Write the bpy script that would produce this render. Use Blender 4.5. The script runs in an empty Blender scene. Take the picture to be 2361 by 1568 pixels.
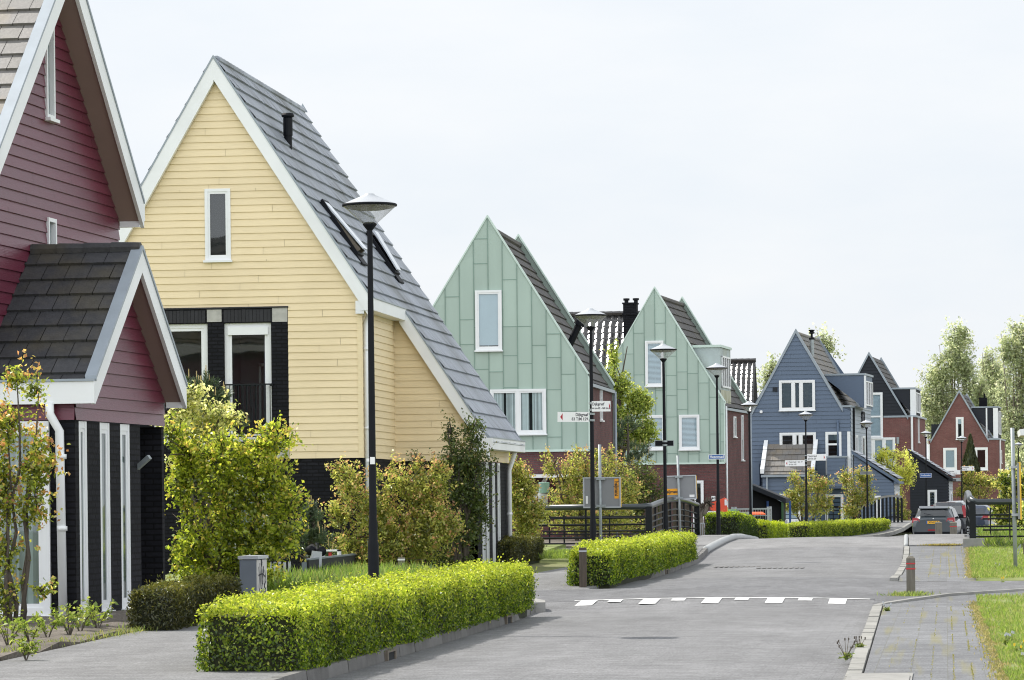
SUN_E = 5.0; BACK_FILL = 2.2
# (assembled in one file)
import bpy, math, random
import numpy as np
from mathutils import Vector, Matrix
PI = math.pi
sc = bpy.context.scene
col = sc.collection
rnd = random.Random(11)

# ---------------------------------------------------------------- helpers
class MB:
    """collects polygons; build() links them as ONE mesh object"""
    def __init__(s):
        s.v, s.f, s.m, s.c = [], [], [], []
    def poly(s, pts, mi=0, c=(1, 1, 1)):
        n = len(s.v)
        s.v += [tuple(p) for p in pts]
        s.f.append(tuple(range(n, n + len(pts)))); s.m.append(mi); s.c.append(c)
    def box(s, x0, x1, y0, y1, z0, z1, mi=0, c=(1, 1, 1)):
        s.hexa([(x0,y0,z0),(x1,y0,z0),(x1,y1,z0),(x0,y1,z0),(x0,y0,z1),(x1,y0,z1),(x1,y1,z1),(x0,y1,z1)], mi, c)
    def hexa(s, p, mi=0, c=(1, 1, 1)):
        n = len(s.v); s.v += [tuple(q) for q in p]
        for f in ((0,3,2,1),(4,5,6,7),(0,1,5,4),(1,2,6,5),(2,3,7,6),(3,0,4,7)):
            s.f.append(tuple(n + i for i in f)); s.m.append(mi); s.c.append(c)
    def bar(s, a, b, w, h, up=(0, 0, 1), mi=0, c=(1, 1, 1)):
        a, b = Vector(a), Vector(b); d = (b - a).normalized(); up = Vector(up)
        sx = d.cross(up)
        if sx.length < 1e-4: sx = d.cross(Vector((1, 0, 0)))
        sx.normalize(); uz = sx.cross(d).normalized()
        sx *= w / 2; uz *= h / 2
        s.hexa([a-sx-uz, a+sx-uz, b+sx-uz, b-sx-uz, a-sx+uz, a+sx+uz, b+sx+uz, b-sx+uz], mi, c)
    def tube(s, pts, radii, n=8, mi=0, c=(1, 1, 1), cap=True):
        pts = [Vector(p) for p in pts]
        if not hasattr(radii, '__len__'): radii = [radii] * len(pts)
        rings = []
        ref = Vector((0.31, 0.17, 0.93))
        for i, p in enumerate(pts):
            d = (pts[min(i+1, len(pts)-1)] - pts[max(i-1, 0)])
            d = d.normalized() if d.length > 1e-9 else Vector((0, 0, 1))
            a = d.cross(ref if abs(d.dot(ref)) < .97 else Vector((1, 0, 0))).normalized(); b = d.cross(a)
            base = len(s.v)
            for k in range(n):
                t = 2 * PI * k / n
                s.v.append(tuple(p + (a * math.cos(t) + b * math.sin(t)) * radii[i]))
            rings.append(base)
        for r0, r1 in zip(rings, rings[1:]):
            for k in range(n):
                s.f.append((r0 + k, r0 + (k+1) % n, r1 + (k+1) % n, r1 + k)); s.m.append(mi); s.c.append(c)
        if cap:
            s.f.append(tuple(rings[0] + k for k in reversed(range(n)))); s.m.append(mi); s.c.append(c)
            s.f.append(tuple(rings[-1] + k for k in range(n))); s.m.append(mi); s.c.append(c)
    def lathe(s, x, y, prof, n=24, mi=0, c=(1, 1, 1)):
        rings = []
        for r, z in prof:
            base = len(s.v)
            for k in range(n):
                t = 2 * PI * k / n
                s.v.append((x + r * math.cos(t), y + r * math.sin(t), z))
            rings.append(base)
        for r0, r1 in zip(rings, rings[1:]):
            for k in range(n):
                s.f.append((r0 + k, r0 + (k+1) % n, r1 + (k+1) % n, r1 + k)); s.m.append(mi); s.c.append(c)
    def build(s, name, mats, parent=None, smooth=False, loc=None):
        if not isinstance(mats, (list, tuple)): mats = [mats]
        me = bpy.data.meshes.new(name)
        me.from_pydata(s.v, [], s.f); me.update()
        for m in mats: me.materials.append(m)
        me.polygons.foreach_set('material_index', s.m)
        if smooth: me.polygons.foreach_set('use_smooth', [True] * len(s.f))
        att = me.attributes.new('tint', 'FLOAT_COLOR', 'FACE')
        att.data.foreach_set('color', np.array([(c[0], c[1], c[2], 1) for c in s.c], dtype=np.float32).ravel())
        boxuv(me)
        o = bpy.data.objects.new(name, me); col.objects.link(o)
        if parent: o.parent = parent
        if loc: o.location = loc
        return o

def boxuv(me):
    nl = len(me.loops)
    if nl == 0: return
    co = np.empty(len(me.vertices) * 3, np.float32); me.vertices.foreach_get('co', co); co = co.reshape(-1, 3)
    li = np.empty(nl, np.int32); me.loops.foreach_get('vertex_index', li)
    npy = len(me.polygons)
    tot = np.empty(npy, np.int32); me.polygons.foreach_get('loop_total', tot)
    nr = np.empty(npy * 3, np.float32); me.polygons.foreach_get('normal', nr)
    nr = np.abs(np.repeat(nr.reshape(-1, 3), tot, axis=0)); p = co[li]
    ax = nr.argmax(1)
    u = np.where(ax == 0, p[:, 1], p[:, 0]); v = np.where(ax == 2, p[:, 1], p[:, 2])
    uv = me.uv_layers.new(name='UVMap')
    uv.data.foreach_set('uv', np.stack([u, v], 1).astype(np.float32).ravel())

def tag(o, label=None, cat=None, group=None, kind=None):
    if label: o['label'] = label
    if cat: o['category'] = cat
    if group: o['group'] = group
    if kind: o['kind'] = kind
    return o

def thing(name, label, cat, loc=(0, 0, 0), rz=0.0, group=None):
    o = bpy.data.objects.new(name, None); col.objects.link(o)
    o.empty_display_size = .3
    o.location = loc; o.rotation_euler = (0, 0, rz)
    return tag(o, label, cat, group)

def copy_tree(o, parent=None):
    c = o.copy(); col.objects.link(c)
    c.parent = parent
    for ch in list(o.children): copy_tree(ch, c)
    return c

def lerp(tab, t):
    if t <= tab[0][0]: return tab[0][1]
    for (a, va), (b, vb) in zip(tab, tab[1:]):
        if t <= b: return va + (vb - va) * (t - a) / (b - a)
    return tab[-1][1]

# ---------------------------------------------------------------- camera model of the photograph
FPX, RHO, PX, PY, HC = 8000.0, 0.011, 1180.0, 1154.4, 1.5
TH = math.atan(1000 / FPX); SN, CS = math.sin(TH), math.cos(TH)
def ray(x, y):
    vx, vy = x - PX, y - PY
    u, v = (vx - RHO * vy) / FPX, (vy + RHO * vx) / FPX
    return Vector((-SN + CS * u, CS + SN * u, -v))
def atY(x, y, Y):
    r = ray(x, y); return Vector((0, 0, HC)) + r * (Y / r.y)
def atX(x, y, X):
    r = ray(x, y); return Vector((0, 0, HC)) + r * (X / r.x)
def atZ(x, y, z):
    r = ray(x, y); return Vector((0, 0, HC)) + r * ((z - HC) / r.z)
def on_plane(x, y, p, n):
    r = ray(x, y); o = Vector((0, 0, HC)); n = Vector(n)
    return o + r * ((Vector(p) - o).dot(n) / r.dot(n))

# ---------------------------------------------------------------- materials
def newmat(name):
    m = bpy.data.materials.new(name); m.use_nodes = True
    nt = m.node_tree; b = nt.nodes['Principled BSDF']
    return m, nt, b
def N(nt, t, **k):
    n = nt.nodes.new(t)
    for a, v in k.items():
        if a in n.inputs.keys(): n.inputs[a].default_value = v
        else: setattr(n, a, v)
    return n
def L(nt, a, b): nt.links.new(a, b)
def rgb(c): return (c[0], c[1], c[2], 1)

def noise_chain(nt, scale, detail=4, vec='Object', stretch=None):
    tc = N(nt, 'ShaderNodeTexCoord')
    out = tc.outputs[vec]
    if stretch:
        mp = N(nt, 'ShaderNodeMapping'); mp.inputs['Scale'].default_value = stretch
        L(nt, out, mp.inputs['Vector']); out = mp.outputs['Vector']
    n = N(nt, 'ShaderNodeTexNoise'); n.inputs['Scale'].default_value = scale; n.inputs['Detail'].default_value = detail
    L(nt, out, n.inputs['Vector'])
    return n

def plain(name, c, rough=.6, var=.12, scale=3.0, bump=0.0, bscale=40.0, spec=.5, metal=0.0, stretch=None, tint=False, dirt=None, dirt_scale=.8, dirt_amt=.5, coat=0):
    m, nt, b = newmat(name)
    n = noise_chain(nt, scale, 5, 'Object', stretch)
    mr = N(nt, 'ShaderNodeMapRange'); mr.inputs[1].default_value = .25; mr.inputs[2].default_value = .75
    mr.inputs[3].default_value = 1 - var; mr.inputs[4].default_value = 1 + var
    L(nt, n.outputs[0], mr.inputs[0])
    mix = N(nt, 'ShaderNodeMix', data_type='RGBA', blend_type='MULTIPLY')
    mix.inputs[0].default_value = 1; mix.inputs[6].default_value = rgb(c)
    L(nt, mr.outputs[0], mix.inputs[7])
    out = mix.outputs[2]
    if tint:
        at = N(nt, 'ShaderNodeAttribute', attribute_name='tint')
        m2 = N(nt, 'ShaderNodeMix', data_type='RGBA', blend_type='MULTIPLY'); m2.inputs[0].default_value = 1
        L(nt, out, m2.inputs[6]); L(nt, at.outputs['Color'], m2.inputs[7]); out = m2.outputs[2]
    if dirt:
        n2 = noise_chain(nt, dirt_scale, 8, 'Object')
        r2 = N(nt, 'ShaderNodeMapRange'); r2.inputs[1].default_value = .48; r2.inputs[2].default_value = .72; r2.inputs[3].default_value = 0; r2.inputs[4].default_value = dirt_amt
        L(nt, n2.outputs[0], r2.inputs[0])
        m3 = N(nt, 'ShaderNodeMix', data_type='RGBA'); m3.inputs[7].default_value = rgb(dirt)
        L(nt, r2.outputs[0], m3.inputs[0]); L(nt, out, m3.inputs[6]); out = m3.outputs[2]
    L(nt, out, b.inputs['Base Color'])
    b.inputs['Roughness'].default_value = rough; b.inputs['Metallic'].default_value = metal
    b.inputs['Specular IOR Level'].default_value = spec
    if coat: b.inputs['Coat Weight'].default_value = coat
    if bump:
        nb = noise_chain(nt, bscale, 6, 'Object', stretch)
        bp = N(nt, 'ShaderNodeBump'); bp.inputs['Strength'].default_value = bump; bp.inputs['Distance'].default_value = .02
        L(nt, nb.outputs[0], bp.inputs['Height']); L(nt, bp.outputs[0], b.inputs['Normal'])
    return m

def brick(name, c1, c2, mortar, bw=.21, bh=.0625, ms=.008, rough=.85, bump=.6, vec='UV', var=.25, rot=0.0, stain=.3):
    m, nt, b = newmat(name)
    tc = N(nt, 'ShaderNodeTexCoord')
    mp = N(nt, 'ShaderNodeMapping'); mp.inputs['Rotation'].default_value = (0, 0, rot)
    L(nt, tc.outputs[vec], mp.inputs['Vector'])
    t = N(nt, 'ShaderNodeTexBrick'); t.offset = .5
    t.inputs['Color1'].default_value = rgb(c1); t.inputs['Color2'].default_value = rgb(c2); t.inputs['Mortar'].default_value = rgb(mortar)
    t.inputs['Scale'].default_value = 1; t.inputs['Brick Width'].default_value = bw; t.inputs['Row Height'].default_value = bh
    t.inputs['Mortar Size'].default_value = ms; t.inputs['Mortar Smooth'].default_value = .2; t.inputs['Bias'].default_value = 0
    L(nt, mp.outputs[0], t.inputs['Vector'])
    n = noise_chain(nt, 1.1, 8, 'Object')
    mr = N(nt, 'ShaderNodeMapRange'); mr.inputs[1].default_value = .3; mr.inputs[2].default_value = .7; mr.inputs[3].default_value = 1 - stain; mr.inputs[4].default_value = 1 + stain
    L(nt, n.outputs[0], mr.inputs[0])
    n2 = noise_chain(nt, 26, 3, 'Object')
    mr2 = N(nt, 'ShaderNodeMapRange'); mr2.inputs[1].default_value = .25; mr2.inputs[2].default_value = .75; mr2.inputs[3].default_value = 1 - var; mr2.inputs[4].default_value = 1 + var
    L(nt, n2.outputs[0], mr2.inputs[0])
    mu = N(nt, 'ShaderNodeMath', operation='MULTIPLY'); L(nt, mr.outputs[0], mu.inputs[0]); L(nt, mr2.outputs[0], mu.inputs[1])
    mix = N(nt, 'ShaderNodeMix', data_type='RGBA', blend_type='MULTIPLY'); mix.inputs[0].default_value = 1
    L(nt, t.outputs['Color'], mix.inputs[6]); L(nt, mu.outputs[0], mix.inputs[7])
    L(nt, mix.outputs[2], b.inputs['Base Color'])
    b.inputs['Roughness'].default_value = rough
    inv = N(nt, 'ShaderNodeMath', operation='SUBTRACT'); inv.inputs[0].default_value = 1; L(nt, t.outputs['Fac'], inv.inputs[1])
    ad = N(nt, 'ShaderNodeMath', operation='MULTIPLY_ADD'); ad.inputs[1].default_value = .4
    L(nt, n2.outputs[0], ad.inputs[0]); L(nt, inv.outputs[0], ad.inputs[2])
    b.inputs['Specular IOR Level'].default_value = .25
    bp = N(nt, 'ShaderNodeBump'); bp.inputs['Strength'].default_value = bump; bp.inputs['Distance'].default_value = .012
    L(nt, ad.outputs[0], bp.inputs['Height']); L(nt, bp.outputs[0], b.inputs['Normal'])
    return m

def leafmat(name, trans=.5, gloss=.1):
    m, nt, b = newmat(name)
    nt.nodes.remove(b); out = nt.nodes['Material Output']
    at = N(nt, 'ShaderNodeAttribute', attribute_name='tint')
    d = N(nt, 'ShaderNodeBsdfDiffuse'); t = N(nt, 'ShaderNodeBsdfTranslucent'); g = N(nt, 'ShaderNodeBsdfGlossy')
    g.inputs['Roughness'].default_value = .35; g.inputs['Color'].default_value = (.9, .95, .9, 1)
    hs = N(nt, 'ShaderNodeHueSaturation'); hs.inputs['Hue'].default_value = .497; hs.inputs['Saturation'].default_value = 1.05; hs.inputs['Value'].default_value = 1.8
    L(nt, at.outputs['Color'], d.inputs['Color']); L(nt, at.outputs['Color'], hs.inputs['Color']); L(nt, hs.outputs[0], t.inputs['Color'])
    m1 = N(nt, 'ShaderNodeMixShader'); m1.inputs[0].default_value = trans
    L(nt, d.outputs[0], m1.inputs[1]); L(nt, t.outputs[0], m1.inputs[2])
    m2 = N(nt, 'ShaderNodeMixShader'); m2.inputs[0].default_value = gloss
    L(nt, m1.outputs[0], m2.inputs[1]); L(nt, g.outputs[0], m2.inputs[2])
    L(nt, m2.outputs[0], out.inputs['Surface'])
    return m

def glassmat(name, tint=(.9, .95, .95), refl=.12, rough=.02):
    m, nt, b = newmat(name); nt.nodes.remove(b); out = nt.nodes['Material Output']
    tr = N(nt, 'ShaderNodeBsdfTransparent'); tr.inputs[0].default_value = rgb(tint)
    g = N(nt, 'ShaderNodeBsdfGlossy'); g.inputs['Roughness'].default_value = rough
    lw = N(nt, 'ShaderNodeLayerWeight'); pw = N(nt, 'ShaderNodeMath', operation='POWER'); pw.inputs[1].default_value = 4; L(nt, lw.outputs['Facing'], pw.inputs[0])
    ad = N(nt, 'ShaderNodeMath', operation='MULTIPLY_ADD'); ad.inputs[1].default_value = .8; ad.inputs[2].default_value = refl + .03; ad.use_clamp = True
    L(nt, pw.outputs[0], ad.inputs[0])
    mx = N(nt, 'ShaderNodeMixShader'); L(nt, ad.outputs[0], mx.inputs[0]); L(nt, tr.outputs[0], mx.inputs[1]); L(nt, g.outputs[0], mx.inputs[2])
    # slightly wavy glass
    n = noise_chain(nt, 1.2, 2, 'Object'); bp = N(nt, 'ShaderNodeBump'); bp.inputs['Strength'].default_value = .03; bp.inputs['Distance'].default_value = .05
    L(nt, n.outputs[0], bp.inputs['Height']); L(nt, bp.outputs[0], g.inputs['Normal'])
    L(nt, mx.outputs[0], out.inputs['Surface'])
    return m

def groundmat(name, c1, c2, c3, scale=.5, fine=60, rough=.95, bump=.4):
    m, nt, b = newmat(name)
    n1 = noise_chain(nt, scale, 8, 'Object'); n2 = noise_chain(nt, fine, 4, 'Object')
    cr = N(nt, 'ShaderNodeValToRGB'); e = cr.color_ramp.elements
    e[0].position = .3; e[0].color = rgb(c1); e[1].position = .7; e[1].color = rgb(c3)
    k = e.new(.5); k.color = rgb(c2)
    ml = N(nt, 'ShaderNodeMath', operation='MULTIPLY_ADD'); ml.inputs[1].default_value = .5
    L(nt, n2.outputs[0], ml.inputs[0])
    h = N(nt, 'ShaderNodeMath', operation='MULTIPLY'); h.inputs[1].default_value = .5; L(nt, n1.outputs[0], h.inputs[0]); L(nt, h.outputs[0], ml.inputs[2])
    L(nt, ml.outputs[0], cr.inputs[0]); L(nt, cr.outputs[0], b.inputs['Base Color'])
    b.inputs['Roughness'].default_value = rough
    bp = N(nt, 'ShaderNodeBump'); bp.inputs['Strength'].default_value = bump; bp.inputs['Distance'].default_value = .03
    L(nt, n2.outputs[0], bp.inputs['Height']); L(nt, bp.outputs[0], b.inputs['Normal'])
    return m

def pavemat(name, base, bw, bh, rot=0.0, joint=(.10, .10, .10), moss=None, contrast=.10):
    """paving bricks: each brick a little different, worn speckles, patched tone, joints"""
    m, nt, b = newmat(name)
    tc = N(nt, 'ShaderNodeTexCoord'); mp = N(nt, 'ShaderNodeMapping'); mp.inputs['Rotation'].default_value = (0, 0, rot)
    L(nt, tc.outputs['Object'], mp.inputs['Vector'])
    t = N(nt, 'ShaderNodeTexBrick'); t.offset = .5
    lo = tuple(x * (1 - contrast) for x in base); hi = tuple(x * (1 + contrast) for x in base)
    t.inputs['Color1'].default_value = rgb(lo); t.inputs['Color2'].default_value = rgb(hi); t.inputs['Mortar'].default_value = rgb(joint)
    t.inputs['Scale'].default_value = 1; t.inputs['Brick Width'].default_value = bw; t.inputs['Row Height'].default_value = bh
    t.inputs['Mortar Size'].default_value = .003; t.inputs['Mortar Smooth'].default_value = .3; t.inputs['Bias'].default_value = 0
    L(nt, mp.outputs[0], t.inputs['Vector'])
    out = t.outputs['Color']
    for sc_, st, a, b_, lo_, hi_ in ((.35, (1, .5, 1), .3, .7, .86, 1.12), (6, (.25, 1.8, 1), .3, .7, .84, 1.16), (17, (.5, 1.5, 1), .36, .64, .86, 1.15), (52, None, .36, .64, .70, 1.36), (1.3, (1.6, .45, 1), .35, .65, .90, 1.09)):
        n = noise_chain(nt, sc_, 5, 'Object', st)
        mr = N(nt, 'ShaderNodeMapRange'); mr.inputs[1].default_value = a; mr.inputs[2].default_value = b_; mr.inputs[3].default_value = lo_; mr.inputs[4].default_value = hi_
        L(nt, n.outputs[0], mr.inputs[0])
        mx = N(nt, 'ShaderNodeMix', data_type='RGBA', blend_type='MULTIPLY'); mx.inputs[0].default_value = 1
        L(nt, out, mx.inputs[6]); L(nt, mr.outputs[0], mx.inputs[7]); out = mx.outputs[2]
    # pale speckles
    v = N(nt, 'ShaderNodeTexVoronoi'); v.inputs['Scale'].default_value = 5.5; L(nt, tc.outputs['Object'], v.inputs['Vector'])
    lt = N(nt, 'ShaderNodeMath', operation='LESS_THAN'); lt.inputs[1].default_value = .07; L(nt, v.outputs['Distance'], lt.inputs[0])
    mu = N(nt, 'ShaderNodeMath', operation='MULTIPLY'); mu.inputs[1].default_value = .45; L(nt, lt.outputs[0], mu.inputs[0])
    ms = N(nt, 'ShaderNodeMix', data_type='RGBA'); ms.inputs[7].default_value = (.5, .5, .5, 1); L(nt, mu.outputs[0], ms.inputs[0]); L(nt, out, ms.inputs[6]); out = ms.outputs[2]
    if moss:
        n = noise_chain(nt, moss[1], 5, 'Object', moss[2])
        mr = N(nt, 'ShaderNodeMapRange'); mr.inputs[1].default_value = .55; mr.inputs[2].default_value = .68; mr.inputs[4].default_value = moss[3]
        L(nt, n.outputs[0], mr.inputs[0])
        mm = N(nt, 'ShaderNodeMix', data_type='RGBA'); mm.inputs[7].default_value = rgb(moss[0]); L(nt, mr.outputs[0], mm.inputs[0]); L(nt, out, mm.inputs[6]); out = mm.outputs[2]
    L(nt, out, b.inputs['Base Color']); b.inputs['Roughness'].default_value = .8; b.inputs['Specular IOR Level'].default_value = .35
    nb = noise_chain(nt, 55, 4, 'Object')
    iv = N(nt, 'ShaderNodeMath', operation='MULTIPLY_ADD'); iv.inputs[1].default_value = -1.0; L(nt, t.outputs['Fac'], iv.inputs[0]); L(nt, nb.outputs[0], iv.inputs[2])
    bp = N(nt, 'ShaderNodeBump'); bp.inputs['Strength'].default_value = .35; bp.inputs['Distance'].default_value = .01
    L(nt, iv.outputs[0], bp.inputs['Height']); L(nt, bp.outputs[0], b.inputs['Normal'])
    return m

M = {}
grain = (1.5, 1.5, 22)
M['yellow'] = plain('yellow_boards', (.78, .64, .405), .5, .05, 2.5, .12, 6, stretch=grain, tint=True, dirt=(.50, .39, .22), dirt_scale=.6, dirt_amt=.22)
M['red'] = plain('red_boards', (.122, .022, .042), .33, .12, 2.5, .22, 5, stretch=(1.5, 1.5, 20), tint=True, spec=.5)
M['blue'] = plain('blue_boards', (.090, .126, .188), .5, .10, 2.5, .12, 6, stretch=grain, tint=True)
M['black_board'] = plain('black_boards', (.013, .016, .023), .8, .15, 2.5, .15, 6, stretch=grain, tint=True)  # black lifted slightly, distance haze put into the colour
M['zinc'] = plain('green_metal', (.36, .455, .40), .42, .07, .7, .05, 3, tint=True, stretch=(2.5, 2.5, .5), dirt=(.27, .36, .31), dirt_scale=.7, dirt_amt=.25)
M['zinc_rib'] = plain('green_metal_seam', (.20, .29, .245), .5, .08, 2)  # darker than the panels: seam shadow and dirt put into the colour
M['zinc_edge'] = plain('green_metal_edge', (.52, .63, .57), .4, .06, 2)
M['zinc_grey'] = plain('weathered_metal', (.36, .42, .42), .5, .2, 1.2, dirt=(.25, .25, .12), dirt_amt=.4)
M['brick'] = brick('red_brown_brick', (.10, .040, .042), (.145, .060, .058), (.09, .075, .072), stain=.18)
M['brick2'] = brick('red_brick', (.165, .062, .058), (.21, .085, .078), (.15, .12, .11), stain=.15)
M['bbrick'] = brick('black_brick', (.0055, .006, .009), (.012, .012, .016), (.003, .003, .004), bw=.24, bh=.075, ms=.012, bump=1.0, stain=.25)
M['white'] = plain('white_paint', (.78, .79, .80), .4, .03, 3)
M['soffit'] = plain('brown_soffit', (.30, .215, .19), .6, .06, 2, .05, 120)
M['fascia'] = plain('white_board', (.80, .81, .82), .38, .04, 1.5, dirt=(.55, .56, .55), dirt_amt=.35)
M['steel_edge'] = plain('grey_edge', (.28, .32, .36), .4, .1, 4)
M['stone'] = plain('grey_stone', (.42, .41, .38), .85, .15, 8, .2, 60)
M['slate'] = plain('grey_slate_tile', (.265, .29, .335), .38, .14, 30, .35, 30, stretch=(.25, 6, .25), tint=True, dirt=(.06, .065, .05), dirt_scale=.55, dirt_amt=.75, spec=.6)
M['tile_red'] = plain('mossy_black_tile', (.043, .044, .048), .6, .2, 12, .25, 30, tint=True, dirt=(.12, .095, .035), dirt_scale=1.5, dirt_amt=.38)
M['tile_sun'] = plain('grey_tile', (.17, .16, .15), .6, .15, 12, .2, 30, tint=True, dirt=(.25, .17, .06), dirt_scale=1.5, dirt_amt=.4)  # lighter tile with warm patches, sunlight put into the colour
M['tile_brown'] = plain('brown_black_tile', (.052, .046, .045), .6, .2, 12, .25, 30, tint=True, dirt=(.12, .11, .06), dirt_scale=1.2, dirt_amt=.4)
M['tile_gloss'] = plain('glazed_black_tile', (.035, .033, .032), .22, .15, 6, tint=True, spec=.9)
M['dark'] = plain('interior_dark', (.012, .014, .016), .9, .1)
M['room'] = plain('interior_wall', (.22, .26, .26), .9, .2, 1.0)
M['glass'] = glassmat('window_glass', (.75, .82, .82), .05)
M['glass_dark'] = glassmat('dark_window_glass', (.35, .40, .42), .12)
def conemat():
    m, nt, b = newmat('lamp_glass'); nt.nodes.remove(b); out = nt.nodes['Material Output']
    tr = N(nt, 'ShaderNodeBsdfTransparent'); tr.inputs[0].default_value = (.97, .975, .985, 1)
    d = N(nt, 'ShaderNodeBsdfTranslucent'); d.inputs[0].default_value = (.92, .93, .95, 1); d2 = N(nt, 'ShaderNodeBsdfDiffuse'); d2.inputs[0].default_value = (.8, .82, .85, 1)
    g = N(nt, 'ShaderNodeBsdfGlossy'); g.inputs['Roughness'].default_value = .12
    m0 = N(nt, 'ShaderNodeMixShader'); m0.inputs[0].default_value = .5; L(nt, d.outputs[0], m0.inputs[1]); L(nt, d2.outputs[0], m0.inputs[2])
    m1 = N(nt, 'ShaderNodeMixShader'); n = noise_chain(nt, 9, 3, 'Object'); mr = N(nt, 'ShaderNodeMapRange'); mr.inputs[1].default_value = .3; mr.inputs[2].default_value = .7; mr.inputs[3].default_value = .14; mr.inputs[4].default_value = .36
    L(nt, n.outputs[0], mr.inputs[0]); L(nt, mr.outputs[0], m1.inputs[0]); L(nt, tr.outputs[0], m1.inputs[1]); L(nt, m0.outputs[0], m1.inputs[2])
    lw = N(nt, 'ShaderNodeLayerWeight'); pw = N(nt, 'ShaderNodeMath', operation='POWER'); pw.inputs[1].default_value = 3; L(nt, lw.outputs['Facing'], pw.inputs[0])
    ml = N(nt, 'ShaderNodeMath', operation='MULTIPLY_ADD'); ml.inputs[1].default_value = .6; ml.inputs[2].default_value = .03; L(nt, pw.outputs[0], ml.inputs[0])
    m2 = N(nt, 'ShaderNodeMixShader'); L(nt, ml.outputs[0], m2.inputs[0]); L(nt, m1.outputs[0], m2.inputs[1]); L(nt, g.outputs[0], m2.inputs[2])
    L(nt, m2.outputs[0], out.inputs['Surface']); return m
M['cone'] = conemat()
M['curtain'] = plain('net_curtain', (.46, .50, .49), .9, .12, 3, tint=True)
M['curtain_w'] = plain('white_curtain', (.8, .82, .84), .9, .1, 3, tint=True)
M['blind'] = plain('grey_blind', (.62, .69, .78), .8, .04, 3)
M['pole'] = plain('black_pole_paint', (.005, .006, .009), .55, .2, 6, spec=.18)
M['lampcap'] = plain('lamp_cap_grey', (.42, .44, .47), .35, .06, 3, spec=.6)
M['louvre'] = plain('lamp_louvre', (.14, .13, .09), .5, .2, 14)
M['galv'] = plain('galvanised_steel', (.30, .33, .34), .45, .15, 9, metal=.3)
M['rail'] = plain('railing_paint', (.006, .008, .010), .5, .2, 6, spec=.25)
M['railtop'] = plain('railing_top_tube', (.016, .024, .028), .3, .15, 5, spec=.7)
M['wood'] = plain('weathered_wood', (.085, .068, .052), .9, .3, 6, .4, 20, stretch=(6, 6, .6))
M['wood_g'] = plain('grey_wood_post', (.16, .145, .12), .9, .3, 6, .4, 20, stretch=(6, 6, .6), dirt=(.07, .09, .03), dirt_scale=3, dirt_amt=.4)
M['redband'] = plain('red_band', (.5, .03, .035), .5, .08)
M['signwhite'] = plain('sign_white', (.80, .80, .80), .4, .02)
M['signtext'] = plain('sign_text', (.02, .022, .03), .6, .02)
M['signred'] = plain('sign_red', (.42, .015, .03), .5, .02)
M['signblue'] = plain('sign_blue', (.03, .11, .33), .4, .04)
M['signgrey'] = plain('sign_back_grey', (.22, .225, .235), .5, .05, 4)
M['sticker'] = plain('orange_sticker', (.85, .36, .01), .5, .03)
M['yellowsign'] = plain('yellow_sign_edge', (.75, .45, .04), .5, .05)
M['curb'] = plain('kerb_concrete', (.26, .255, .24), .9, .2, 5, .3, 50, tint=True)
M['curb_dark'] = plain('kerb_dark', (.15, .145, .14), .9, .2, 5, .3, 50, tint=True)
M['bark'] = plain('bark', (.085, .07, .055), .95, .25, 12, .5, 20, stretch=(6, 6, 1))
M['bark_pale'] = plain('pale_bark', (.17, .145, .115), .95, .25, 12, .5, 20, stretch=(6, 6, 1))
M['leaf'] = leafmat('leaf', .52, .035)
M['leaf_hedge'] = leafmat('hedge_leaf', .55, .03)
M['needle'] = leafmat('needle', .25, .04)
M['grassblade'] = leafmat('grass_blade', .5, .04)
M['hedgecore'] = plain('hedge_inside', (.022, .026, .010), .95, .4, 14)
M['post_orange'] = plain('mailbox_orange', (.72, .085, .035), .4, .05)
M['cabinet'] = plain('cabinet_grey', (.155, .18, .215), .5, .08, 3)
M['cabinet_side'] = plain('cabinet_pale_side', (.5, .49, .46), .6, .1, 4)
M['plastic_green'] = plain('bin_green', (.03, .10, .035), .5, .1)
M['plastic_grey'] = plain('bin_grey', (.10, .11, .12), .5, .1)
M['plastic_orange'] = plain('bin_lid_orange', (.8, .12, .03), .5, .1)
M['bluepaint'] = plain('blue_paint', (.02, .08, .28), .5, .1)
M['mesh_dark'] = plain('black_netting', (.012, .013, .016), .9, .25, 20)
M['water_barrel'] = plain('pale_barrel', (.48, .50, .46), .6, .15, 6, stretch=(6, 6, .5))
M['barrel_green'] = plain('green_barrel', (.25, .42, .34), .5, .15, 5)
# ---------------------------------------------------------------- camera, sky, sun
cam = bpy.data.cameras.new('camera'); co = bpy.data.objects.new('camera', cam); col.objects.link(co)
cam.sensor_fit = 'HORIZONTAL'; cam.sensor_width = 36; cam.lens = 36 * FPX / 2360
cam.shift_y = (PY - 784) / 2360; cam.clip_start = .5; cam.clip_end = 6000
R = Matrix.Rotation(TH, 4, 'Z') @ Matrix.Rotation(PI / 2, 4, 'X') @ Matrix.Rotation(-RHO, 4, 'Z')
co.matrix_world = Matrix.Translation((0, 0, HC)) @ R
sc.camera = co

SUN = Vector((-3.3, 2.2, 4.8)).normalized()
elev = math.asin(SUN.z); azim = math.atan2(SUN.x, SUN.y)      # azimuth from +Y, clockwise
sl = bpy.data.lights.new('sun', 'SUN'); so = bpy.data.objects.new('sun', sl); col.objects.link(so)
sl.energy = SUN_E; sl.angle = math.radians(.53); sl.color = (1, .955, .88)
so.rotation_euler = (-SUN).to_track_quat('-Z', 'Y').to_euler(); so.location = (0, 0, 60)

w = bpy.data.worlds.new('World'); sc.world = w; w.use_nodes = True
nt = w.node_tree; bg = nt.nodes['Background']
sky = N(nt, 'ShaderNodeTexSky', sky_type='NISHITA'); sky.sun_disc = False
sky.sun_elevation = elev; sky.sun_rotation = azim; sky.dust_density = 3.0; sky.air_density = 1.0; sky.ozone_density = 1.0; sky.altitude = 0
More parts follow.
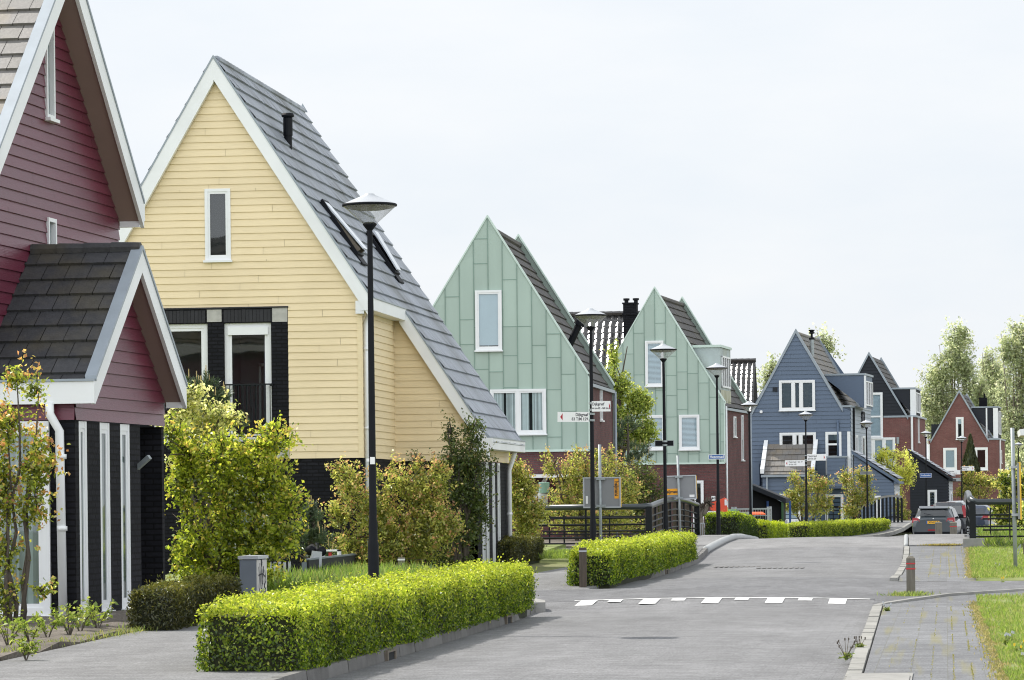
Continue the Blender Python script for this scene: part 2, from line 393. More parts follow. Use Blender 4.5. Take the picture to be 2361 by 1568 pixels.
# bright haze and thin cloud mixed over the sky
tc = N(nt, 'ShaderNodeTexCoord')
mpn = N(nt, 'ShaderNodeMapping'); mpn.inputs['Scale'].default_value = (1, 1, 3.2); L(nt, tc.outputs['Generated'], mpn.inputs['Vector'])
nz = N(nt, 'ShaderNodeTexNoise'); nz.inputs['Scale'].default_value = 6.0; nz.inputs['Detail'].default_value = 6; nz.inputs['Roughness'].default_value = .55
L(nt, mpn.outputs[0], nz.inputs['Vector'])
mr = N(nt, 'ShaderNodeMapRange'); mr.inputs[1].default_value = .35; mr.inputs[2].default_value = .7; mr.inputs[3].default_value = .0; mr.inputs[4].default_value = 1.0
L(nt, nz.outputs[0], mr.inputs[0])
sx = N(nt, 'ShaderNodeSeparateXYZ'); L(nt, tc.outputs['Generated'], sx.inputs[0])
hz = N(nt, 'ShaderNodeMix', data_type='RGBA'); hz.inputs[6].default_value = (9.1, 9.7, 10.4, 1); hz.inputs[7].default_value = (10.3, 10.5, 10.75, 1)
L(nt, mr.outputs[0], hz.inputs[0])
# unseen sky behind the camera, brightened as added fill for the shaded fronts
bk = N(nt, 'ShaderNodeMapRange'); bk.inputs[1].default_value = .75; bk.inputs[2].default_value = -.3; bk.inputs[3].default_value = 1.0; bk.inputs[4].default_value = BACK_FILL
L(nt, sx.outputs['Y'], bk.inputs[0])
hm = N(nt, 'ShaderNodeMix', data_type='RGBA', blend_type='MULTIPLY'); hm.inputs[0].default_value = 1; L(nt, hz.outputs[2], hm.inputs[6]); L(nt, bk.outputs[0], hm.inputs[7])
# the sky overhead is darker than the haze near the horizon
zn = N(nt, 'ShaderNodeMapRange'); zn.inputs[1].default_value = .22; zn.inputs[2].default_value = .8; zn.inputs[3].default_value = 1.0; zn.inputs[4].default_value = .58
L(nt, sx.outputs['Z'], zn.inputs[0])
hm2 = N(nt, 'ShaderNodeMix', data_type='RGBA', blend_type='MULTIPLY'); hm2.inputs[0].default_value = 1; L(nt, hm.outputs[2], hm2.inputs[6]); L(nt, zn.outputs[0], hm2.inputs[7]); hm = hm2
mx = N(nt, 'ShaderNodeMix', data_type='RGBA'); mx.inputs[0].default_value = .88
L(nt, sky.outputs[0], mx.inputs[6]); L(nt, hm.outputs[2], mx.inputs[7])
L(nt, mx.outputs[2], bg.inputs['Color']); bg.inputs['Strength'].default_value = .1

sc.render.engine = 'CYCLES'
sc.view_settings.view_transform = 'Standard'; sc.view_settings.look = 'None'; sc.view_settings.exposure = 0; sc.view_settings.gamma = 1
cy = sc.cycles
cy.max_bounces = 7; cy.diffuse_bounces = 3; cy.glossy_bounces = 3; cy.transmission_bounces = 4; cy.transparent_max_bounces = 10
cy.pixel_filter_type = 'BLACKMAN_HARRIS'; cy.caustics_reflective = False; cy.caustics_refractive = False; cy.sample_clamp_indirect = 4; cy.filter_width = 1.1
try:
    cy.use_denoising = True; cy.denoiser = 'OPENIMAGEDENOISE'
except Exception: pass

# ---------------------------------------------------------------- ground
GZ = [(-200, 0), (46.6, 0), (48.2, .08), (60.4, .08), (62.5, .03), (78, .03), (82, .07), (88, .21), (93, .31), (97, .35), (101, .31), (106, .20), (112, .06), (118, -.08), (126, -.2), (140, -.25), (6000, -.25)]
def gz(y): return lerp(GZ, y)
XL = [(0, -5.15), (31, -5.2), (43, -5.3), (47.5, -5.5), (47.6, -9.8), (53.6, -9.8), (53.7, -5.5), (55, -5.32), (64, -5.36), (78, -5.6), (86, -5.85), (110, -5.85), (130, -5.5), (140, -4.6), (150, -2.9), (158, -1.9), (170, -1.0), (185, .3), (203, 2.3), (231, 6.4), (270, 13)]
XR = [(0, -.80), (28.5, -.84), (47, -1.0), (60, -.95), (73, -.96), (86, -1.05), (105, -1.25), (122, -1.35), (124, -1.35), (124.1, 5), (150, 6.5), (185, 10), (231, 17), (270, 24)]
def xl(y): return lerp(XL, y)
def xr(y): return lerp(XR, y)
def camber(x, y):
    if y > 122: return 0
    c, h = -3.2, 2.4
    t = max(-1, min(1, (x - c) / h)); return .045 * (1 - t * t)
def rz(x, y): return gz(y) + camber(x, y)
def frange(a, b, s):
    n = max(1, int(round((b - a) / s))); return [a + (b - a) * i / n for i in range(n + 1)]
def sheet(name, fx0, fx1, ys, zf, mat, nx=6, kind='structure'):
    m = MB()
    rows = [[(fx0(y) + (fx1(y) - fx0(y)) * i / nx, y) for i in range(nx + 1)] for y in ys]
    edge = rows[0] + [r[-1] for r in rows[1:]] + rows[-1][::-1][1:] + [r[0] for r in rows[-2::-1]]
    for p, q in zip(edge, edge[1:]):                       # closed edges down into the ground
        zp, zq = zf(*p), zf(*q); m.poly([(p[0], p[1], zp - .16), (q[0], q[1], zq - .16), (q[0], q[1], zq), (p[0], p[1], zp)])
    for r0, r1 in zip(rows, rows[1:]):
        for i in range(nx):
            m.poly([(p[0], p[1], zf(p[0], p[1])) for p in (r0[i], r0[i+1], r1[i+1], r1[i])])
    o = m.build(name, mat)
    if kind: o['kind'] = kind
    return o
K = lambda v: (lambda y: v)

gm = groundmat('earth_and_grass', (.10, .13, .035), (.17, .19, .06), (.20, .17, .10), .35, 40)
gys = [-120, 0] + frange(20, 180, 1.0) + [200, 260, 400, 800, 2000, 5500]
m = MB()
xs = [-3000, -400, -120, -60, -30, -20, -12, -6.3, -2, 1.5, 6, 20, 60, 200, 3000]
for y0, y1 in zip(gys, gys[1:]):
    for x0, x1 in zip(xs, xs[1:]):
        m.poly([(x0, y0, gz(y0) - .03), (x1, y0, gz(y0) - .03), (x1, y1, gz(y1) - .03), (x0, y1, gz(y1) - .03)])
m.build('ground', gm, smooth=True)['kind'] = 'structure'

M['road'] = pavemat('road_bricks', (.165, .165, .169), .21, .105, .0, (.115, .115, .116), contrast=.06)
M['ramp'] = pavemat('ramp_bricks', (.20, .20, .207), .21, .21, .0, (.08, .08, .08), contrast=.10)
M['deck'] = pavemat('bridge_deck', (.195, .193, .194), 40, 40, .0, (.15, .15, .15), contrast=.03)
M['walk'] = pavemat('sidewalk_tiles', (.15, .153, .16), .3, .3, PI/2, (.12, .12, .10), moss=((.20, .18, .05), 1.6, (3.2, .12, 1), .55), contrast=.12)
M['path'] = pavemat('side_road_bricks', (.13, .131, .137), .21, .105, PI/2, (.13, .13, .13), contrast=.14)
M['walkL'] = pavemat('left_sidewalk', (.165, .164, .165), .3, .3, 0, (.14, .14, .13), contrast=.08)

sheet('road', xl, xr, frange(8, 46.6, 1.2) + [48.08], rz, M['road'], 10)
sheet('raised_crossing', lambda y: max(xl(y), -9.8), lambda y: xr(y), frange(48.12, 60.4, .9), rz, M['path'], 10)
sheet('road', xl, xr, frange(60.42, 87.6, 1.2), rz, M['road'], 10)
sheet('bridge_deck', xl, xr, frange(87.62, 106.6, .8), rz, M['deck'], 10)
sheet('road', xl, xr, frange(106.62, 124.0, 1.2) + frange(124.12, 180, 3) + [203, 231, 270], rz, M['road'], 10)
# right side path crossing the sidewalk
sheet('side_path', lambda y: xr(y) + .0, K(14), frange(46.0, 58.6, .9), lambda x, y: gz(y) + .008, M['path'], 8)
m = MB()
c_ = [(-.80, 46.85), (-.5, 47.5), (0, 48.6), (.6, 49.9), (1.1, 50.9), (2.4, 52.6), (9, 56.0)]
for (x0, y0), (x1, y1) in zip(c_, c_[1:]): m.poly([(x0, 46.8, gz(46.8) + .045), (x1, 46.8, gz(46.8) + .045), (x1, y1, gz(y1) + .035), (x0, y0, gz(y0) + .035)])
m.build('sidewalk', M['walk'])['kind'] = 'structure'
# right sidewalk: before the path, after it, over the bridge
SWR = [(0, .62), (28.5, .50), (51, .42), (61, .50), (80, .58), (103, .64), (124, .7)]
swr = lambda y: lerp(SWR, y)
swz = lambda x, y: gz(y) + .055
sheet('sidewalk', lambda y: xr(y) + .16, swr, frange(8, 46.8, 1.2), swz, M['walk'], 4)
sheet('sidewalk', lambda y: xr(y) + .16, swr, [57.9, 58.5, 59.2, 60] + frange(61, 87.4, 1.2), lambda x, y: gz(y) + .012 + .043 * min(1, (y - 57.9) / 1.6), M['walk'], 4)
sheet('bridge_sidewalk', lambda y: xr(y) + .13, swr, frange(87.42, 123.8, 1.0), lambda x, y: gz(y) + .09, M['deck'], 4)
# left sidewalk with the beds beside it
LZ = .12
lz = lambda x, y: gz(y) + LZ
sheet('left_sidewalk', lambda y: lerp([(28, -8.25), (36, -8.72), (50, -9.3)], y), lambda y: xl(y) - .13, frange(8, 45.9, 1.5) + [47.45], lz, M['walkL'], 5)
sheet('left_sidewalk', K(-7.6), lambda y: xl(y) - .13, frange(53.8, 57, .5) + frange(58, 87.5, 1.5), lambda x, y: gz(y) + .012 + (LZ - .012) * min(1, max(0, (y - 53.8) / 2.2)), M['walkL'], 4)
sheet('bridge_sidewalk', K(-7.6), lambda y: xl(y) - .13, frange(87.52, 110, 1.0), lambda x, y: gz(y) + .13, M['deck'], 4)
sheet('left_sidewalk', lambda y: xl(y) - 2.6, lambda y: xl(y) - .13, frange(110.02, 180, 2) + [203, 231, 270], lambda x, y: gz(y) + .10 + .5 * math.exp(-((y - 166) / 9) ** 2), M['walkL'], 4)
soil = groundmat('garden_soil', (.06, .05, .042), (.13, .11, .09), (.22, .19, .16), 1.6, 22, bump=1.0)
sheet('flower_bed', K(-13.5), lambda y: lerp([(28, -8.28), (36, -8.75), (50, -9.33)], y), frange(24, 47, 1), lambda x, y: LZ + .03 + .03 * math.sin(x * 7 + y * 3), soil, 12)
lawn = groundmat('lawn', (.13, .18, .045), (.19, .23, .065), (.28, .27, .12), 1.1, 26)
sheet('lawn', K(-13.5), K(-6.35), frange(48.2, 59.5, 1), lambda x, y: gz(y) + .012 if x > -9.7 else gz(y) + .05, soil, 8) if False else None
sheet('verge', K(-15), K(-9.85), frange(47.1, 90, 1.5), lambda x, y: gz(y) + .11, lawn, 6)
sheet('lawn', swr, K(16), frange(8, 48.1, 1.5), lambda x, y: gz(y) + .05, lawn, 8)
sheet('lawn', swr, K(16), [57.9, 58.5, 59.2, 60] + frange(61, 88, 1.5), lambda x, y: gz(y) + .012 + .040 * min(1, (y - 57.9) / 1.6), lawn, 8)
sheet('lawn', swr, K(30), frange(88.1, 123.5, 2), lambda x, y: gz(y) + .05, lawn, 8)
sheet('garden_ground', K(-30), lambda y: min(-7.65, xl(y) - 2.65), frange(90.1, 200, 4), lambda x, y: gz(y) + .04, soil, 6)
sheet('cross_path', K(-14), K(-5.9), [112.1, 114, 116.2], lambda x, y: gz(y) + .14, M['path'], 4)

# kerbs: single stones with open joints
def kerb(name, fx, y0, y1, w, h, mat, ln=1.0, zf=gz, below=.05, gap=.008):
    m = MB(); y = y0
    while y < y1 - .05:
        e = min(y1, y + ln); t = rnd.uniform(.85, 1.12); a, b = y + gap, e - gap
        dz = rnd.uniform(-.006, .006); dx = rnd.uniform(-.004, .004)
        x0, x1 = fx(a) + dx, fx(b) + dx
        za, zb = zf(a) + h + dz, zf(b) + h + dz
        bev = .018
        m.hexa([(x0, a, za - h - below), (x0 + w, a, za - h - below), (x1 + w, b, zb - h - below), (x1, b, zb - h - below),
                (x0 + bev, a, za), (x0 + w - bev, a, za), (x1 + w - bev, b, zb), (x1 + bev, b, zb)], 0, (t, t, t * .98))
        y = e
    o = m.build(name, mat); o['kind'] = 'structure'; return o
kerb('kerb', lambda y: xl(y) - .13, 8, 45.9, .13, LZ + .005, M['curb_dark'])
kerb('kerb', lambda y: xl(y) - .13, 55.6, 87.6, .13, LZ + .005, M['curb_dark'])
kerb('kerb', lambda y: xr(y), 8, 46.3, .16, .062, M['curb'])
kerb('kerb', lambda y: xr(y), 58.2, 87.5, .16, .062, M['curb'])
kerb('kerb', lambda y: xl(y) - .16, 138, 172, .16, .10, M['curb'], 1.0, lambda y: gz(y) + .5 * math.exp(-((y - 166) / 9) ** 2))
def arc_kerb(pts, w, h, mat, z=None):
    m = MB()
    for (a, b) in zip(pts, pts[1:]):
        za, zb = (gz(a[1]), gz(b[1])); t = rnd.uniform(.88, 1.12)
        m.bar((a[0], a[1], za + h / 2), (b[0], b[1], zb + h / 2), w, h + .04, c=(t, t, t))
    o = m.build('kerb', mat); o['kind'] = 'structure'
arc_kerb([(-.93, 46.3), (-.84, 46.85), (-.5, 47.5), (0, 48.6), (.6, 49.9), (1.1, 50.9), (2.4, 52.6), (5, 54.2)], .10, .045, M['curb'])
arc_kerb([(-5.38, 45.9), (-5.48, 46.7), (-5.75, 47.25), (-6.15, 47.5), (-6.8, 47.6), (-8.2, 47.65)], .15, LZ + .003, M['curb'])

# rounded steel edge of the bridge
def edge_tube(fx, y0, y1, r, dz):
    m = MB(); m.tube([(fx(y), y, gz(y) + dz) for y in frange(y0, y1, .8)], r, 10)
    o = m.build('bridge_kerb', M['steel_edge2'], smooth=True); o['kind'] = 'structure'
M['steel_edge2'] = plain('steel_kerb', (.33, .34, .34), .5, .12, 4)
edge_tube(lambda y: xl(y) - .07, 85.6, 109, .10, .06)
edge_tube(lambda y: xr(y) + .06, 87.6, 122.5, .06, .045)
# worn concrete gully slab by the right kerb at the near end
m = MB(); m.box(-.80, -.28, 24.0, 28.4, 0, .066); m.box(-.76, -.30, 23.8, 27.9, .05, .075)
m.build('concrete_slab', M['curb'])['kind'] = 'structure'

# white ramp marking
wm = plain('road_paint', (.74, .74, .73), .7, .10, 9, dirt=(.25, .25, .25), dirt_scale=7, dirt_amt=.75)
m = MB()
def patch(x0, x1, y0, y1):
    for a, b in zip(frange(x0, x1, .25), frange(x0, x1, .25)[1:]):
        for c, d in zip(frange(y0, y1, .4), frange(y0, y1, .4)[1:]):
            m.poly([(a, c, rz(a, c) + .006), (b, c, rz(b, c) + .006), (b, d, rz(b, d) + .006), (a, d, rz(a, d) + .006)])
patch(-5.15, -1.05, 48.065, 48.15)
for px in (1340.6, 1485, 1629, 1776, 1923):
    x = atZ(px, 1398, .05).x; patch(x - .118, x + .118, 47.2, 48.06)
for px in (1416, 1560, 1705, 1851):
    x = atZ(px, 1392, .06).x; patch(x - .095, x + .095, 47.66, 48.06)
m.build('road_marking', wm)['kind'] = 'structure'
# gully grates flush in the carriageway and iron kerb inlets
for i, (px, py) in enumerate(((1700, 1308), (1800, 1312))):
    p = atZ(px, py, gz(76) + .03)
    mm = MB()
    for k in range(9): mm.box(p.x - .48 + k * .11, p.x - .42 + k * .11, p.y - .35, p.y + .35, rz(p.x, p.y) + .004, rz(p.x, p.y) + .012)
    o = mm.build('drain_grate', M['curb_dark']); tag(o, ['pale drain grate in the road, left of a pair beyond the raised crossing', 'pale drain grate in the road, right of a pair beyond the raised crossing'][i], 'drain grate', 'drain grates in the road')
for i, (y, lb) in enumerate(((32.3, 'rusty iron inlet in the dark kerb at the near end of the long hedge'), (41.8, 'iron inlet in the dark kerb near the far end of the long front hedge'), (67.5, 'small iron inlet in the kerb below the second hedge'))):
    x = xl(y); mm = MB()
    mm.box(x - .02, x + .022, y - .26, y - .20, gz(y) - .01, gz(y) + .11); mm.box(x - .02, x + .022, y + .20, y + .26, gz(y) - .01, gz(y) + .11)
    mm.box(x - .02, x + .022, y - .2, y + .2, gz(y) + .09, gz(y) + .112); mm.box(x - .02, x + .006, y - .2, y + .2, gz(y) - .01, gz(y) + .09, 1)
    tag(mm.build('kerb_inlet', [M['bark_pale'], M['dark']]), lb, 'drain inlet', 'iron inlets in the left kerb')
# ---------------------------------------------------------------- building kit
def front(y0=0.0): return lambda x, z, o: (x, y0 - o, z)
def right(x0): return lambda s, z, o: (x0 + o, s, z)
def left(x0): return lambda s, z, o: (x0 - o, s, z)
def fbox(m, F, x0, x1, z0, z1, o0, o1, mi=0, c=(1, 1, 1)):
    m.hexa([F(x0, z0, o1), F(x1, z0, o1), F(x1, z0, o0), F(x0, z0, o0), F(x0, z1, o1), F(x1, z1, o1), F(x1, z1, o0), F(x0, z1, o0)], mi, c)
def fquad(m, F, x0, x1, z0, z1, o, mi=0, c=(1, 1, 1)):
    m.poly([F(x0, z0, o), F(x1, z0, o), F(x1, z1, o), F(x0, z1, o)], mi, c)

def window(parent, F, x0, x1, z0, z1, o=0.0, fw=.07, proud=.06, mull=(), trans=(), fill='dark', sill=True, sash=.045, frame_mat=None, glass='glass', label=None, seed=0, name='window'):
    r = random.Random(seed + int(x0 * 100) + int(z0 * 10))
    fm = frame_mat or M['white']
    m = MB()
    fbox(m, F, x0, x0 + fw, z0, z1, o, o + proud); fbox(m, F, x1 - fw, x1, z0, z1, o, o + proud)
    fbox(m, F, x0 + fw, x1 - fw, z0, z0 + fw, o, o + proud - .003); fbox(m, F, x0 + fw, x1 - fw, z1 - fw, z1, o, o + proud - .003)
    for q in mull: fbox(m, F, q - fw * .6, q + fw * .6, z0 + fw, z1 - fw, o, o + proud - .006)
    for q in trans: fbox(m, F, x0 + fw, x1 - fw, q - fw * .5, q + fw * .5, o, o + proud - .009)
    w_ = m.build(name, fm, parent)
    if label: w_['label'] = label
    xs_ = [x0 + fw] + [q for q in mull] + [x1 - fw]
    cells = []
    for i, (a, b) in enumerate(zip(xs_, xs_[1:])):
        a2 = a + (fw * .6 if i > 0 else 0); b2 = b - (fw * .6 if i < len(xs_) - 2 else 0)
        cells.append((a2, b2))
    pm = MB(); sm = MB()
    for a, b in cells:
        fquad(pm, F, a, b, z0 + fw, z1 - fw, o + proud * .62)
        if sash:
            s = sash; zz0, zz1 = z0 + fw, z1 - fw
            for (p, q, u, v) in ((a, a + s, zz0, zz1), (b - s, b, zz0, zz1), (a + s, b - s, zz0, zz0 + s), (a + s, b - s, zz1 - s, zz1)):
                fbox(sm, F, p, q, u, v, o + proud * .5, o + proud * .8)
    pm.build('pane', M[glass], w_)
    if sash: sm.build('sash', fm, w_)
    if sill:
        m = MB(); fbox(m, F, x0 - .03, x1 + .03, z0 - .045, z0, o, o + proud + .05); m.build('sill', fm, w_)
    bm = MB(); back = o + .006
    fquad(bm, F, x0 + fw * .5, x1 - fw * .5, z0 + fw * .5, z1 - fw * .5, back)
    bm.build('room', M['dark'], w_)
    X0, X1, Z0, Z1 = x0 + fw, x1 - fw, z0 + fw, z1 - fw
    if fill in ('curtain', 'curtain_w', 'drapes'):
        cm = MB(); n = max(8, int((X1 - X0) / .035)); d0 = o + proud * .22
        for i in range(n):
            a, b = X0 + (X1 - X0) * i / n, X0 + (X1 - X0) * (i + 1) / n
            if fill == 'drapes' and (.40 < ((a - X0) / (X1 - X0) * 2) % 1 < .52 and r.random() < .8): continue
            t = r.uniform(.55, 1.15)
            wv = lambda q: d0 + .008 * math.sin(q * 60 + 2 * math.sin(q * 13))
            cm.poly([F(a, Z0, wv(a)), F(b, Z0, wv(b)), F(b, Z1, wv(b)), F(a, Z1, wv(a))], 0, (t, t, t))
        cm.build('curtain', M['curtain_w' if fill != 'curtain' else 'curtain'], w_)
    elif fill in ('blind', 'shade'):
        cm = MB(); h = .05; z = Z0
        if fill == 'shade': fquad(cm, F, X0, X1, Z0 + .08, Z1, o + proud * .3)
        else:
            while z < Z1 - .01:
                cm.poly([F(X0, z, o + proud * .42), F(X1, z, o + proud * .42), F(X1, min(Z1, z + h * .8), o + proud * .22), F(X0, min(Z1, z + h * .8), o + proud * .22)]); z += h
        cm.build('blind', M['blind'], w_)
    elif fill == 'half':
        cm = MB(); fquad(cm, F, X0, X1, Z0 + (Z1 - Z0) * .72, Z1, o + proud * .3); cm.build('blind', M['blind'], w_)
    return w_

def clad(m, F, z0, z1, bh, fl, fr, holes=(), th=.016, joints=True, tv=.05, minw=.02):
    z = z0
    while z < z1 - 1e-4:
        zt = min(z1, z + bh); cuts = {z, zt}
        for h in holes:
            for q in (h[2], h[3]):
                if z < q < zt: cuts.add(q)
        cuts = sorted(cuts); base_t = rnd.uniform(1 - tv, 1 + tv)
        for a, b in zip(cuts, cuts[1:]):
            mid = (a + b) / 2
            iv = [(None, None)]
            L_, R_ = fl(mid), fr(mid)
            if R_ - L_ < minw: continue
            segs = [(L_, R_)]
            for h in holes:
                if h[2] < mid < h[3]:
                    ns = []
                    for p, q in segs:
                        if h[0] > p: ns.append((p, min(q, h[0])))
                        if h[1] < q: ns.append((max(p, h[1]), q))
                    segs = [s for s in ns if s[1] - s[0] > .005]
            oa = th * (1 - (a - z) / bh); ob = th * (1 - (b - z) / bh)
            for p, q in segs:
                sub = [p]
                if joints:
                    x = p + rnd.uniform(.4, 3.6)
                    while x < q - .3: sub.append(x); x += rnd.uniform(2.4, 3.9)
                sub.append(q)
                for i, (u, v) in enumerate(zip(sub, sub[1:])):
                    t = base_t * rnd.uniform(1 - tv * .5, 1 + tv * .5); c = (t, t, t)
                    ua = fl(a) if (u == L_) else u + (.003 if i else 0); ub = fl(b) if (u == L_) else u + (.003 if i else 0)
                    va = fr(a) if (v == R_) else v - .003; vb = fr(b) if (v == R_) else v - .003
                    if va - ua < .004: continue
                    vb = max(vb, ub)
                    m.poly([F(ua, a, oa), F(va, a, oa), F(vb, b, ob), F(ub, b, ob)], 0, c)
                    if a == z: m.poly([F(ua, a, 0), F(va, a, 0), F(va, a, th), F(ua, a, th)], 0, c)
        z = zt

def roof_tiles(O, U, V, Ln, S, expo, tw, th, mat, parent, name='roof', tv=.12, ridge=True, deck=None, clip=None, stag=True):
    """courses of single tiles on the plane O + U*a + V*s; clip(a,s)->False leaves a tile out"""
    O, U, V = Vector(O), Vector(U).normalized(), Vector(V).normalized(); Nn = U.cross(V)
    if Nn.z < 0: Nn = -Nn
    m = MB(); P_ = lambda a, s, h: O + U * a + V * s + Nn * h
    i = 0; s = 0.0
    while s < S - .02:
        e = min(S, s + expo); a = -(tw * .5 if (stag and i % 2) else 0)
        while a < Ln - .001:
            a0, a1 = max(0, a), min(Ln, a + tw)
            if a1 - a0 > .02 and (clip is None or clip((a0 + a1) / 2, (s + e) / 2)):
                t = rnd.uniform(1 - tv, 1 + tv); c = (t, t, t * rnd.uniform(.98, 1.02)); j = rnd.uniform(-.004, .004); g = .004
                m.poly([P_(a0 + g, s - .01, .004), P_(a1 - g, s - .01, .004), P_(a1 - g, e, th + j), P_(a0 + g, e, th + j)], 0, c)
                m.poly([P_(a0 + g, e, th + j), P_(a1 - g, e, th + j), P_(a1 - g, e, 0), P_(a0 + g, e, 0)], 0, c)
            a += tw
        s = e; i += 1
    if clip is None:
        m.poly([P_(0, 0, -.03), P_(Ln, 0, -.03), P_(Ln, S, -.03), P_(0, S, -.03)], 0, (.25, .25, .25))
    return m.build(name, mat, parent)

def ridge_caps(a, b, w, ln, mat, parent):
    a, b = Vector(a), Vector(b); d = (b - a); n = max(1, int(d.length / ln)); m = MB()
    for i in range(n):
        p, q = a + d * (i / n), a + d * ((i + 1) / n) ; t = rnd.uniform(.8, 1.2)
        m.tube([p, q + d.normalized() * .03], [w * .92, w * 1.06], 8, 0, (t, t, t))
    return m.build('ridge_tiles', mat, parent)

def pipe(parent, pts, r=.045, mat=None, name='downpipe', brackets=()):
    m = MB(); m.tube(pts, r, 10)
    p0 = Vector(pts[-1])
    for z in brackets: m.tube([(p0.x, p0.y, z - .03), (p0.x, p0.y, z + .03)], r * 1.18, 10)
    return m.build(name, mat or M['white'], parent, smooth=True)

def rake_board(m, apex, foot, y0, y1, depth, extra=0.0, mi=0):
    """board under a sloping roof edge, cut plumb at the apex (vertical depth), from y0 to y1"""
    ax, az = apex; fx, fz = foot
    m.hexa([(ax, y0, az - depth), (fx, y0, fz - depth), (fx, y1, fz - depth), (ax, y1, az - depth), (ax, y0, az), (fx, y0, fz), (fx, y1, fz), (ax, y1, az)], mi)

# ---------------------------------------------------------------- yellow house
def yellow_house():
    h = thing('yellow_house', 'steep gabled house with pale yellow boards above a black brick base and grey tiled roof', 'house', (-14.61, 69.09, 0))
    AZ, SR, SL = 10.55, 1.546, 1.70
    zr = lambda x: AZ - SR * x; zl = lambda x: AZ + SL * x
    wl, wr = -3.0, 2.95
    off = .40                                            # roof build-up above the boards
    fl = lambda z: max(wl, -(AZ - off - z) / SL); fr = lambda z: min(wr, (AZ - off - z) / SR)
    F = front(0)
    bay = (-2.2, 1.45, 0, 5.48)
    win = (-.235, .295, 6.44, 7.89)
    m = MB(); clad(m, F, 2.40, 10.2, .143, fl, fr, [bay, win], .02, tv=.03)
    # backing wall behind the boards, kept clear of the window
    bk = .03
    def back(pts): m.poly([(x, bk, z) for x, z in pts], 0, (.75, .75, .75))
    back([(1.45, 2.4), (2.95, 2.4), (2.95, 5.4), (1.45, 5.48)]); back([(-3, 2.4), (-2.2, 2.4), (-2.2, 5.48), (-3, 5.2)])
    back([(-3, 5.2), (-2.2, 5.48), (1.45, 5.48), (2.95, 5.4), (2.42, 6.44), (-2.2, 6.44)])
    back([(-2.2, 6.44), (-.235, 6.44), (-.235, 7.89), (-1.36, 7.89)]); back([(.295, 6.44), (2.42, 6.44), (1.46, 7.89), (.295, 7.89)]); back([(-1.36, 7.89), (1.46, 7.89), (0, 10.15)])
    # side return and lean-to front
    clad(m, right(wr), 2.40, 5.42, .143, lambda z: 0.0, lambda z: 4.14, (), .02)
    m.poly([(wr - .01, 0, 2.4), (wr - .01, 4.14, 2.4), (wr - .01, 4.14, 5.5), (wr - .01, 0, 5.5)])
    lx = 4.71
    F2 = front(4.14)
    clad(m, F2, 2.37, 5.5, .143, lambda z: wr, lambda z: min(lx, (AZ - off - z) / SR), (), .02)
    m.poly([(wr, 4.17, 2.37), (lx, 4.17, 2.37), (lx, 4.17, 2.7), (wr, 4.17, 5.5)])
    clad(m, right(lx), 2.36, 2.64, .14, lambda z: 4.14, lambda z: 9.55, (), .02)
    # corner trims
    fbox(m, F, wr - .08, wr + .024, 2.40, 5.40, .0, .026, 0, (1.02, 1.02, 1.02))
    m.build('wall', M['yellow'], h)
    # black brick base and window bay
    m = MB()
    def hole_wall(x0, x1, z0, z1, holes, y, c=1):
        xs_ = sorted({x0, x1, *[q for hh in holes for q in hh[:2]]}); zs = sorted({z0, z1, *[q for hh in holes for q in hh[2:]]})
        for a, b in zip(xs_, xs_[1:]):
            for d, e in zip(zs, zs[1:]):
                if any(hh[0] <= a and b <= hh[1] and hh[2] <= d and e <= hh[3] for hh in holes): continue
                m.poly([(a, y, d), (b, y, d), (b, y, e), (a, y, e)])
        for hh in holes:
            a, b, d, e = hh
            for q in (a, b): m.poly([(q, y, d), (q, y + .16, d), (q, y + .16, e), (q, y, e)])
            m.poly([(a, y, e), (b, y, e), (b, y + .16, e), (a, y + .16, e)]); m.poly([(a, y, d), (b, y, d), (b, y + .16, d), (a, y + .16, d)])
    w1, w2, w0 = (.13, 1.10, 2.76, 5.16), (-1.35, -.21, 2.76, 5.16), (.2, 1.0, .5, 2.1)
    hole_wall(-2.2, 1.45, 2.40, 5.46, [w1, w2], -.01)
    hole_wall(-3.0, 2.95, 0, 2.395, [w0], .02)
    m.poly([(wr, .02, 0), (wr, 4.16, 0), (wr, 4.16, 2.395), (wr, .02, 2.395)])
    m.poly([(wr, 4.16, 0), (lx, 4.16, 0), (lx, 4.16, 2.36), (wr, 4.16, 2.36)])
    for a, b in ((4.16, 4.9), (5.25, 5.55), (5.9, 6.6), (6.95, 7.5), (7.85, 9.55)):
        m.box(lx - .3, lx, a, b, 0, 2.355)
    m.box(lx - .45, lx - .3, 4.2, 9.5, 0, 2.35)
    m.box(-2.9, 2.5, 9.3, 9.5, 0, 5); m.box(-3.02, -2.95, 0, 9.5, 0, 5.2)
    m.build('brick_base', M['bbrick'], h)
    # grey stone blocks and soldier course lintel
    for a, b, c, d in ((-.215, .085, 5.19, 5.44), (1.13, 1.44, 5.17, 5.455), (1.12, 1.44, 2.41, 2.74)): m = MB(); fbox(m, F, a, b, c, d, .0, .022); m.build('stone_block', M['stone'], h)
    m = MB(); x = -2.2
    while x < 1.12:
        b = min(1.12, x + .075)
        if not (-.23 < (x + b) / 2 < .1): fbox(m, F, x + .004, b - .004, 5.18, 5.43 + rnd.uniform(-.004, .004), .0, .014 + rnd.uniform(0, .006), 0, (rnd.uniform(.7, 1.2),) * 3)
        x = b
    fbox(m, F, -2.2, 1.46, 5.455, 5.485, 0, .045)
    m.build('lintel', plain('black_lintel', (.016, .016, .02), .7, .2, 8, tint=True), h)
    # windows
    W1 = window(h, F, win[0], win[1], win[2], win[3], o=-.05, fw=.06, proud=.085, fill='dark', seed=3, label='small upright attic window in white frame')
    Fb = front(-.01)
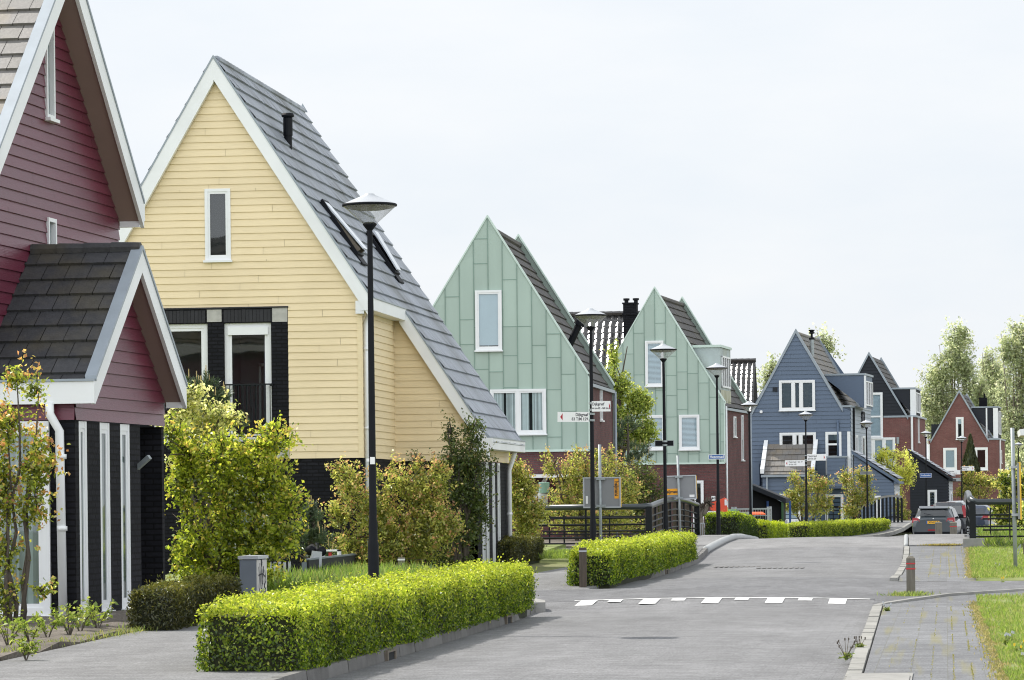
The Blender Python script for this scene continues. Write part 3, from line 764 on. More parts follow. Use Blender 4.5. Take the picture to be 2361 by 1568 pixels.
    def deep(x0, x1, z0, z1, seed, lbl, mull=()):
        wd = window(h, Fb, x0, x1, z0, z1, o=-.14, fw=.085, proud=.08, fill='none', sash=.06, sill=False, label=lbl, mull=mull, seed=seed)
        for c in list(wd.children):
            if c.name.startswith('room'): bpy.data.objects.remove(c)
        rm = MB()                                         # a room seen through the glass
        rm.box(x0 - .2, x1 + .2, 2.2, 2.25, z0 - .1, z1 + .1); rm.box(x0 - .2, x1 + .2, .16, 2.2, z0 - .1, z0 - .02); rm.box(x0 - .2, x1 + .2, .16, 2.2, z1, z1 + .05)
        rm.box(x0 - .22, x0 - .2, .16, 2.2, z0, z1); rm.box(x1 + .2, x1 + .22, .16, 2.2, z0, z1)
        rm.build('room', M['room'], wd)
        return wd
    d1 = deep(*w1, 5, 'tall balcony window with a pale roller blind box')
    m = MB(); fbox(m, Fb, .2, 1.03, 4.92, 5.08, -.06, -.03); m.build('blind_box', M['white'], d1)
    m = MB()
    for x in (.42, .78): m.box(x, x + .05, 2.1, 2.16, 2.8, 4.4)
    m.box(.42, .83, 2.1, 2.16, 4.36, 4.42); m.build('door_frame', M['white'], d1)
    m = MB()
    for i in range(5): x = .88 + i * .03; m.poly([(x, .35 + .02 * (i % 2), 2.8), (x + .03, .35 + .02 * ((i + 1) % 2), 2.8), (x + .03, .35 + .02 * ((i + 1) % 2), 5.0), (x, .35 + .02 * (i % 2), 5.0)], 0, (.5, .45, .6))
    m.build('curtain', M['curtain'], d1)
    deep(*w2, 6, 'tall window half hidden by the red porch roof')
    window(h, front(.02), w0[0], w0[1], w0[2], w0[3], o=-.1, fill='curtain', sill=True)
    m = MB(); m.bar((.12, -.08, 3.91), (1.12, -.08, 3.91), .03, .03)
    m.bar((.12, -.08, 2.86), (1.12, -.08, 2.86), .025, .025)
    for k in range(11): x = .16 + k * .092; m.bar((x, -.08, 2.86), (x, -.08, 3.91), .014, .014)
    for x in (.13, 1.11): m.bar((x, -.085, 3.9), (x, .0, 3.9), .05, .05)
    m.build('balcony_rail', M['rail'], h)
    # white verge boards with the metal drip edge
    m = MB()
    yv = -.16
    rake_board(m, (0, AZ - .02), (3.2, zr(3.2) - .02), yv, yv + .12, .45)
    rake_board(m, (0, AZ - .02), (-3.1, zl(-3.1) - .02), yv, yv + .12, .50)
    m.box(2.86, 3.03, yv + .014, yv + .10, 5.30, 5.56); m.box(3.033, 3.24, yv - .012, 4.05, 5.36, 5.60)                 # eaves box on the side
    m.poly([(2.95, yv, 5.362), (3.04, yv, 5.362), (3.04, 4.1, 5.362), (2.95, 4.1, 5.362)])
    rake_board(m, (3.10, zr(3.10) - .02), (5.0, zr(5.0) - .02), 3.95, 4.07, .42)
    m.box(4.66, 4.86, 3.965, 4.08, 2.55, 2.83); m.box(4.863, 5.08, 3.935, 9.7, 2.60, 2.84); m.poly([(4.7, 3.96, 2.604), (4.87, 3.96, 2.604), (4.87, 9.6, 2.604), (4.7, 9.6, 2.604)])
    m.build('verge_board', M['fascia'], h)
    m = MB()
    for a, b, y in (((0, AZ), (3.22, zr(3.22)), yv), ((0, AZ), (-3.12, zl(-3.12)), yv), ((3.12, zr(3.12)), (5.06, zr(5.06)), 3.95)):
        m.hexa([(a[0], y - .012, a[1] - .03), (b[0], y - .012, b[1] - .03), (b[0], y + .05, b[1] - .03), (a[0], y + .05, a[1] - .03), (a[0], y - .012, a[1] + .035), (b[0], y - .012, b[1] + .035), (b[0], y + .05, b[1] + .035), (a[0], y + .05, a[1] + .035)])
    m.box(3.16, 3.26, yv, 4.0, 5.60, 5.625); m.box(4.96, 5.10, 3.95, 9.7, 2.84, 2.865)
    m.hexa([(-.05, 9.66, AZ - .1), (5.0, 9.66, zr(5.0) - .1), (5.0, 9.72, zr(5.0) - .1), (-.05, 9.72, AZ - .1), (-.05, 9.66, AZ + .06), (5.0, 9.66, zr(5.0) + .06), (5.0, 9.72, zr(5.0) + .06), (-.05, 9.72, AZ + .06)])
    m.poly([(-.10, 9.69, AZ - .05), (.12, 9.69, AZ - .05), (0, 9.69, AZ + .16)])
    m.build('metal_edge', M['steel_edge'], h)
    U = Vector((0, 1, 0)); V = Vector((1, 0, -SR)); sl_ = math.hypot(1, SR); th_ = .045
    roof_tiles((0, yv + .05, AZ), U, V, 9.8, 3.2 * sl_, .378, .33, th_, M['slate'], h)
    roof_tiles((3.2, 4.0, zr(3.2)), U, V, 5.64, 1.86 * sl_, .378, .33, th_, M['slate'], h)
    roof_tiles((0, yv + .05, AZ), U, Vector((-1, 0, -SL)), 9.8, 3.12 * math.hypot(1, SL), .378, .33, th_, M['slate'], h)
    ridge_caps((0, yv + .32, AZ - .015), (0, 9.6, AZ - .015), .085, .33, M['slate'], h)
    pn = Vector((SR, 0, 1)).normalized()
    def hit(px, py, lift=0):
        p = on_plane(px, py, Vector(h.location) + Vector((0, 0, AZ)) + pn * lift, pn); return p - Vector(h.location)
    # roof vent
    b = hit(664, 335); m = MB(); z = b.z - .38
    m.lathe(b.x, b.y, [(.085, z), (.085, z + .58), (.10, z + .58), (.10, z + .94), (.09, z + .96), (.125, z + .97), (.135, z + .99), (.135, z + 1.01), (.11, z + 1.05), (.0, z + 1.06)], 18)
    m.build('roof_vent', M['pole'], h, smooth=False)
    # two roof windows, the front one ajar
    for i, (c0, ln, lift) in enumerate(((hit(741, 468), 1.36, .16), (hit(846, 540), 1.10, .0))):
        a = c0.y; w_ = .72; vv = V.normalized(); uu = U
        def Q(u, s, k): return c0 + uu * u + vv * s + pn * k
        m = MB()
        for (u0, u1, s0, s1) in ((-w_/2, -w_/2 + .07, 0, ln), (w_/2 - .07, w_/2, 0, ln), (-w_/2 + .07, w_/2 - .07, 0, .08), (-w_/2 + .07, w_/2 - .07, ln - .08, ln)):
            m.hexa([Q(u0, s0, .0), Q(u1, s0, .0), Q(u1, s1, .0), Q(u0, s1, .0), Q(u0, s0, .10), Q(u1, s0, .10), Q(u1, s1, .10), Q(u0, s1, .10)])
        m.hexa([Q(-w_/2 + .02, ln, .03), Q(w_/2 - .02, ln, .03), Q(w_/2 - .02, ln + .22, .03), Q(-w_/2 + .02, ln + .22, .03), Q(-w_/2 + .02, ln, .055), Q(w_/2 - .02, ln, .055), Q(w_/2 - .02, ln + .22, .065), Q(-w_/2 + .02, ln + .22, .065)])
        sk = m.build('skylight', M['pole'], h); sk['label'] = ['roof window tilted open', 'closed roof window further back'][i]
        g = MB(); k0, k1 = (.02, .02 + lift * 2.2) if lift else (.085, .085)
        if lift:
            k0 = -.02; k1 = .17
        g.hexa([Q(-w_/2 + .09, .06, .09 + k0), Q(w_/2 - .09, .06, .09 + k0), Q(w_/2 - .09, ln - .04, .05 + k1), Q(-w_/2 + .09, ln - .04, .05 + k1), Q(-w_/2 + .09, .06, .12 + k0), Q(w_/2 - .09, .06, .12 + k0), Q(w_/2 - .09, ln - .04, .08 + k1), Q(-w_/2 + .09, ln - .04, .08 + k1)])
        g.build('pane', M['skyglass'], sk)
        if lift:
            g = MB()
            for u in (-w_/2 + .10, w_/2 - .12): g.hexa([Q(u, .06, .02), Q(u + .02, .06, .02), Q(u + .02, ln - .06, .0), Q(u, ln - .06, .0), Q(u, .06, .06), Q(u + .02, .06, .06), Q(u + .02, ln - .06, .18), Q(u, ln - .06, .18)])
            g.build('sash', M['bark_pale'], sk)
    pipe(h, [(3.12, .25, 5.40), (3.05, .22, 5.25), (3.02, .14, 5.12), (3.02, .14, .1)], .05, brackets=(1.2, 3.0, 4.6))
    pipe(h, [(4.93, 9.0, 2.62), (4.9, 9.0, 2.5), (4.79, 9.0, 2.2), (4.79, 9.0, .1)], .055, brackets=(1.2,))
    for s in (4.9, 5.55, 6.6, 7.5):
        window(h, right(lx - .2), s, s + .35, .06, 2.34, fw=.05, proud=.22, fill='curtain', sill=False, sash=0)
    return h
M['skyglass'] = plain('roof_window_glass', (.62, .66, .72), .12, .03, 2, spec=1.0)
YH = yellow_house()

# ---------------------------------------------------------------- red house with porch
def red_house():
    a = -math.radians(2.5)
    h = thing('red_house', 'dark red boarded house at the left edge with brown soffits and a gabled porch', 'house', (-11.78, 41.59, .12), a)
    # local: x to the right (towards the street), y away; main gable faces +x
    Y0, Y1, YM, ZR, SLP = -.35, 6.2, 2.92, 8.63, .906            # main body
    ZE = ZR - SLP * (YM - Y0)
    # main wall, boards; plane x=0
    Fr = right(0.0)
    off = .22
    fl = lambda z: max(Y0, YM - (ZR - off - z) / SLP) if z > ZE - off else Y0
    fr = lambda z: min(Y1, YM + (ZR - off - z) / SLP) if z > ZE - off else Y1
    slots = [(2.78, 3.14, 6.47, 7.88), (2.78, 3.14, 4.0, 5.16)]
    m = MB(); clad(m, Fr, 2.9, ZR - off - .02, .147, fl, fr, slots, .022, tv=.10)
    m.poly([(-.15, Y0, 2.9), (-.15, Y1, 2.9), (-.15, Y1, ZE), (-.15, YM, ZR - off), (-.15, Y0, ZE)], 0, (.5, .5, .5))
    m.poly([(0, Y1, 2.9), (-9, Y1, 2.9), (-9, Y1, ZE), (0, Y1, ZE)]); 
    clad(m, front(Y0), 2.9, ZE, .147, lambda z: -9, lambda z: 0, (), .022, tv=.1)
    # porch gable boards
    px, p0, p1, pm, pz, ps = 1.2, 0.0, 4.1, 2.1, 4.66, .80
    pl = lambda z: max(p0, pm - (pz - .14 - z) / ps); pr = lambda z: min(p1, pm + (pz - .14 - z) / ps)
    clad(m, right(px), 2.43, pz - .16, .155, pl, pr, (), .022, tv=.10)
    m.poly([(px - .005, p0, 2.43), (px - .005, p1, 2.43), (px - .005, p1, 2.62), (px - .005, pm, pz - .15), (px - .005, p0, 2.62)])
    clad(m, front(p0), 2.43, 2.80, .155, lambda z: -3, lambda z: px, (), .022)
    m.build('wall', M['red'], h)
    # white slot frames in the gable
    for (s0, s1, z0, z1), lb in zip(slots, ('tall narrow white window slot high in the red gable', 'short narrow white window slot above the porch ridge')):
        window(h, right(-.13), s0, s1, z0, z1, fw=.05, proud=.17, fill='dark', sash=0, label=lb)
    # main roof, verge boards, soffit (overhang .75 towards the street)
    ov = .36
    foot0, foot1 = (Y0 - .05, ZR - SLP * (YM - Y0 + .05)), (Y1 + .05, ZR - SLP * (Y1 + .05 - YM))
    m = MB()
    for (fy, fz) in (foot0, foot1):
        m.hexa([(ov - .05, YM, ZR - .34), (ov - .05, fy, fz - .34), (ov, fy, fz - .34), (ov, YM, ZR - .34), (ov - .05, YM, ZR), (ov - .05, fy, fz), (ov, fy, fz), (ov, YM, ZR)])
    m.box(.02, ov - .052, foot1[0] - .06, foot1[0] - .01, foot1[1] - .33, foot1[1] - .06)     # boxed end
    m.box(.02, ov - .052, foot0[0] + .01, foot0[0] + .06, foot0[1] - .33, foot0[1] - .06)
    m.box(-9, ov, foot1[0], foot1[0] + .04, foot1[1] - .24, foot1[1] - .02); m.box(-9, ov, foot0[0] - .04, foot0[0], foot0[1] - .24, foot0[1] - .02)
    # porch verge
    po = px + .29; f0 = (p0 - .08, pz - ps * (pm - p0 + .08)); f1 = (p1 + .12, pz - ps * (p1 + .12 - pm))
    for (fy, fz) in (f0, f1):
        m.hexa([(po - .05, pm, pz - .30), (po - .05, fy, fz - .30), (po, fy, fz - .30), (po, pm, pz - .30), (po - .05, pm, pz), (po - .05, fy, fz), (po, fy, fz), (po, pm, pz)])
    m.box(-3.0, po - .001, f0[0] - .05, f0[0], f0[1] - .29, f0[1] - .02); m.box(px + .02, po - .052, f1[0] - .06, f1[0] - .01, f1[1] - .29, f1[1] - .06)
    m.build('verge_board', M['fascia'], h)
    m = MB()
    for (fy, fz) in (foot0, foot1): m.poly([(0, YM, ZR - .30), (ov - .05, YM, ZR - .30), (ov - .05, fy, fz - .30), (0, fy, fz - .30)])
    for (fy, fz) in (f0, f1): m.poly([(px, pm, pz - .26), (po - .05, pm, pz - .26), (po - .05, fy, fz - .26), (px, fy, fz - .26)])
    m.poly([(-3, f0[0], f0[1] - .28), (po - .06, f0[0], f0[1] - .28), (po - .06, p0, f0[1] - .28), (-3, p0, f0[1] - .28)])
    m.build('soffit', M['soffit'], h)
    m = MB()
    for x, (ay, az), ft in ((ov, (YM, ZR), foot0), (ov, (YM, ZR), foot1), (po, (pm, pz), f0), (po, (pm, pz), f1)):
        m.hexa([(x - .13, ay, az), (x - .13, ft[0], ft[1]), (x + .015, ft[0], ft[1]), (x + .015, ay, az), (x - .13, ay, az + .05), (x - .13, ft[0], ft[1] + .05), (x + .015, ft[0], ft[1] + .05), (x + .015, ay, az + .05)])
    m.box(-3, po, f0[0] - .07, f0[0] + .06, f0[1] - .018, f0[1] + .012)
    m.build('metal_edge', M['steel_edge'], h)
    q = math.hypot(1, SLP)
    roof_tiles((ov - .13, YM, ZR), (-1, 0, 0), (0, -1, -SLP), 9.6, (YM - foot0[0]) * q, .33, .30, .04, M['tile_sun'], h)
    roof_tiles((ov - .13, YM, ZR), (-1, 0, 0), (0, 1, -SLP), 9.6, (foot1[0] - YM) * q, .33, .30, .04, M['tile_sun'], h)
    q = math.hypot(1, ps)
    roof_tiles((po - .13, pm, pz), (-1, 0, 0), (0, -1, -ps), po - .12, (pm - f0[0] + .02) * q, .335, .30, .04, M['tile_red'], h, name='porch_roof', tv=.22)
    roof_tiles((po - .13, pm, pz), (-1, 0, 0), (0, 1, -ps), po - .12, (f1[0] - pm) * q, .335, .30, .04, M['tile_red'], h, name='porch_roof', tv=.22)
    ridge_caps((po - .02, pm, pz + .015), (.05, pm, pz + .015), .085, .34, M['tile_red'], h)
    # ground floor: black brick piers, tall windows
    m = MB()
    m.box(-9, -1.6, p0 + .02, p0 + .3, 0, 2.43); m.box(-1.6, -.3, p0 + .2, p0 + .3, 0, 2.43)                                   # behind the big front window
    m.box(.88, px, p0, p0 + .10, 0, 2.43); m.box(.5, .95, p0 + .1, p0 + .35, 0, 2.4)                                                 # corner pier
    edges = [(p0 + .10, p0 + .17), (.53, 1.08), (1.53, 2.0), (2.45, 2.93)]
    for s0, s1 in edges[:1]: m.box(px - .24, px, s0, s1, 0, 2.42)
    for s0, s1 in edges[1:]: m.box(px - .24, px, s0, s1, 0, 2.42)
    m.box(px - .95, px - .9, 2.8, p1 - .05, 0, 2.42)                                      # back of the entrance niche
    m.box(px - .95, px - .0, p1 - .12, p1, 0, 2.42)
    m.box(-9, -.02, Y1 - .3, Y1 - .02, 0, 2.9); m.box(-.3, -.01, p1, Y1 - .02, 0, 2.9)
    m.build('brick_pier', M['bbrick'], h)
    m = MB(); m.box(px - .9, px + .25, 2.95, p1 - .15, -.02, .04); m.box(px + .01, px + .3, .2, 2.9, -.02, .03); m.build('threshold', M['stone'], h)
    for i, (s0, s1) in enumerate(((.17, .53), (1.08, 1.53), (2.0, 2.45))):
        window(h, right(px - .065), s0, s1, .05, 2.42, fw=.085, proud=.06, fill='curtain', sash=.05, label=('narrow floor to ceiling window, nearest the downpipe', 'narrow floor to ceiling window, middle of three', 'narrow floor to ceiling window beside the niche')[i])
    window(h, front(p0 + .06), -1.6, .88, .03, 2.42, o=.0, fw=.10, proud=.10, fill='curtain', sash=.05, label='wide window with a grey curtain behind the young tree')
    y = p0 - .08
    pipe(h, [(.92, f0[0] - .04, f0[1] - .28), (.93, f0[0] - .06, f0[1] - .42), (1.03, y, f0[1] - .62), (1.05, y, .0)], .055, brackets=(1.1, 1.98))
    return h
RH = red_house()
m = MB()
t = atX(325, 1075, -10.42)
m.box(t.x - .1, t.x - .04, t.y - .05, t.y + .05, t.z - .08, t.z + .05); m.bar((t.x - .05, t.y, t.z - .02), (t.x + .13, t.y - .06, t.z + .12), .06, .06)
tag(m.build('wall_spotlight', M['galv']), 'small silver wall spotlight on the black brick beside the red porch niche', 'spotlight')
# ---------------------------------------------------------------- green metal houses
def green_house(label, loc, rz, ZA, SL, XR_, ZB, depth, wins, dormer=False, seed=1, zg=0.0, side_wins=(), downpipe_white=False):
    r = random.Random(seed)
    h = thing('green_house', label, 'house', loc, rz, 'pale green metal gabled houses')
    XL_ = -XR_; ZE = ZA - SL * XR_
    F = front(0); cw = .443
    lim = lambda x: ZA - SL * abs(x)
    m = MB(); rb = MB()
    x = -cw * 8; cols = []
    while x < XR_ - .01:
        a, b = max(x, XL_), min(x + cw, XR_)
        if b - a > .05: cols.append((a, b))
        x += cw
    for a, b in cols:
        z = ZB; first = True
        ztop = max(lim(a), lim(b)); cut = ZB + r.uniform(.35, 1.3)
        while z < ztop - .02:
            e = min(cut, ztop); t = r.uniform(.94, 1.05)
            pts = []
            def cl(x_, z_): return min(z_, lim(x_) - .02)
            zs0 = (cl(a, z), cl(b, z)); zs1 = [cl(a, e), cl(b, e)]
            if a < 0 < b: pts = [F(a, zs0[0], .0), F(b, zs0[1], 0), F(b, zs1[1], 0), F(0, cl(0, e), 0), F(a, zs1[0], 0)]
            else:
                pts = [F(a, zs0[0], 0), F(b, zs0[1], 0), F(b, zs1[1], 0)]
                # kink where the roof line crosses the top edge
                lo, hi = (a, b) if a >= 0 else (b, a)
                if lim(lo) > e > lim(hi): pts.append(F((ZA - e) / SL * (1 if a >= 0 else -1), e - .02, 0))
                pts.append(F(a, zs1[0], 0))
            dz = .004 * r.random()
            m.poly([(p[0], p[1] - dz, p[2]) for p in pts], 0, (t, t, t * .995))
            if e < ztop - .03 and e < min(lim(a), lim(b)):
                fbox(rb, F, a, b, e - .011, e + .011, -.01, .013)
            z = e; cut = e + r.uniform(.7, 2.0)
        if abs(a) > .02 or True:
            zt = lim(a) - .03
            if zt > ZB + .05: fbox(rb, F, a - .010, a + .010, ZB, zt, -.01, .024)
    # parapet back and body
    T = .22
    m.poly([(XL_, T, ZB), (XR_, T, ZB), (XR_, T, ZE), (0, T, ZA), (XL_, T, ZE)])
    for s in (-1, 1):
        m.poly([(0, 0, ZA - .01), (s * XR_, 0, ZE - .01), (s * XR_, T, ZE - .01), (0, T, ZA - .01)]); m.poly([(s * XR_, 0, ZB), (s * XR_, T, ZB), (s * XR_, T, ZE), (s * XR_, 0, ZE)])
    m.build('wall', M['zinc'], h); rb.build('seam', M['zinc_rib'], h); m = MB()
    D = depth
    m.poly([(XL_, D, 2), (XR_, D, 2), (XR_, D, ZE), (0, D, ZA), (XL_, D, ZE)]); m.poly([(XL_, D - T, ZE - .6), (XR_, D - T, ZE - .6), (XR_, D - T, ZE), (0, D - T, ZA), (XL_, D - T, ZE)], 0, (.62, .62, .62))
    m.build('wall', M['zinc'], h)
    for y0, y1 in ((-.03, T + .03), (D - T - .03, D + .03)):
        m = MB()
        for s in (-1, 1):
            m.hexa([(0, y0, ZA - .06), (s * XR_ * 1.01, y0, ZE - .06 - SL * .03), (s * XR_ * 1.01, y1, ZE - .06 - SL * .03), (0, y1, ZA - .06), (0, y0, ZA + .02), (s * XR_ * 1.01, y0, ZE + .02 - SL * .03), (s * XR_ * 1.01, y1, ZE + .02 - SL * .03), (0, y1, ZA + .02)])
        if y0 < 0: m.box(XR_ - .03, XR_ + .02, -.03, .03, ZB, ZE); m.box(XL_, XR_, -.03, .02, ZB - .04, ZB + .03)
        m.build('edge_trim', M['zinc_edge'], h)
    sunk = .36
    q = math.hypot(1, SL); O = (0, T, ZA - sunk * 1.1)
    for s in (-1, 1):
        roof_tiles(O, (0, 1, 0), (s, 0, -SL), D - 2 * T, (XR_ + .02) * q - .25, .36, .33, .05, M['tile_brown'], h)
    ridge_caps((0, T, O[2] + .03), (0, D - T, O[2] + .03), .11, .33, M['tile_brown'], h)
    m = MB()                                                 # brick: ground floor and side walls
    m.poly([(XL_, .03, zg - .3), (XR_, .03, zg - .3), (XR_, .03, ZB), (XL_, .03, ZB)])
    m.poly([(XR_ - .03, .03, zg - .3), (XR_ - .03, D, zg - .3), (XR_ - .03, D, ZE - .35), (XR_ - .03, .03, ZE - .35)])
    m.poly([(XL_ + .03, .03, zg - .3), (XL_ + .03, D, zg - .3), (XL_ + .03, D, ZE - .3), (XL_ + .03, .03, ZE - .3)])
    m.poly([(XL_, D - .03, zg - .3), (XR_, D - .03, zg - .3), (XR_, D - .03, 3), (XL_, D - .03, 3)])
    m.build('brick_wall', M['brick'], h)
    m = MB(); m.box(XR_ - .06, XR_ + .06, T, D - .05, ZE - .36, ZE - .26); m.build('gutter', M['steel_edge'], h)
    for i, (x0, x1, z0, z1, fill, mu) in enumerate(wins):
        window(h, front(-.002), x0, x1, z0, z1, o=.012, fw=.07, proud=.075, fill=fill, mull=mu, seed=seed * 7 + i)
    for (s0, s1, z0, z1) in side_wins:
        window(h, right(XR_ - .03), s0, s1, z0, z1, o=.0, fw=.05, proud=.05, fill='dark', sash=0, seed=seed)
    m = MB(); m.tube([(XR_ + .05, .16, ZE - .2), (XR_ + .05, .16, zg)], .04, 8); m.build('downpipe', M['galv' if not downpipe_white else 'white'], h, smooth=True)
    m = MB(); m.tube([(XR_ + .06, D - .15, ZE - .3), (XR_ + .06, D - .15, zg)], .05, 8); m.build('downpipe', M['steel_edge'], h, smooth=True)
    return h
G1 = green_house('pale green metal house nearest the yellow house, with a curtained double window', (-13.80, 105.09, 0), 0, 10.22, 1.60, 3.06, 3.02, 7.95,
    [(-.395, .42, 6.10, 7.93, 'shade', ()), (.03, 1.75, 3.53, 4.90, 'drapes', (.89,))], seed=4, side_wins=[(3.6, 4.1, 4.0, 5.05)])
p = Vector((0, 0, 0))
m = MB(); vx, vz = 2.30, 10.22 - 1.6 * 2.30 - .38              # tilted flue on the roof of the near green house
m.tube([(vx - .1, 1.6, vz - .1), (vx + .34, 1.6, vz + .82)], .11, 10); m.tube([(vx + .30, 1.6, vz + .74), (vx + .40, 1.6, vz + .96)], .17, 10)
m.build('flue', M['pole'], G1)
m = MB(); m.box(1.0, 3.2, -1.7, -.0, 2.18, 2.28); m.bar((1.2, -1.6, 1.0), (1.85, -1.0, 2.2), .09, .09); m.box(3.0, 3.1, -1.7, -1.6, 0, 2.2); m.build('canopy', M['white'], G1)

G2 = green_house('pale green metal house with a grey roof dormer, behind the mailbox', (-11.74, 141.63, -.2), -math.radians(4.6), 10.38, 1.66, 2.84, 3.15, 7.5,
    [(-.40, .36, 6.32, 8.18, 'blind', ()), (.97, 1.81, 3.71, 5.13, 'blind', ()), (-.34, .39, 3.73, 5.14, 'blind', ()), (1.51, 1.95, .0, 2.44, 'dark', ())],
    dormer=True, seed=9, side_wins=[(2.7, 3.3, 4.25, 5.1), (5.0, 5.5, 3.3, 5.2)], downpipe_white=True)
def dormer(h, x0, x1, y0, y1, z0, z1, zs, mat, front_mat, win, trim='zinc_edge', nm=4):
    """box dormer on the right slope: cheek polygon at y0, face at x1"""
    m = MB()
    zb0 = zs(x0); zb1 = z0
    for y in (y0, y1): m.poly([(x0, y, zb0 - .1), (x1, y, zb1), (x1, y, z1), (x0, y, z1)])
    m.poly([(x1 - .01, y0, z0), (x1 - .01, y1, z0), (x1 - .01, y1, z1), (x1 - .01, y0, z1)]); m.poly([(x0, y0, z1), (x1, y0, z1), (x1, y1, z1), (x0, y1, z1)])
    d = m.build('dormer', mat, h)
    m = MB(); m.box(x0 - .05, x1 + .06, y0 - .06, y1 + .06, z1, z1 + .10); m.build('dormer_edge', M[trim], d)
    if win:
        m = MB(); s0, s1, a, b = win; X = x1
        fbox(m, right(X), s0, s0 + .07, a, b, 0, .06); fbox(m, right(X), s1 - .07, s1, a, b, 0, .06); fbox(m, right(X), s0, s1, a, a + .07, 0, .057); fbox(m, right(X), s0, s1, b - .07, b, 0, .057)
        for k in range(1, nm): q = s0 + (s1 - s0) * k / nm; fbox(m, right(X), q - .05, q + .05, a, b, 0, .054)
        wv = m.build('window', front_mat, d); m = MB(); fquad(m, right(X), s0, s1, a, b, .02); m.build('pane', M['glass_dark'], wv)
        m = MB(); fquad(m, right(X), s0, s1, a, b, .008); m.build('room', M['dark'], wv)
    return d
dormer(G2, 1.55, 2.62, .35, 3.4, 5.15, 7.88, lambda x: 10.38 - 1.66 * x - .4, M['zinc_grey'], M['white'], (.75, 3.1, 6.25, 7.55))
m = MB(); fquad(m, right(2.625), .38, 3.37, 5.15, 6.15, .012); m.build('stained_panel', plain('stained_panel', (.42, .42, .33), .7, .2, 1.5, stretch=(6, 6, .5), dirt=(.22, .22, .08), dirt_scale=2, dirt_amt=.7), G2)
sx = G2
m = MB(); fquad(m, front(.03), 2.26, 2.42, 1.62, 1.80, .02, 0); 
np_ = m.build('house_number', M['signwhite'], G2); np_['label'] = 'white house number plate reading 60'

# ---------------------------------------------------------------- text
def text_mesh(body, size, align='LEFT', bold=0.0, sx_=1.0):
    cu = bpy.data.curves.new('lettering', 'FONT'); cu.body = body; cu.size = size; cu.align_x = align; cu.align_y = 'CENTER'; cu.offset = bold; cu.resolution_u = 2
    ob = bpy.data.objects.new('lettering', cu); col.objects.link(ob)
    dg = bpy.context.evaluated_depsgraph_get(); me = bpy.data.meshes.new_from_object(ob.evaluated_get(dg))
    bpy.data.objects.remove(ob); bpy.data.curves.remove(cu)
    if sx_ != 1.0: me.transform(Matrix.Scale(sx_, 4, (1, 0, 0)))
    return me
def lettering(body, size, parent, loc, mat, align='LEFT', bold=0.0, sx_=1.0, rot=0.0, ry=0.0):
    me = text_mesh(body, size, align, bold, sx_); me.materials.append(mat)
    o = bpy.data.objects.new('lettering', me); col.objects.link(o); o.parent = parent
    o.location = loc; o.rotation_euler = (PI / 2, ry, rot); return o
lettering('60', .15, np_, (2.34, .005, 1.71), M['signtext'], 'CENTER', .003)

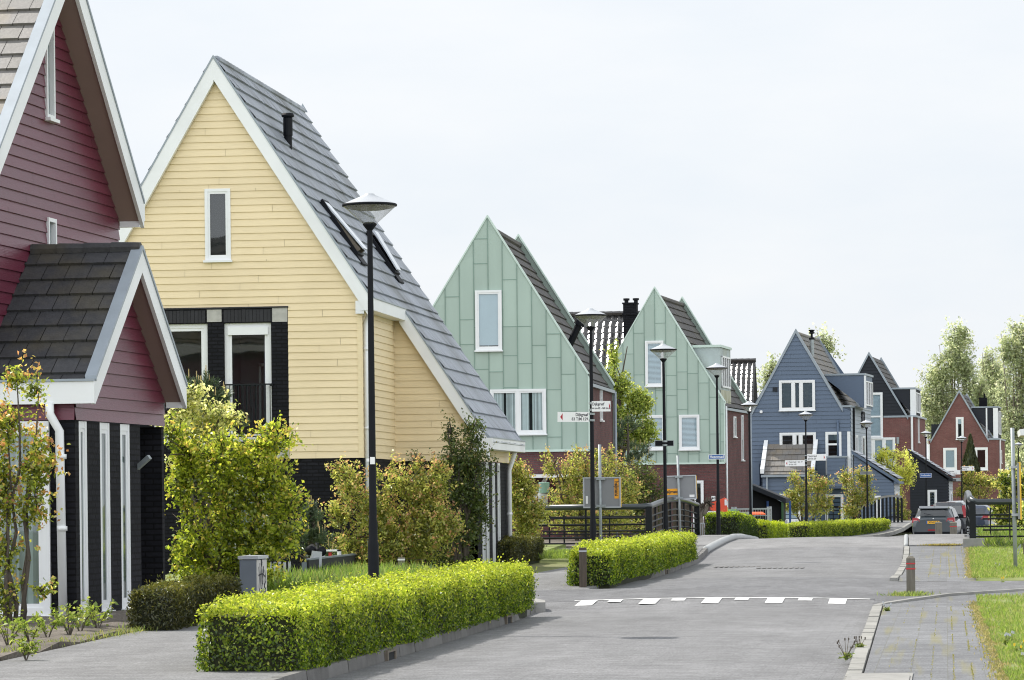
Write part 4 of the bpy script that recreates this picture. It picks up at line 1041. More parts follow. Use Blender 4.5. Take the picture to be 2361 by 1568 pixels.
# ---------------------------------------------------------------- blue house
def blue_house():
    h = thing('blue_house', 'slate blue boarded house with a white double gable window and a tiled porch', 'house', (-7.67, 181.45, -.25), -math.radians(5.3))
    o = .25; ZA = 10.28 + o; SR = 1.72; SL = 1.80; xl_, xr_, D = -2.38, 2.81, 9.1
    ER = 2.38; ZER = ZA - SR * ER; EL = -2.1; ZEL = ZA + SL * EL
    zfl = 6.42
    fl = lambda z: max(xl_, -(ZA - .12 - z) / SL) if z > zfl else xl_
    fr = lambda z: min(ER, (ZA - .12 - z) / SR) if z > zfl else xr_
    F = front(0); m = MB()
    clad(m, F, 0, ZA - .15, .215, fl, fr, (), .03, tv=.04)
    m.poly([(xl_, .02, 0), (xr_, .02, 0), (xr_, .02, zfl), (ER, .02, zfl), (0, .02, ZA - .2), (xl_, .02, zfl)], 0, (.6, .6, .6))
    m.build('wall', M['blue'], h)
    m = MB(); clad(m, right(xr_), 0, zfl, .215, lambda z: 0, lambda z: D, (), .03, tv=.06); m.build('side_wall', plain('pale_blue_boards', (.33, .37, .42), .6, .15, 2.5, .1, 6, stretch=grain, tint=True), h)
    m = MB(); clad(m, left(xl_), 0, zfl, .215, lambda z: 0, lambda z: D, (), .03, joints=False); m.build('wall', M['blue'], h); m = MB(); m.poly([(xl_, D, 0), (xr_, D, 0), (xr_, D, zfl), (0, D, ZA), (xl_, D, zfl)]); m.build('wall', M['blue'], h)
    m = MB()
    for y0, y1 in ((-.08, .16), (D - .16, D + .08)):
        rake_board(m, (0, ZA + .03), (ER + .03, ZA - SR * (ER + .03) + .03), y0, y1, .24); rake_board(m, (0, ZA + .03), (-2.35, ZA - SL * 2.35 + .03), y0, y1, .24)
    m.box(ER, xr_ + .05, -.06, D, zfl, zfl + .10)
    m.build('verge_board', M['steel_edge'], h)
    q = math.hypot(1, SR)
    roof_tiles((0, .16, ZA - .22), (0, 1, 0), (1, 0, -SR), D - .32, ER * q, .36, .33, .05, M['tile_sun'], h); roof_tiles((0, .16, ZA - .22), (0, 1, 0), (-1, 0, -SL), D - .32, 2.35 * math.hypot(1, SL), .36, .33, .05, M['tile_sun'], h)
    ridge_caps((0, .2, ZA - .2), (0, D - .2, ZA - .2), .1, .33, M['tile_sun'], h)
    m = MB(); c = (.62, 1.6); zb = ZA - SR * .62
    m.lathe(c[0], c[1], [(.12, zb - .5), (.12, zb + .60)], 10, 0); m.lathe(c[0], c[1], [(.15, zb + .58), (.15, zb + .68), (.06, zb + .70), (.06, zb + .88), (.16, zb + .90), (.16, zb + .96), (.10, zb + .98), (.18, zb + 1.09), (.0, zb + 1.11)], 10, 1)
    m.build('flue', [M['galv'], M['pole']], h)
    z0 = .25
    window(h, F, -.90, .98, 6.05 + z0, 7.62 + z0, o=.02, fw=.10, proud=.09, mull=(-.16, .25), fill='shade', glass='glass_dark', seed=1, label='double gable window with tiles mirrored in its glass')
    window(h, F, -.90, 1.0, 4.0 + z0, 4.89 + z0, o=.02, fw=.10, proud=.09, mull=(-.12, .2), fill='dark', glass='glass_dark', seed=2)
    window(h, F, 1.50, 2.33, 3.51 + z0, 4.90 + z0, o=.02, fw=.10, proud=.09, trans=(4.25 + z0,), fill='half', glass='glass_dark', seed=3)
    # box bay below the right window with a white post
    m = MB(); clad(m, front(-.7), 2.3, 3.55 + z0, .215, lambda z: 1.65, lambda z: 2.6, (), .03); clad(m, right(2.6), 2.3, 3.55 + z0, .215, lambda z: -.7, lambda z: .1, (), .03); m.box(1.65, 2.58, -.68, .0, 2.2, 3.5 + z0); b = m.build('bay', M['blue'], h)
    m = MB(); m.box(1.6, 2.66, -.76, .05, 3.55 + z0, 3.63 + z0); m.build('bay_cap', M['steel_edge'], b)
    m = MB(); m.box(1.50, 1.64, -.1, -.0, 2.9, 3.6 + z0); m.box(2.64, 2.80, -.12, .0, 1.2, 4.9 + z0); m.build('white_post', M['white'], h)
    pipe(h, [(2.15, -.07, 5.5 + z0), (2.15, -.07, 3.6 + z0)], .06, M['blue'])
    m = MB(); m.tube([(xr_ + .08, .8, zfl), (xr_ + .08, .8, 0)], .06, 8); m.build('downpipe', M['pole'], h)
    window(h, right(xr_), 1.6, 2.5, 3.9, 5.0, fw=.08, proud=.1, fill='dark', label='small white side window'); 
    window(h, right(xr_), 4.6, 5.8, 2.6, 5.0, fw=.08, proud=.1, fill='dark'); window(h, right(xr_), 4.6, 5.6, 5.5, 6.3, fw=.08, proud=.1, fill='dark', frame_mat=M['black_board'])
    m = MB(); fbox(m, F, -1.24, -1.0, 7.05 + z0, 7.28 + z0, 0, .08); m.build('vent_grille', M['black_board'], h)
    m = MB(); m.tube([(-1.86, -.02, 6.0 + z0), (-1.86, -.13, 6.0 + z0)], [.09, .07], 10); m.build('wall_lamp', M['white'], h)
    # porch with a tiled roof sloping to the camera
    m = MB(); Y1, zt, zb = -1.55, 4.30 + z0, 2.71 + z0
    pxl, pxr = -1.72, 1.10
    d = roof_tiles((pxl + .2, -.05, zt), (1, 0, 0), (0, Y1 + .05, zb - zt), pxr - pxl - .4, math.hypot(Y1, zt - zb), .40, .33, .05, M['tile_sun'], h, name='porch_roof')
    for x0, x1 in ((pxl, pxl + .2), (pxr - .2, pxr)):
        for k in range(3):
            f = lambda t: (Y1 - .04) * t; g = lambda t: zt + .12 + (zb - zt) * t
            t0, t1 = k / 3, (k + 1) / 3 - .02
            m.hexa([(x0, f(t0) - .04, g(t0) - .1), (x1, f(t0) - .04, g(t0) - .1), (x1, f(t1) - .04, g(t1) - .1), (x0, f(t1) - .04, g(t1) - .1), (x0, f(t0) - .04, g(t0) + .10), (x1, f(t0) - .04, g(t0) + .10), (x1, f(t1) - .04, g(t1) + .14), (x0, f(t1) - .04, g(t1) + .14)])
    m.build('porch_verge', M['fascia'], h)
    m = MB(); clad(m, front(Y1 + .1), .0, zb - .05, .215, lambda z: pxl + .1, lambda z: pxr - .08, (), .03)
    F3 = right(pxr - .08)
    zz = lambda s: zb + (zt - zb) * (s - Y1) / (-Y1)
    clad(m, F3, 0, zt - .1, .215, lambda z: max(Y1 + .1, Y1 + (z + .1 - zb) / (zt - zb) * (-Y1)), lambda z: 0.0, (), .03)
    m.box(pxl + .1, pxr - .12, Y1 + .2, 0, 0, zb - .1)
    m.build('porch_wall', M['blue'], h)
    m = MB(); m.box(pxl + .05, pxr, Y1 - .12, Y1 + .02, zb - .14, zb - .02); m.tube([(pxl + .35, Y1 - .04, zb - .1), (pxl + .35, Y1 - .04, 0)], .05, 8); m.build('porch_gutter', M['steel_edge'], h)
    window(h, front(Y1 + .1), -.95, .35, .5, 1.95, fw=.10, proud=.08, fill='shade', label='window of the porch behind the bush'); window(h, F, 1.45, 2.4, .4, 1.9, fw=.1, proud=.08, fill='dark')
    m = MB(); m.box(pxl - .9, pxl - .2, -.5, 0, 2.4, 3.3 + z0); m.build('bay', M['blue'], h); 
    # dark dormer at the right
    d = dormer(h, 1.3, 3.35, 1.6, 5.4, 6.4, 7.88 + z0, lambda x: ZA - SR * x - .2, M['blue'], M['white'], (1.8, 5.2, 6.55, 7.6 + z0), 'steel_edge', 3)
    m = MB(); fbox(m, right(3.35), 1.55, 1.75, 6.4, 7.85 + z0, .0, .09); m.build('white_trim', M['white'], d)
    return h
BH = blue_house()
# lean-to shed of the blue house by the far bridge
def shed(name, label, loc, rz, w, d, ze, zr_, wallm, roofm, win, side, cat='shed', door=None):
    h = thing(name, label, cat, loc, rz)
    m = MB(); clad(m, front(0), 0, zr_, .16, lambda z: 0 if z < zr_ else 0, lambda z: w if z < ze else w * max(.0, (zr_ - z) / (zr_ - ze)), (), .03, joints=False)
    m.poly([(0, .03, 0), (w, .03, 0), (w, .03, ze), (0, .03, zr_)]); m.poly([(0, d, 0), (w, d, 0), (w, d, ze), (0, d, zr_)]); m.poly([(0, 0, 0), (0, d, 0), (0, d, zr_), (0, 0, zr_)])
    m.build('wall', wallm, h)
    m = MB(); clad(m, right(w), 0, ze, .16, lambda z: 0, lambda z: d, (), .03, joints=False); m.build('side_wall', side, h)
    m = MB(); m.hexa([(-.1, -.15, zr_ + .08), (w + .25, -.15, ze - .02), (w + .25, -.02, ze - .02), (-.1, -.02, zr_ + .08), (-.1, -.15, zr_ + .24), (w + .25, -.15, ze + .14), (w + .25, -.02, ze + .14), (-.1, -.02, zr_ + .24)]); m.box(w + .0, w + .22, -.1, d, ze - .02, ze + .1); m.build('roof_edge', wallm, h)
    V = Vector((w + .3, 0, ze - zr_)); roof_tiles((-.1, -.15, zr_ + .24), (0, 1, 0), V, d + .2, V.length, .36, .33, .04, roofm, h)
    if win:
        for (x0, x1, z0, z1) in win: window(h, front(0), x0, x1, z0, z1, fw=.09, proud=.07, fill='curtain', glass='glass_dark')
    if door: window(h, right(w), door[0], door[1], .05, 1.95, fw=.09, proud=.07, fill='curtain', label='white glazed side door', name='door')
    return h
P0 = atY(1968, 1040, 172)
sh = plain('pale_grey_boards', (.36, .38, .40), .6, .15, 2.5, .1, 6, stretch=grain, tint=True)
shed('blue_shed', 'low slate blue lean-to shed with tiled roof beside the arched footbridge', (P0.x, 172, -.2), -math.radians(4), 1.95, 3.2, 2.35, 3.75, M['blue'], M['slate'], [(1.0, 1.3, .3, 1.75)], sh, door=(.5, 1.8))
P0 = atY(2097, 1100, 196)
shed('black_shed', 'black boarded garden shed with a tall white framed window behind the parked cars', (P0.x, 196, -.2), -math.radians(4), 2.15, 3.2, 2.55, 4.1, M['black_board'], M['slate'], [(.98, 1.5, .1, 2.05)], sh, door=(.8, 2.0))

# ---------------------------------------------------------------- dark topped house and far brick house
def dark_house():
    o = .25
    h = thing('dark_gabled_house', 'house with a black boarded gable over red brick walls, behind the lime green tree', 'house', (-4.48, 209.06, -.25), -math.radians(3.9))
    ZA, SR, SL, D = 10.17 + o, 1.71, 1.85, 8.4; xr_ = 2.70; xl_ = -2.2; ZB = 6.28 + o
    m = MB(); clad(m, front(0), ZB, ZA - .1, .2, lambda z: max(xl_, -(ZA - .1 - z) / SL), lambda z: (ZA - .1 - z) / SR, (), .025, tv=.12)
    m.poly([(xl_, .03, ZB), (2.3, .03, ZB), (0, .03, ZA - .1)]); m.build('gable', M['black_board'], h); m = MB(); m.poly([(xl_, D, ZB), (2.3, D, ZB), (0, D, ZA - .1)]); m.build('gable', M['black_board'], h)
    m = MB(); m.poly([(xl_, 0, 0), (xr_, 0, 0), (xr_, 0, ZB), (xl_, 0, ZB)]); m.poly([(xr_, 0, 0), (xr_, D, 0), (xr_, D, ZB), (xr_, 0, ZB)]); m.poly([(xl_, 0, 0), (xl_, D, 0), (xl_, D, ZB), (xl_, 0, ZB)]); m.poly([(xl_, D, 0), (xr_, D, 0), (xr_, D, ZB), (xl_, D, ZB)])
    m.build('brick_wall', M['brick2'], h)
    m = MB()
    rake_board(m, (0, ZA + .03), (2.3, ZA - SR * 2.3 + .03), -.08, .14, .2); rake_board(m, (0, ZA + .03), (-2.2, ZA - SL * 2.2 + .03), -.08, .14, .2); rake_board(m, (0, ZA + .03), (2.3, ZA - SR * 2.3 + .03), D - .1, D + .1, .2); rake_board(m, (0, ZA + .03), (-2.2, ZA - SL * 2.2 + .03), D - .1, D + .1, .2)
    m.box(.83, 2.8, -.05, .03, ZB - .05, ZB + .06); m.box(2.28, 2.8, .03, D, ZB - .05, ZB + .06)
    m.build('verge_board', M['steel_edge'], h)
    for s, S_ in ((1, SR), (-1, SL)): roof_tiles((0, .14, ZA - .2), (0, 1, 0), (s, 0, -S_), D - .24, 2.3 * math.hypot(1, S_), .36, .33, .05, M['tile_brown'], h)
    F = front(0)
    window(h, F, -.1, .79, 5.01 + o, 7.74 + o, fw=.10, proud=.1, trans=(6.3 + o,), fill='blind', label='tall white window across gable and brick'); window(h, F, -.4, 1.52, 3.3, 5.04 + o, fw=.12, proud=.1, mull=(.2, .85), fill='blind')
    m = MB(); m.tube([(2.52, -.07, ZB), (2.52, -.07, 0)], .07, 8); m.build('downpipe', M['white'], h)
    window(h, right(xr_), 2.2, 2.8, 5.0, 6.6, fw=.08, proud=.06, sash=0); window(h, right(xr_), .9, 1.5, 3.3, 4.4, fw=.08, proud=.06, sash=0); window(h, right(xr_), 1.0, 1.6, .3, 2.4, fw=.08, proud=.06, sash=0)
    d = dormer(h, 1.2, 2.68, .25, 4.6, ZB + .05, 7.92 + o, lambda x: ZA - SR * x - .2, M['black_board'], M['white'], (.75, 4.4, ZB + .25, 7.75 + o), 'steel_edge', 3)
    m = MB(); fbox(m, right(2.68), .22, .72, ZB + .05, 7.9 + o, 0, .05); fbox(m, front(.24), 2.42, 2.70, ZB + .05, 7.9 + o, 0, .04); m.build('white_trim', M['white'], d)
    m = MB(); m.box(1.6, 1.75, -.12, 0, 4.9, 5.3); m.build('wall_lamp', M['galv'], h)
    return h
dark_house()
def brick_house():
    o = .25
    h = thing('red_brick_house', 'far red brick gabled house with a black dormer in front of the willow trees', 'house', (1.08, 264.2, -.25), -math.radians(4))
    ZA, S, D = 9.46 + o, 1.75, 9; ER = 2.14; xl_, xr_ = -2.33, 2.90; ZE = ZA - S * ER
    m = MB(); F = front(0)
    m.poly([(xl_, 0, 0), (xr_, 0, 0), (xr_, 0, ZE), (ER, 0, ZE), (0, 0, ZA - .05), (-ER, 0, ZE), (xl_, 0, ZE)])
    m.poly([(xl_, D, 0), (xr_, D, 0), (xr_, D, ZE), (ER, D, ZE), (0, D, ZA - .05), (-ER, D, ZE), (xl_, D, ZE)]); m.poly([(xr_, 0, 0), (xr_, D, 0), (xr_, D, ZE), (xr_, 0, ZE)]); m.poly([(xl_, 0, 0), (xl_, D, 0), (xl_, D, ZE), (xl_, 0, ZE)])
    m.build('wall', M['brick2'], h)
    m = MB()
    for s in (-1, 1):
        rake_board(m, (0, ZA + .04), (s * (ER + .05), ZE + .0), -.1, .2, .2); rake_board(m, (0, ZA + .04), (s * (ER + .05), ZE), D - .2, D + .1, .2)
    m.box(ER, xr_ + .08, -.06, D, ZE - .02, ZE + .10); m.box(xl_ - .08, -ER, -.06, D, ZE - .02, ZE + .10); m.box(xl_, xr_, -.06, .0, 2.6 + o, 2.85 + o)
    m.build('stone_edge', M['steel_edge'], h)
    for s in (1, -1): roof_tiles((0, .2, ZA - .2), (0, 1, 0), (s, 0, -S), D - .4, ER * math.hypot(1, S), .36, .33, .05, M['tile_brown'], h)
    window(h, F, -.27, .31, 5.76 + o, 7.44 + o, fw=.12, proud=.08, fill='half', seed=4); window(h, F, -1.24, -.22, 3.46 + o, 5.13 + o, fw=.15, proud=.08, fill='blind', label='bedroom window with pale closed blind'); window(h, F, 1.12, 2.10, 3.43 + o, 5.13 + o, fw=.15, proud=.08, fill='dark', glass='glass_dark')
    d = dormer(h, .9, 2.85, .5, 4.5, ZE + .1, 8.13 + o, lambda x: ZA - S * x - .2, M['black_board'], M['white'], (.9, 4.2, ZE + .4, 7.9 + o), 'steel_edge', 3)
    m = MB(); fbox(m, front(.5), 2.5, 2.86, ZE + .1, 8.1 + o, 0, .05); fbox(m, front(.5), 1.95, 2.06, ZE + .1, 8.1 + o, 0, .05); m.build('white_trim', M['white'], d)
    m = MB(); m.poly([(-2.3, 1, ZE + .1), (-.75, 1, ZE + .1), (-.75, 1, ZA - S * .75), (-1.0, 1, 7.6)]); m.box(-2.2, -1.0, 1, 4, ZE + .1, 7.2); m.build('dormer', M['black_board'], h)
    m = MB(); m.box(1.15, 1.75, 5.5, 6.2, 7.5, 9.3); m.box(1.5, 1.62, 5.6, 5.8, 9.3, 9.6); m.build('chimney', M['bbrick'], h)
    for x in (3.0,): m = MB(); m.tube([(x, .4, ZE), (x, .4, 0)], .07, 8); m.build('downpipe', M['white'], h)
    m = MB(); m.tube([(-2.3, -.06, ZE - .3), (-2.3, -.06, 1.5)], .06, 8); m.build('downpipe', M['white'], h)
    window(h, right(xr_), 2.5, 3.4, 4.2, 5.2, fw=.12, proud=.08, sash=0, label='small side window standing open')
    return h
brick_house()
# row houses further back: only their glazed tile roofs show
def back_house(label, x0, x1, y, zr_, zlow, d=9.0, chimney=None, seed=1, small=None):
    h = thing('terraced_house', label, 'house', ((x0 + x1) / 2, y, 0), 0, 'houses behind with glazed roofs')
    w = (x1 - x0) / 2; ze = zlow
    m = MB(); m.poly([(-w, .2, -.3), (w, .2, -.3), (w, .2, ze), (-w, .2, ze)]); m.poly([(-w, d, -.3), (w, d, -.3), (w, d, ze), (-w, d, ze)])
    for x in (-w, w): m.poly([(x, .2, -.3), (x, d, -.3), (x, d, ze), (x, d / 2, zr_ - .1), (x, .2, ze)])
    m.build('wall', M['bbrick'] if seed == 2 else M['brick'], h)
    # wavy pantiles
    def pan(y0, z0, y1, z1):
        m = MB(); n = int(2 * w / .075); S = math.hypot(y1 - y0, z1 - z0); k = max(1, int(S / .36))
        for i in range(k):
            for j in range(n):
                a, b = -w + 2 * w * j / n, -w + 2 * w * (j + 1) / n
                fz = lambda x: .035 * math.sin((x + w) * 2 * PI / .30)
                ya, yb = y0 + (y1 - y0) * i / k, y0 + (y1 - y0) * (i + 1) / k; za, zb = z0 + (z1 - z0) * i / k, z0 + (z1 - z0) * (i + 1) / k
                m.poly([(a, ya, za + fz(a)), (b, ya, za + fz(b)), (b, yb, zb + fz(b) + .06), (a, yb, zb + fz(a) + .06)])
                m.poly([(a, yb, zb + fz(a) + .06), (b, yb, zb + fz(b) + .06), (b, yb, zb + fz(b)), (a, yb, zb + fz(a))])
        m.build('roof', M['tile_gloss'], h, smooth=False)
    pan(d / 2, zr_, -.3, ze - .1)
    pan(d / 2, zr_, d + .3, ze - .1)
    ridge_caps((-w, d / 2, zr_ + .05), (w, d / 2, zr_ + .05), .12, .33, M['tile_gloss'], h)
    if chimney:
        cx, cw_, zt = chimney; m = MB(); m.box(cx - cw_, cx + cw_, d / 2 - 1.2, d / 2 - .5, zr_ - 2.6, zt); m.box(cx - cw_ - .05, cx + cw_ + .05, d / 2 - 1.25, d / 2 - .45, zt - .5, zt - .42); m.box(cx - cw_ - .04, cx + cw_ + .04, d / 2 - 1.24, d / 2 - .46, zt, zt + .06)
        ch = m.build('chimney', M['bbrick'], h); m = MB()
        for x in (-.18, .24): m.lathe(cx + x, d / 2 - .85, [(.09, zt), (.09, zt + .16), (.14, zt + .17), (.14, zt + .26), (0, zt + .27)], 8)
        m.build('chimney_pot', M['pole'], ch)
    if small:
        m = MB(); m.box(*small); m.build('dormer', M['black_board'], h)
    return h
a = atY(1300, 728, 154); b = atY(1520, 728, 154); c0 = atY(1457, 700, 154)
back_house('house behind with a glazed black tile roof and black chimney, between the two green houses', a.x, b.x, 149.5, a.z, a.z - 5.5, chimney=(c0.x - (a.x + b.x) / 2, .30, atY(1457, 704, 154).z), seed=1)
a = atY(1640, 834, 205); b = atY(1741, 834, 205)
bh = back_house('house behind with a glazed black tile roof, between the green house and the blue house', a.x, b.x, 200.5, a.z, a.z - 5.0, seed=2)
m = MB(); m.box(-.55, .35, -.4, 1.2, a.z - 3.6, a.z - 1.9); m.build('chimney', M['bbrick'], bh)
# house at the right edge of the picture, only its gutter corner shows
g0 = atY(2350, 1004, 240); g1 = atY(2350, 985, 240)
h = thing('corner_house', 'brick house corner with a white gutter cut off by the right edge', 'house', (g0.x + .6, 240, -.25))
m = MB(); m.box(0, 8, 0, 8, 0, g0.z + .3); m.build('wall', M['brick2'], h)
m = MB(); m.hexa([(-.55, -.6, g0.z + .25), (8, -.6, g0.z + .25), (8, 8, g0.z + .25), (-.55, 8, g0.z + .25), (-.6, -.6, g1.z + .1), (8, -.6, g1.z + .9), (8, 8, g1.z + .9), (-.6, 8, g1.z + .1)]); m.build('gutter_box', M['fascia'], h)
# ---------------------------------------------------------------- street lamps
LAMPS = [(-6.39, 38.51, .12), (-6.46, 63.69, .15), (-6.33, 78.82, .14), (-6.38, 97.97, .12), (-6.59, 118.1, .02), (-5.59, 140.4, 0), (-3.52, 157.8, 0), (-1.03, 185.3, 0), (.91, 202.7, 0), (4.79, 231.4, 0)]
LLAB = ['black street lamp with a clear cone head, nearest one, in front of the yellow house',
        'black street lamp before the first green house carrying white arrow boards one above the other',
        'black street lamp with a dark double plate, behind the second hedge',
        'black street lamp with a blue street name plate, just left of the orange mailbox',
        'black street lamp at the left edge of the slate blue house, before the wire cage',
        'black street lamp before the tiled blue porch carrying two white arrow boards',
        'black street lamp at the arched footbridge with a small pale plate',
        'black street lamp with a blue street name plate above the grey parked car',
        'black street lamp left of the dark cypress with two white arrow boards',
        'black street lamp farthest away, at the right edge of the picture']
HT = 4.86
def make_lamp():
    t = thing('street_lamp', LLAB[0], 'street lamp', (0, 0, 0), 0, 'street lamps along the left side of the street')
    m = MB(); zc = HT - .42
    m.lathe(0, 0, [(.062, -.3), (.062, .9), (.052, .95), (.050, 1.15), (.043, 1.2), (.030, zc)], 16); m.build('pole', M['pole'], t, smooth=True)
    m = MB(); m.lathe(0, 0, [(.030, zc - .005), (.034, zc), (.078, zc + .055), (.080, zc + .068), (.052, zc + .088), (0, zc + .09)], 20); m.build('collar', M['pole'], t)
    m = MB(); zr_ = HT - .155; m.lathe(0, 0, [(.074, zc + .066), (.296, zr_)], 40); m.build('glass_cone', M['cone'], t, smooth=True)
    m = MB(); m.lathe(0, 0, [(.293, zr_ - .004), (.25, zr_ - .022), (.15, zr_ - .04), (0, zr_ - .045)], 40); m.build('louvre', M['louvre'], t, smooth=True)
    m = MB(); m.lathe(0, 0, [(.305, zr_), (.31, zr_ + .002), (.31, zr_ + .022), (.30, zr_ + .028)], 40); cp = m.build('rim', M['pole'], t, smooth=True)
    m = MB(); m.lathe(0, 0, [(.303, zr_ + .024), (.19, zr_ + .075), (.06, zr_ + .128), (.055, zr_ + .14), (.02, zr_ + .150), (0, zr_ + .15)], 40); m.build('cap', M['lampcap'], t, smooth=True)
    return t
LT = []
proto = make_lamp()
for i, (x, y, dz) in enumerate(LAMPS):
    o = proto if i == 0 else copy_tree(proto)
    o.location = (x, y, gz(y) + dz if y < 120 else .12); o['label'] = LLAB[i]
    o.rotation_euler = (math.radians((0, -.1, .35, .1, .5, .1, .4, .5, -.2, 0)[i]) * .0, math.radians((0, .3, -.2, 0, -.3, .2, -.3, -.3, .5, 0)[i]), rnd.uniform(0, 6))
    LT.append(o)

# stickers on the nearest lamp
m = MB(); p = atY(854, 1060, 38.45)
m.box(p.x - .045, p.x - .015, p.y - .01, p.y, p.z - .02, p.z + .015); m.box(p.x + .0, p.x + .05, p.y - .03, p.y, p.z - .05, p.z + .03)
tag(m.build('sticker', M['signwhite']), 'two small white stickers on the nearest lamp pole', 'sticker')

# ---------------------------------------------------------------- signs on the lamps
def board(name, label, cat, lamp, x0, x1, py0, py1, side, rows, arrow, mat='signwhite', txt='signtext', group=None, size=.10, tilt=0, border=None, dy=-.07, skew=0.0):
    """flat board fixed to a lamp; pixel rows give its height above the street"""
    X, Y = LAMPS[lamp][0], LAMPS[lamp][1]
    a, b = atY(x0, (py0 + py1) / 2, Y + dy), atY(x1, (py0 + py1) / 2, Y + dy); zt, zb = atY((x0 + x1) / 2, py0, Y).z, atY((x0 + x1) / 2, py1, Y).z
    w, hgt = b.x - a.x, zt - zb
    h = thing(name, label, cat, ((a.x + b.x) / 2, Y + dy, (zt + zb) / 2), 0, group)
    if tilt: h.rotation_euler = (0, math.radians(tilt), skew)
    m = MB(); m.box(-w/2, w/2, -.012, .012, -hgt/2, hgt/2); m.build('board', M[mat], h)
    if border:
        m = MB(); e = .012 if hgt < .3 else .02
        for q in ((-w/2, w/2, -hgt/2, -hgt/2 + e), (-w/2, w/2, hgt/2 - e, hgt/2), (-w/2, -w/2 + e, -hgt/2 + e, hgt/2 - e), (w/2 - e, w/2, -hgt/2 + e, hgt/2 - e)): m.box(q[0], q[1], -.016, -.0125, q[2], q[3])
        m.build('border', M[border], h)
    m = MB(); s = side
    for k in (-.32, .32):
        e = (w / 2) * -s
        m.box(min(e, X - h.location.x), max(e, X - h.location.x) + .0, -.0, .03, k * hgt - .015, k * hgt + .015)
        m.lathe(X - h.location.x, -dy, [(.055, k * hgt - .02), (.055, k * hgt + .02)], 10)
    m.build('bracket', M['galv'], h)
    if arrow:
        m = MB(); e = s * (w / 2 - .05); m.poly([(e, -.0135, 0), (e - s * .045, -.0135, hgt * .36), (e - s * .045, -.0135, -hgt * .36)]); m.build('arrow', M['signred'], h)
    for (body, x, z, sz, al) in rows: lettering(body, sz, h, (x * w / 2, -.0142, z * hgt / 2), M[txt], al, .0015, .82)
    return h
board('direction_sign', 'white arrow board reading Dijkgraaf 83 to 159, pointing left', 'direction sign', 1, 1285, 1357, 950, 973, -1,
      [('Dijkgraaf', .95, .44, .078, 'RIGHT'), ('83 T/M 159', .95, -.44, .078, 'RIGHT')], True, group='white arrow boards on the lamp posts', tilt=1.0)
board('direction_sign', 'white arrow board reading Dijkgraaf 64 to 82 and 160 to 176, pointing right', 'direction sign', 1, 1364, 1407, 925, 949, 1,
      [('Dijkgraaf', -.95, .42, .075, 'LEFT'), ('64 t/m 82 - 160 t/m 176', -.95, -.38, .046, 'LEFT')], False, group='white arrow boards on the lamp posts')
o = bpy.data.objects[-1] if False else None
board('direction_sign', 'white arrow board reading Heemraad 20 to 59, pointing right', 'direction sign', 5, 1860, 1904, 1047, 1062, 1,
      [('Heemraad', -.94, .42, .105, 'LEFT'), ('20 t/m 59', -.94, -.42, .105, 'LEFT')], True, group='white arrow boards on the lamp posts')
board('direction_sign', 'white arrow board reading Heemraad 1 to 19 and 60 to 102, pointing left', 'direction sign', 5, 1809, 1855, 1061, 1075, -1,
      [('Heemraad 1 t/m 19', -.62, .42, .085, 'LEFT'), ('60 t/m 102', -.62, -.42, .085, 'LEFT')], True, group='white arrow boards on the lamp posts')
board('direction_sign', 'white arrow board pointing right in front of the dark cypress', 'direction sign', 8, 2217, 2245, 1075, 1085, 1,
      [('Vredemaker', -.94, .42, .095, 'LEFT'), ('8 t/m 47', -.94, -.42, .095, 'LEFT')], True, group='white arrow boards on the lamp posts')
board('direction_sign', 'white arrow board pointing left under a far brick house window', 'direction sign', 8, 2179, 2213, 1084, 1094, -1,
      [('Vredemaker', -.70, .42, .09, 'LEFT'), ('21 t/m 57 - 100 t/m 115', -.70, -.42, .065, 'LEFT')], True, group='white arrow boards on the lamp posts')
board('street_name_sign', 'blue plate reading Heemraad with a white border', 'street sign', 3, 1633, 1671, 1048, 1059, 1, [('Heemraad', 0, 0, .115, 'CENTER')], False, 'signblue', 'signwhite', border='signwhite', dy=-.09)
board('street_name_sign', 'blue plate reading Vredemaker on the lamp before the black shed', 'street sign', 7, 2120, 2147, 1091, 1101, 1, [('Vredemaker', 0, 0, .13, 'CENTER')], False, 'signblue', 'signwhite', border='signwhite', dy=-.09)
board('name_plate', 'dark grey double plate seen from behind on the lamp pole', 'sign', 2, 1509, 1553, 1015, 1029, 1, [], False, 'pole', border='galv', dy=.09)
board('name_plate', 'small pale plate on the lamp pole by the footbridge', 'sign', 6, 1982, 2010, 1087, 1094, 1, [], False, 'signgrey', border='galv', dy=.09)
ds = [x for x in bpy.data.objects if x.name.startswith('direction_sign') and '64 to 82' in x.get('label', '')][0]
m = MB(); wv = .17; m.poly([(wv, -.0135, 0), (wv - .025, -.0135, .07), (wv - .025, -.0135, -.07)]); m.build('arrow', M['signred'], ds)

